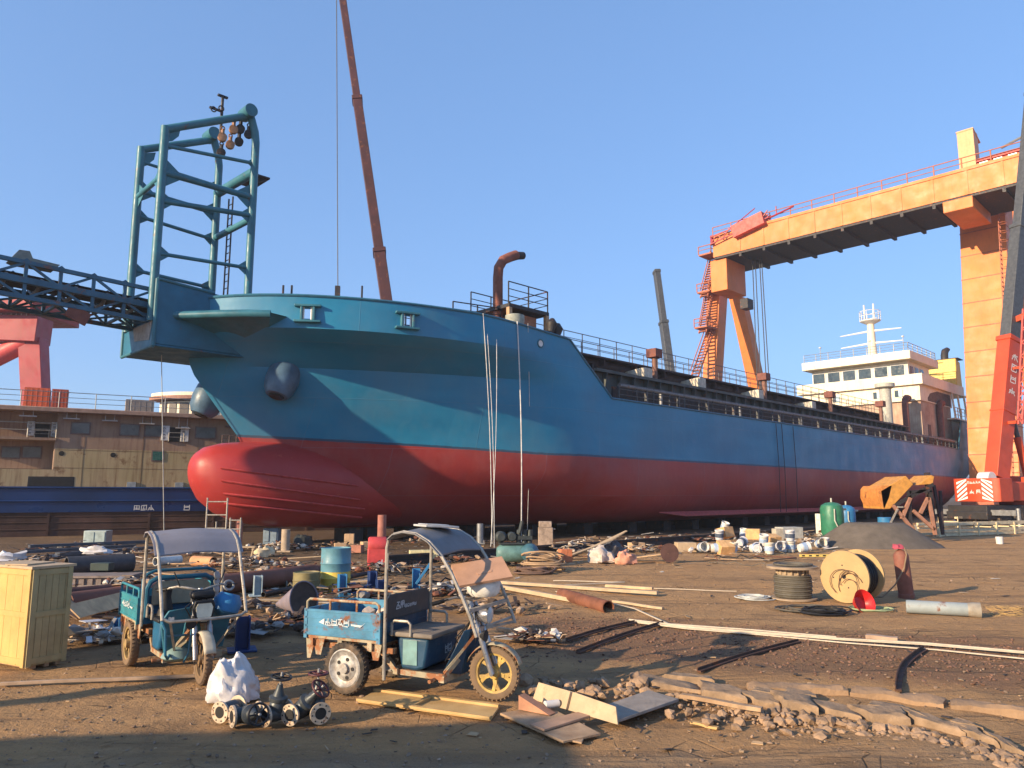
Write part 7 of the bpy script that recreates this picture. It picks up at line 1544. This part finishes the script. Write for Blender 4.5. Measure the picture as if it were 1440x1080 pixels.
bpost(362, 838, 810, .16, 'pale-faced blue bracket on the brown pipe', M('pale_blue', (.3, .38, .42), .5)); bpost(484, 842, 808, .15, 'bright blue bracket with pale top beside the drum', BLUEP, 2); bpost(523, 838, 804, .15, 'dark blue bracket left of the canopy post', NAVY); bpost(535, 840, 816, .17, 'shorter dark blue bracket touching the canopy post', NAVY); bpost(590, 830, 800, .16, 'blue bracket with slanting arm seen under the canopy', BLUEP, 1, .1)
mb = MB(); mb.bx(-.25, .25, -.2, .2, .18, .55); mb.lathe([(.2, -.24), (.22, -.2), (.22, .2), (.2, .24)], (0, 0, .62), (1, 0, 0), 18)
for x in (-.2, .2): mb.bx(x - .04, x + .04, -.15, .15, 0, .18)
o = mb.build('red_machine', REDBOX, None, bevel=.02, tagd=('small red machine behind the canopy post of the open tricycle', 'machine')); put(o, 530, 801, .2)
def bx_(px, py, sx, sy, sz, m, label, name='carton', rz=.2, cat='box', z=0, tilt=0, group=None):
    mb = MB(); mb.bx(-sx / 2, sx / 2, -sy / 2, sy / 2, 0, sz); mb.bx(-sx * .06, sx * .06, -sy / 2 - .003, sy / 2 + .003, sz * .6, sz + .003); o = mb.build(name, m, None, bevel=.008, tagd=(label, cat, group)); put(o, px, py, rz, z); o.rotation_euler.x = tilt; return o
bx_(595, 790, .8, .4, .33, M('box_cream', (.62, .55, .3), .7, var=.2), 'long cream box standing under the canopy arch', 'cream_box')
bx_(491, 770, .35, .3, .5, CARTON, 'taller brown carton under the red bulb', rz=.1); bx_(478, 774, .4, .3, .25, CARTON, 'lower brown carton left of the taller one', rz=.3); bx_(503, 777, .35, .3, .25, M('carton_red', (.35, .15, .1), .8), 'dull red carton right of the taller brown one', rz=-.2); bx_(515, 774, .35, .35, .3, CARTON, 'brown carton rightmost in the row under the bulb', rz=.5)
bx_(795, 790, .34, .34, .36, BRICK, 'orange red block beside the air hose heap', 'orange_block', cat='block'); bx_(895, 773, .5, .4, .25, CARTON, 'flat tan carton near the slipway rail', rz=.3); bx_(964, 776, .65, .45, .32, PALEW, 'pale wooden box at the left end of the paint bucket heap', 'wooden_box', rz=.05)
for i, (px, py, rz, z) in enumerate(((1022, 770, .6, .35), (1060, 770, -.4, .3), (1085, 772, .3, .12), (1018, 778, .2, 0))): bx_(px, py, .5, .42, .38, M('carton_orange', (.6, .36, .16), .8), ('orange tan open carton on top of the paint bucket heap', 'tan carton with raised flap on the paint bucket heap', 'flat tan carton right in the paint bucket heap', 'tan carton at the front of the paint bucket heap')[i], 'carton', rz, z=z, tilt=.25 * (i - 1))
bx_(1110, 757, 1.05, .6, .5, M('chest_grey', (.42, .43, .4), .6), 'grey and white chest behind the bucket heap', 'chest', rz=.3, cat='chest'); bx_(1094, 760, .35, .35, .5, M('chest_small', (.4, .37, .3), .7), 'small grey box left of the grey and white chest', 'small_box')
# paint buckets
def bucket(): 
    o = E('paint_bucket', '', 'bucket', (0, 0, 0), 0, 'paint buckets heaped by the ship'); mb = MB(); mb.lathe([(.001, 0), (.13, 0), (.155, .34), (.165, .34), (.165, .36), (.15, .36), (.14, .05), (.001, .05)], (0, 0, 0), (0, 0, 1), 20); mb.build('bucket_shell', WHITE2, o)
    mb = MB(); mb.lathe([(.156, .1), (.16, .24)], (0, 0, 0), (0, 0, 1), 20, False); mb.build('paper_label', M('bucket_label', (.3, .4, .55), .6, var=.4, scale=12), o); mb = MB(); mb.path(arc((0, 0, .3), .165, R(200), R(340), 8, (1, 0, 0), (0, 1, 0)), .006, 5); mb.build('handle', GREYST, o); return o
bk0 = bucket(); first = True
BK = [(985, 777, 1.4, .2, 0), (1000, 778, 1.5, 1.4, 0), (1012, 771, .1, 0, .3), (1018, 764, .4, .6, .5), (1030, 778, .1, 1, 0), (1040, 776, 1.3, 2.4, .1), (1046, 768, .2, .4, .3), (1056, 778, 1.5, .9, 0), (1066, 779, 1.45, 2.9, 0), (1074, 774, .3, 0, .2), (1082, 779, .0, .3, 0), (1092, 776, 1.4, .1, 0), (1101, 776, 0, 0, 0), (1112, 776, .05, 0, 0), (1112, 776, .03, .5, .37), (1124, 778, 1.4, 1.7, 0), (1150, 772, 1.3, .2, 0), (1160, 770, .1, 0, 0)]
BL = {0: 'leftmost tipped bucket of the heap, next to the pale wooden box', 12: 'upright bucket left of the stacked pair', 13: 'lower bucket of the stacked upright pair', 14: 'upper bucket of the stacked upright pair', 16: 'tipped bucket right of the heap near the control cabinet', 17: 'upright bucket right of the heap near the control cabinet', 15: 'tipped bucket just right of the stacked pair', 3: 'bucket on the very top of the heap beside the orange tan carton'}
for i, (px, py, tl, rz, z) in enumerate(BK):
    lb = BL.get(i, 'white paint bucket in the middle of the jumbled heap under the ship'); o = bk0 if i == 0 else dup(bk0, (0, 0, 0), 0, lb); o['label'] = lb; q = G(px, py); o.location = (q.x, q.y, z + (.16 if tl > 1 else 0)); o.rotation_euler = (tl, 0, rz)
    if i % 3:
        for ch in o.children:
            if ch.name.startswith('bucket_shell'): ch.data = ch.data.copy(); ch.data.materials[0] = M('bucket_cream', (.6, .56, .48), .6, var=.2, scale=8, dust=.15) if i % 3 == 1 else M('bucket_grimy', (.52, .52, .54), .6, var=.25, scale=9, rust=.15, rcol=(.05, .1, .2), dust=.15)
            if ch.name.startswith('paper_label') and i % 3 == 2: ch.data = ch.data.copy(); ch.data.materials[0] = M('label_dark', (.06, .08, .12), .6, var=.5, scale=10)
# compressor, air hose heap, sacks, round plate
q = G(722, 797); cp = E('air_compressor', 'greenish blue air compressor with two motors at the foot of the hanging ropes', 'compressor', q, .15)
mb = MB(); mb.lathe([(.02, -.02), (.16, .0), (.235, .1), (.24, .9), (.17, 1.0), (.02, 1.03)], (-.45, 0, .36), (1, 0, 0), 24); mb.build('air_receiver', COMPG, cp); mb = MB(); mb.lathe([(.02, -.27), (.15, -.24), (.24, -.1), (.25, .1), (.15, .25), (.02, .27)], (.42, -.15, .38), (.2, 1, 0), 24); mb.build('end_tank', M('tank_teal_dark', (.05, .13, .17), .45, dust=.15), cp)
mb = MB(); mb.bx(-.4, .45, -.16, .16, .6, .64); mb.lathe([(.12, 0), (.15, .04), (.15, .26), (.1, .32)], (-.35, .15, .8), (0, -1, 0), 18); mb.lathe([(.11, 0), (.13, .04), (.13, .22), (.1, .26)], (-.05, .12, .8), (0, -1, 0), 18)
for x in (.14, .3, .44): mb.tube((x, 0, .62), (x + .02, 0, .98), .07, 10)
mb.bx(.1, .5, -.12, .12, .72, .82); mb.tube((.15, -.1, .9), (.22, -.12, 1.22), .05, 8); mb.build('pump_motor', M('motor_dark', (.05, .06, .06), .5, .3, dust=.2), cp); mb = MB()
for x in (-.35, .4):
    for y in (-.15, .15): mb.bx(x - .03, x + .03, y - .03, y + .03, 0, .2)
mb.build('compressor_leg', M('leg_ochre', (.4, .28, .1), .7), cp, split=True)
for k, (px, py, n, r_, m, lb) in enumerate(((764, 803, 12, .55, M('hose_tan', (.36, .24, .14), .75, bump=0), 'heap of tan air hoses right of the compressor'), (752, 806, 8, .5, M('hose_brown', (.13, .08, .06), .75, bump=0), 'darker hose loops in front of the tan hose heap'))):
    g_ = random.Random(40 + k); mb = MB(); q = G(px, py)
    for j in range(n):
        ph = g_.random() * 6.3; rr = r_ * g_.uniform(.5, 1.1); mb.path([(rr * math.cos(ph + t_), rr * .6 * math.sin(ph + t_), .03 + (.4 - .4 * k) * (j / n) + .12 * max(0, math.sin(t_ + ph * 2))) for t_ in [i_ * .4 for i_ in range(17)]], .022, 6)
    o = mb.build('air_hose', m, None, tagd=(lb, 'hose')); o.location = (q.x, q.y, 0)
for i, (px, py, sx, lb, m) in enumerate(((847, 791, .38, 'pile of pinkish dusty sacks among the boards', SACK), (880, 793, .3, 'orange and white sack lying in front of the boards', M('sack_orange', (.6, .28, .18), .8, var=.4, scale=6)), (862, 783, .4, 'dark grey tarp bundle behind the pinkish sacks', M('tarp_grey', (.1, .1, .11), .7)), (373, 783, .3, 'cream sack propped by the thin prop under the bulb', M('sack_cream', (.6, .48, .3), .8)), (425, 772, .45, 'dark bag with white top under the red bulb', M('bag_dark', (.03, .035, .035), .6)))):
    o = blob('x', sx, sx * .7, sx * .75, m, i * 3. + 1, 12, 20, .45).build('sack', m, None, tagd=(lb, 'sack')); put(o, px, py, .3 * i)
mb = MB(); mb.lathe([(.001, -.02), (.27, -.02), (.27, .02), (.001, .02)], (0, 0, .27), (.15, -1, .12), 28); o = mb.build('round_plate', M('plate_brown', (.1, .05, .04), .8, var=.3), None, tagd=('round rusty steel plate standing on edge under the hull', 'steel plate')); put(o, 942, 791)
mb = MB()
for k in range(6): mb.beam((-1.3 + .1 * k, -.2 + k * .08, .02), (.6 + .12 * k, .1 + .05 * k, .55 + .05 * k), .12, .03)
o = mb.build('leaning_boards', PALEW, None, bevel=.004, tagd=('sheaf of boards leaning up to the right beside the orange block', 'boards')); put(o, 835, 785, .3)
mb = MB(); mb.prism([(-.8, 0, .04), (.8, 0, .28), (.85, .3, .3), (-.7, .45, .06)], (0, 0, .02)); o = mb.build('leaning_board', M('tan_board', (.5, .33, .18), .85), None, tagd=('tan board sloping behind the round rusty plate', 'board')); put(o, 905, 789, -.4)
mb = MB(); mb.bx(-.4, .4, -.15, .15, .28, .32)
for x in (-.35, .3): mb.beam((x, -.12, 0), (x + .05, -.1, .3), .04); mb.beam((x + .1, .12, 0), (x + .05, .1, .3), .04)
o = mb.build('low_stool', PALEW, None, tagd=('low wooden trestle stool by the narrow scaffold frame', 'stool')); put(o, 341, 783, .1)
mb = MB(); q = G(1100, 792); o = E('steel_strip', 'long yellow and black barrier strip lying before the sand heap', 'barrier', G(1165, 783), .02); mb.bx(-.9, .9, -.04, .04, 0, .08); mb.build('strip_body', M('strip_yellow', (.6, .45, .12), .7), o); mb = MB()
for k in range(8): mb.bx(-.85 + k * .22, -.76 + k * .22, -.045, -.04, .02, .06)
mb.build('black_block', BLACK, o, split=True)
g_ = random.Random(91); mb = MB()
for k in range(26):                                     # bent rods, cable ends and hoses tangled through the scrap
    px, py = (g_.uniform(100, 640), g_.uniform(775, 880)) if k < 18 else (g_.uniform(690, 1150), g_.uniform(765, 800)); q = G(px, py); a_ = g_.random() * 6.3; pts = []
    for j in range(9): pts.append(q + Vector((0, 0, .02 + .12 * g_.random() * (j % 2)))); q = q + Vector((math.cos(a_), math.sin(a_), 0)) * g_.uniform(.12, .3); a_ += g_.uniform(-.7, .7)
    mb.mat(g_.randrange(3)); mb.path(pts, g_.choice((.01, .014, .02)), 5)
o = mb.build('tangled_wire', [BLACK, RUSTM, CABLEG], None); o['kind'] = 'stuff'
mb = MB(); mb.tube((0, 0, 0), (0, 0, 3.1), .15, 14); mb.bx(-.25, .25, -.25, .25, 0, .2); o = mb.build('shadow_post', CONC, None, tagd=('unseen concrete post added left of the viewpoint to cast a shadow band', 'post')); o.location = (-11.2, 2.6, 0)  # unseen post, added to throw a shadow band at lower left
# unseen hut added beside the photographer to shade the foreground
ht = E('shade_hut', 'unseen grey corrugated hut added left of the viewpoint to shade the foreground', 'hut', (-10.0, -.75, 0), .12)
mb = MB(); mb.bx(-3.4, 3.4, -1.9, 1.9, 0, 2.7)
for i in range(28): x = -3.35 + i * .24; mb.bx(x, x + .1, 1.9, 1.93, .05, 2.65)
mb.build('shade_hut_wall', M('shade_hut_grey', (.35, .36, .37), .6, streak=.3), ht); mb = MB(); mb.prism([(-3.6, -2.1, 2.7), (3.6, -2.1, 2.7), (3.6, 2.1, 2.7), (-3.6, 2.1, 2.7)], (0, 0, .12)); mb.build('shade_hut_roof', M('shade_hut_roof', (.2, .25, .3), .6), ht)
mb = MB(); mb.bx(-.5, .4, 1.93, 1.97, .02, 2.0); mb.build('door', M('shade_hut_door', (.15, .2, .3), .6), ht)
# thin dusty air over the whole yard
mb = MB(); mb.bx(-5200, 5200, -5200, 5200, -2.5, 46); hz_ = bpy.data.materials.new('haze_air'); hz_.use_nodes = True; hn = hz_.node_tree; hn.nodes.remove(hn.nodes['Principled BSDF'])
vp = hn.nodes.new('ShaderNodeVolumePrincipled'); vp.inputs['Color'].default_value = (.86, .92, 1, 1); vp.inputs['Density'].default_value = .0006; vp.inputs['Anisotropy'].default_value = .2
hn.links.new(vp.outputs[0], hn.nodes['Material Output'].inputs['Volume']); o = mb.build('haze', hz_, None, flat=True); o['kind'] = 'stuff'
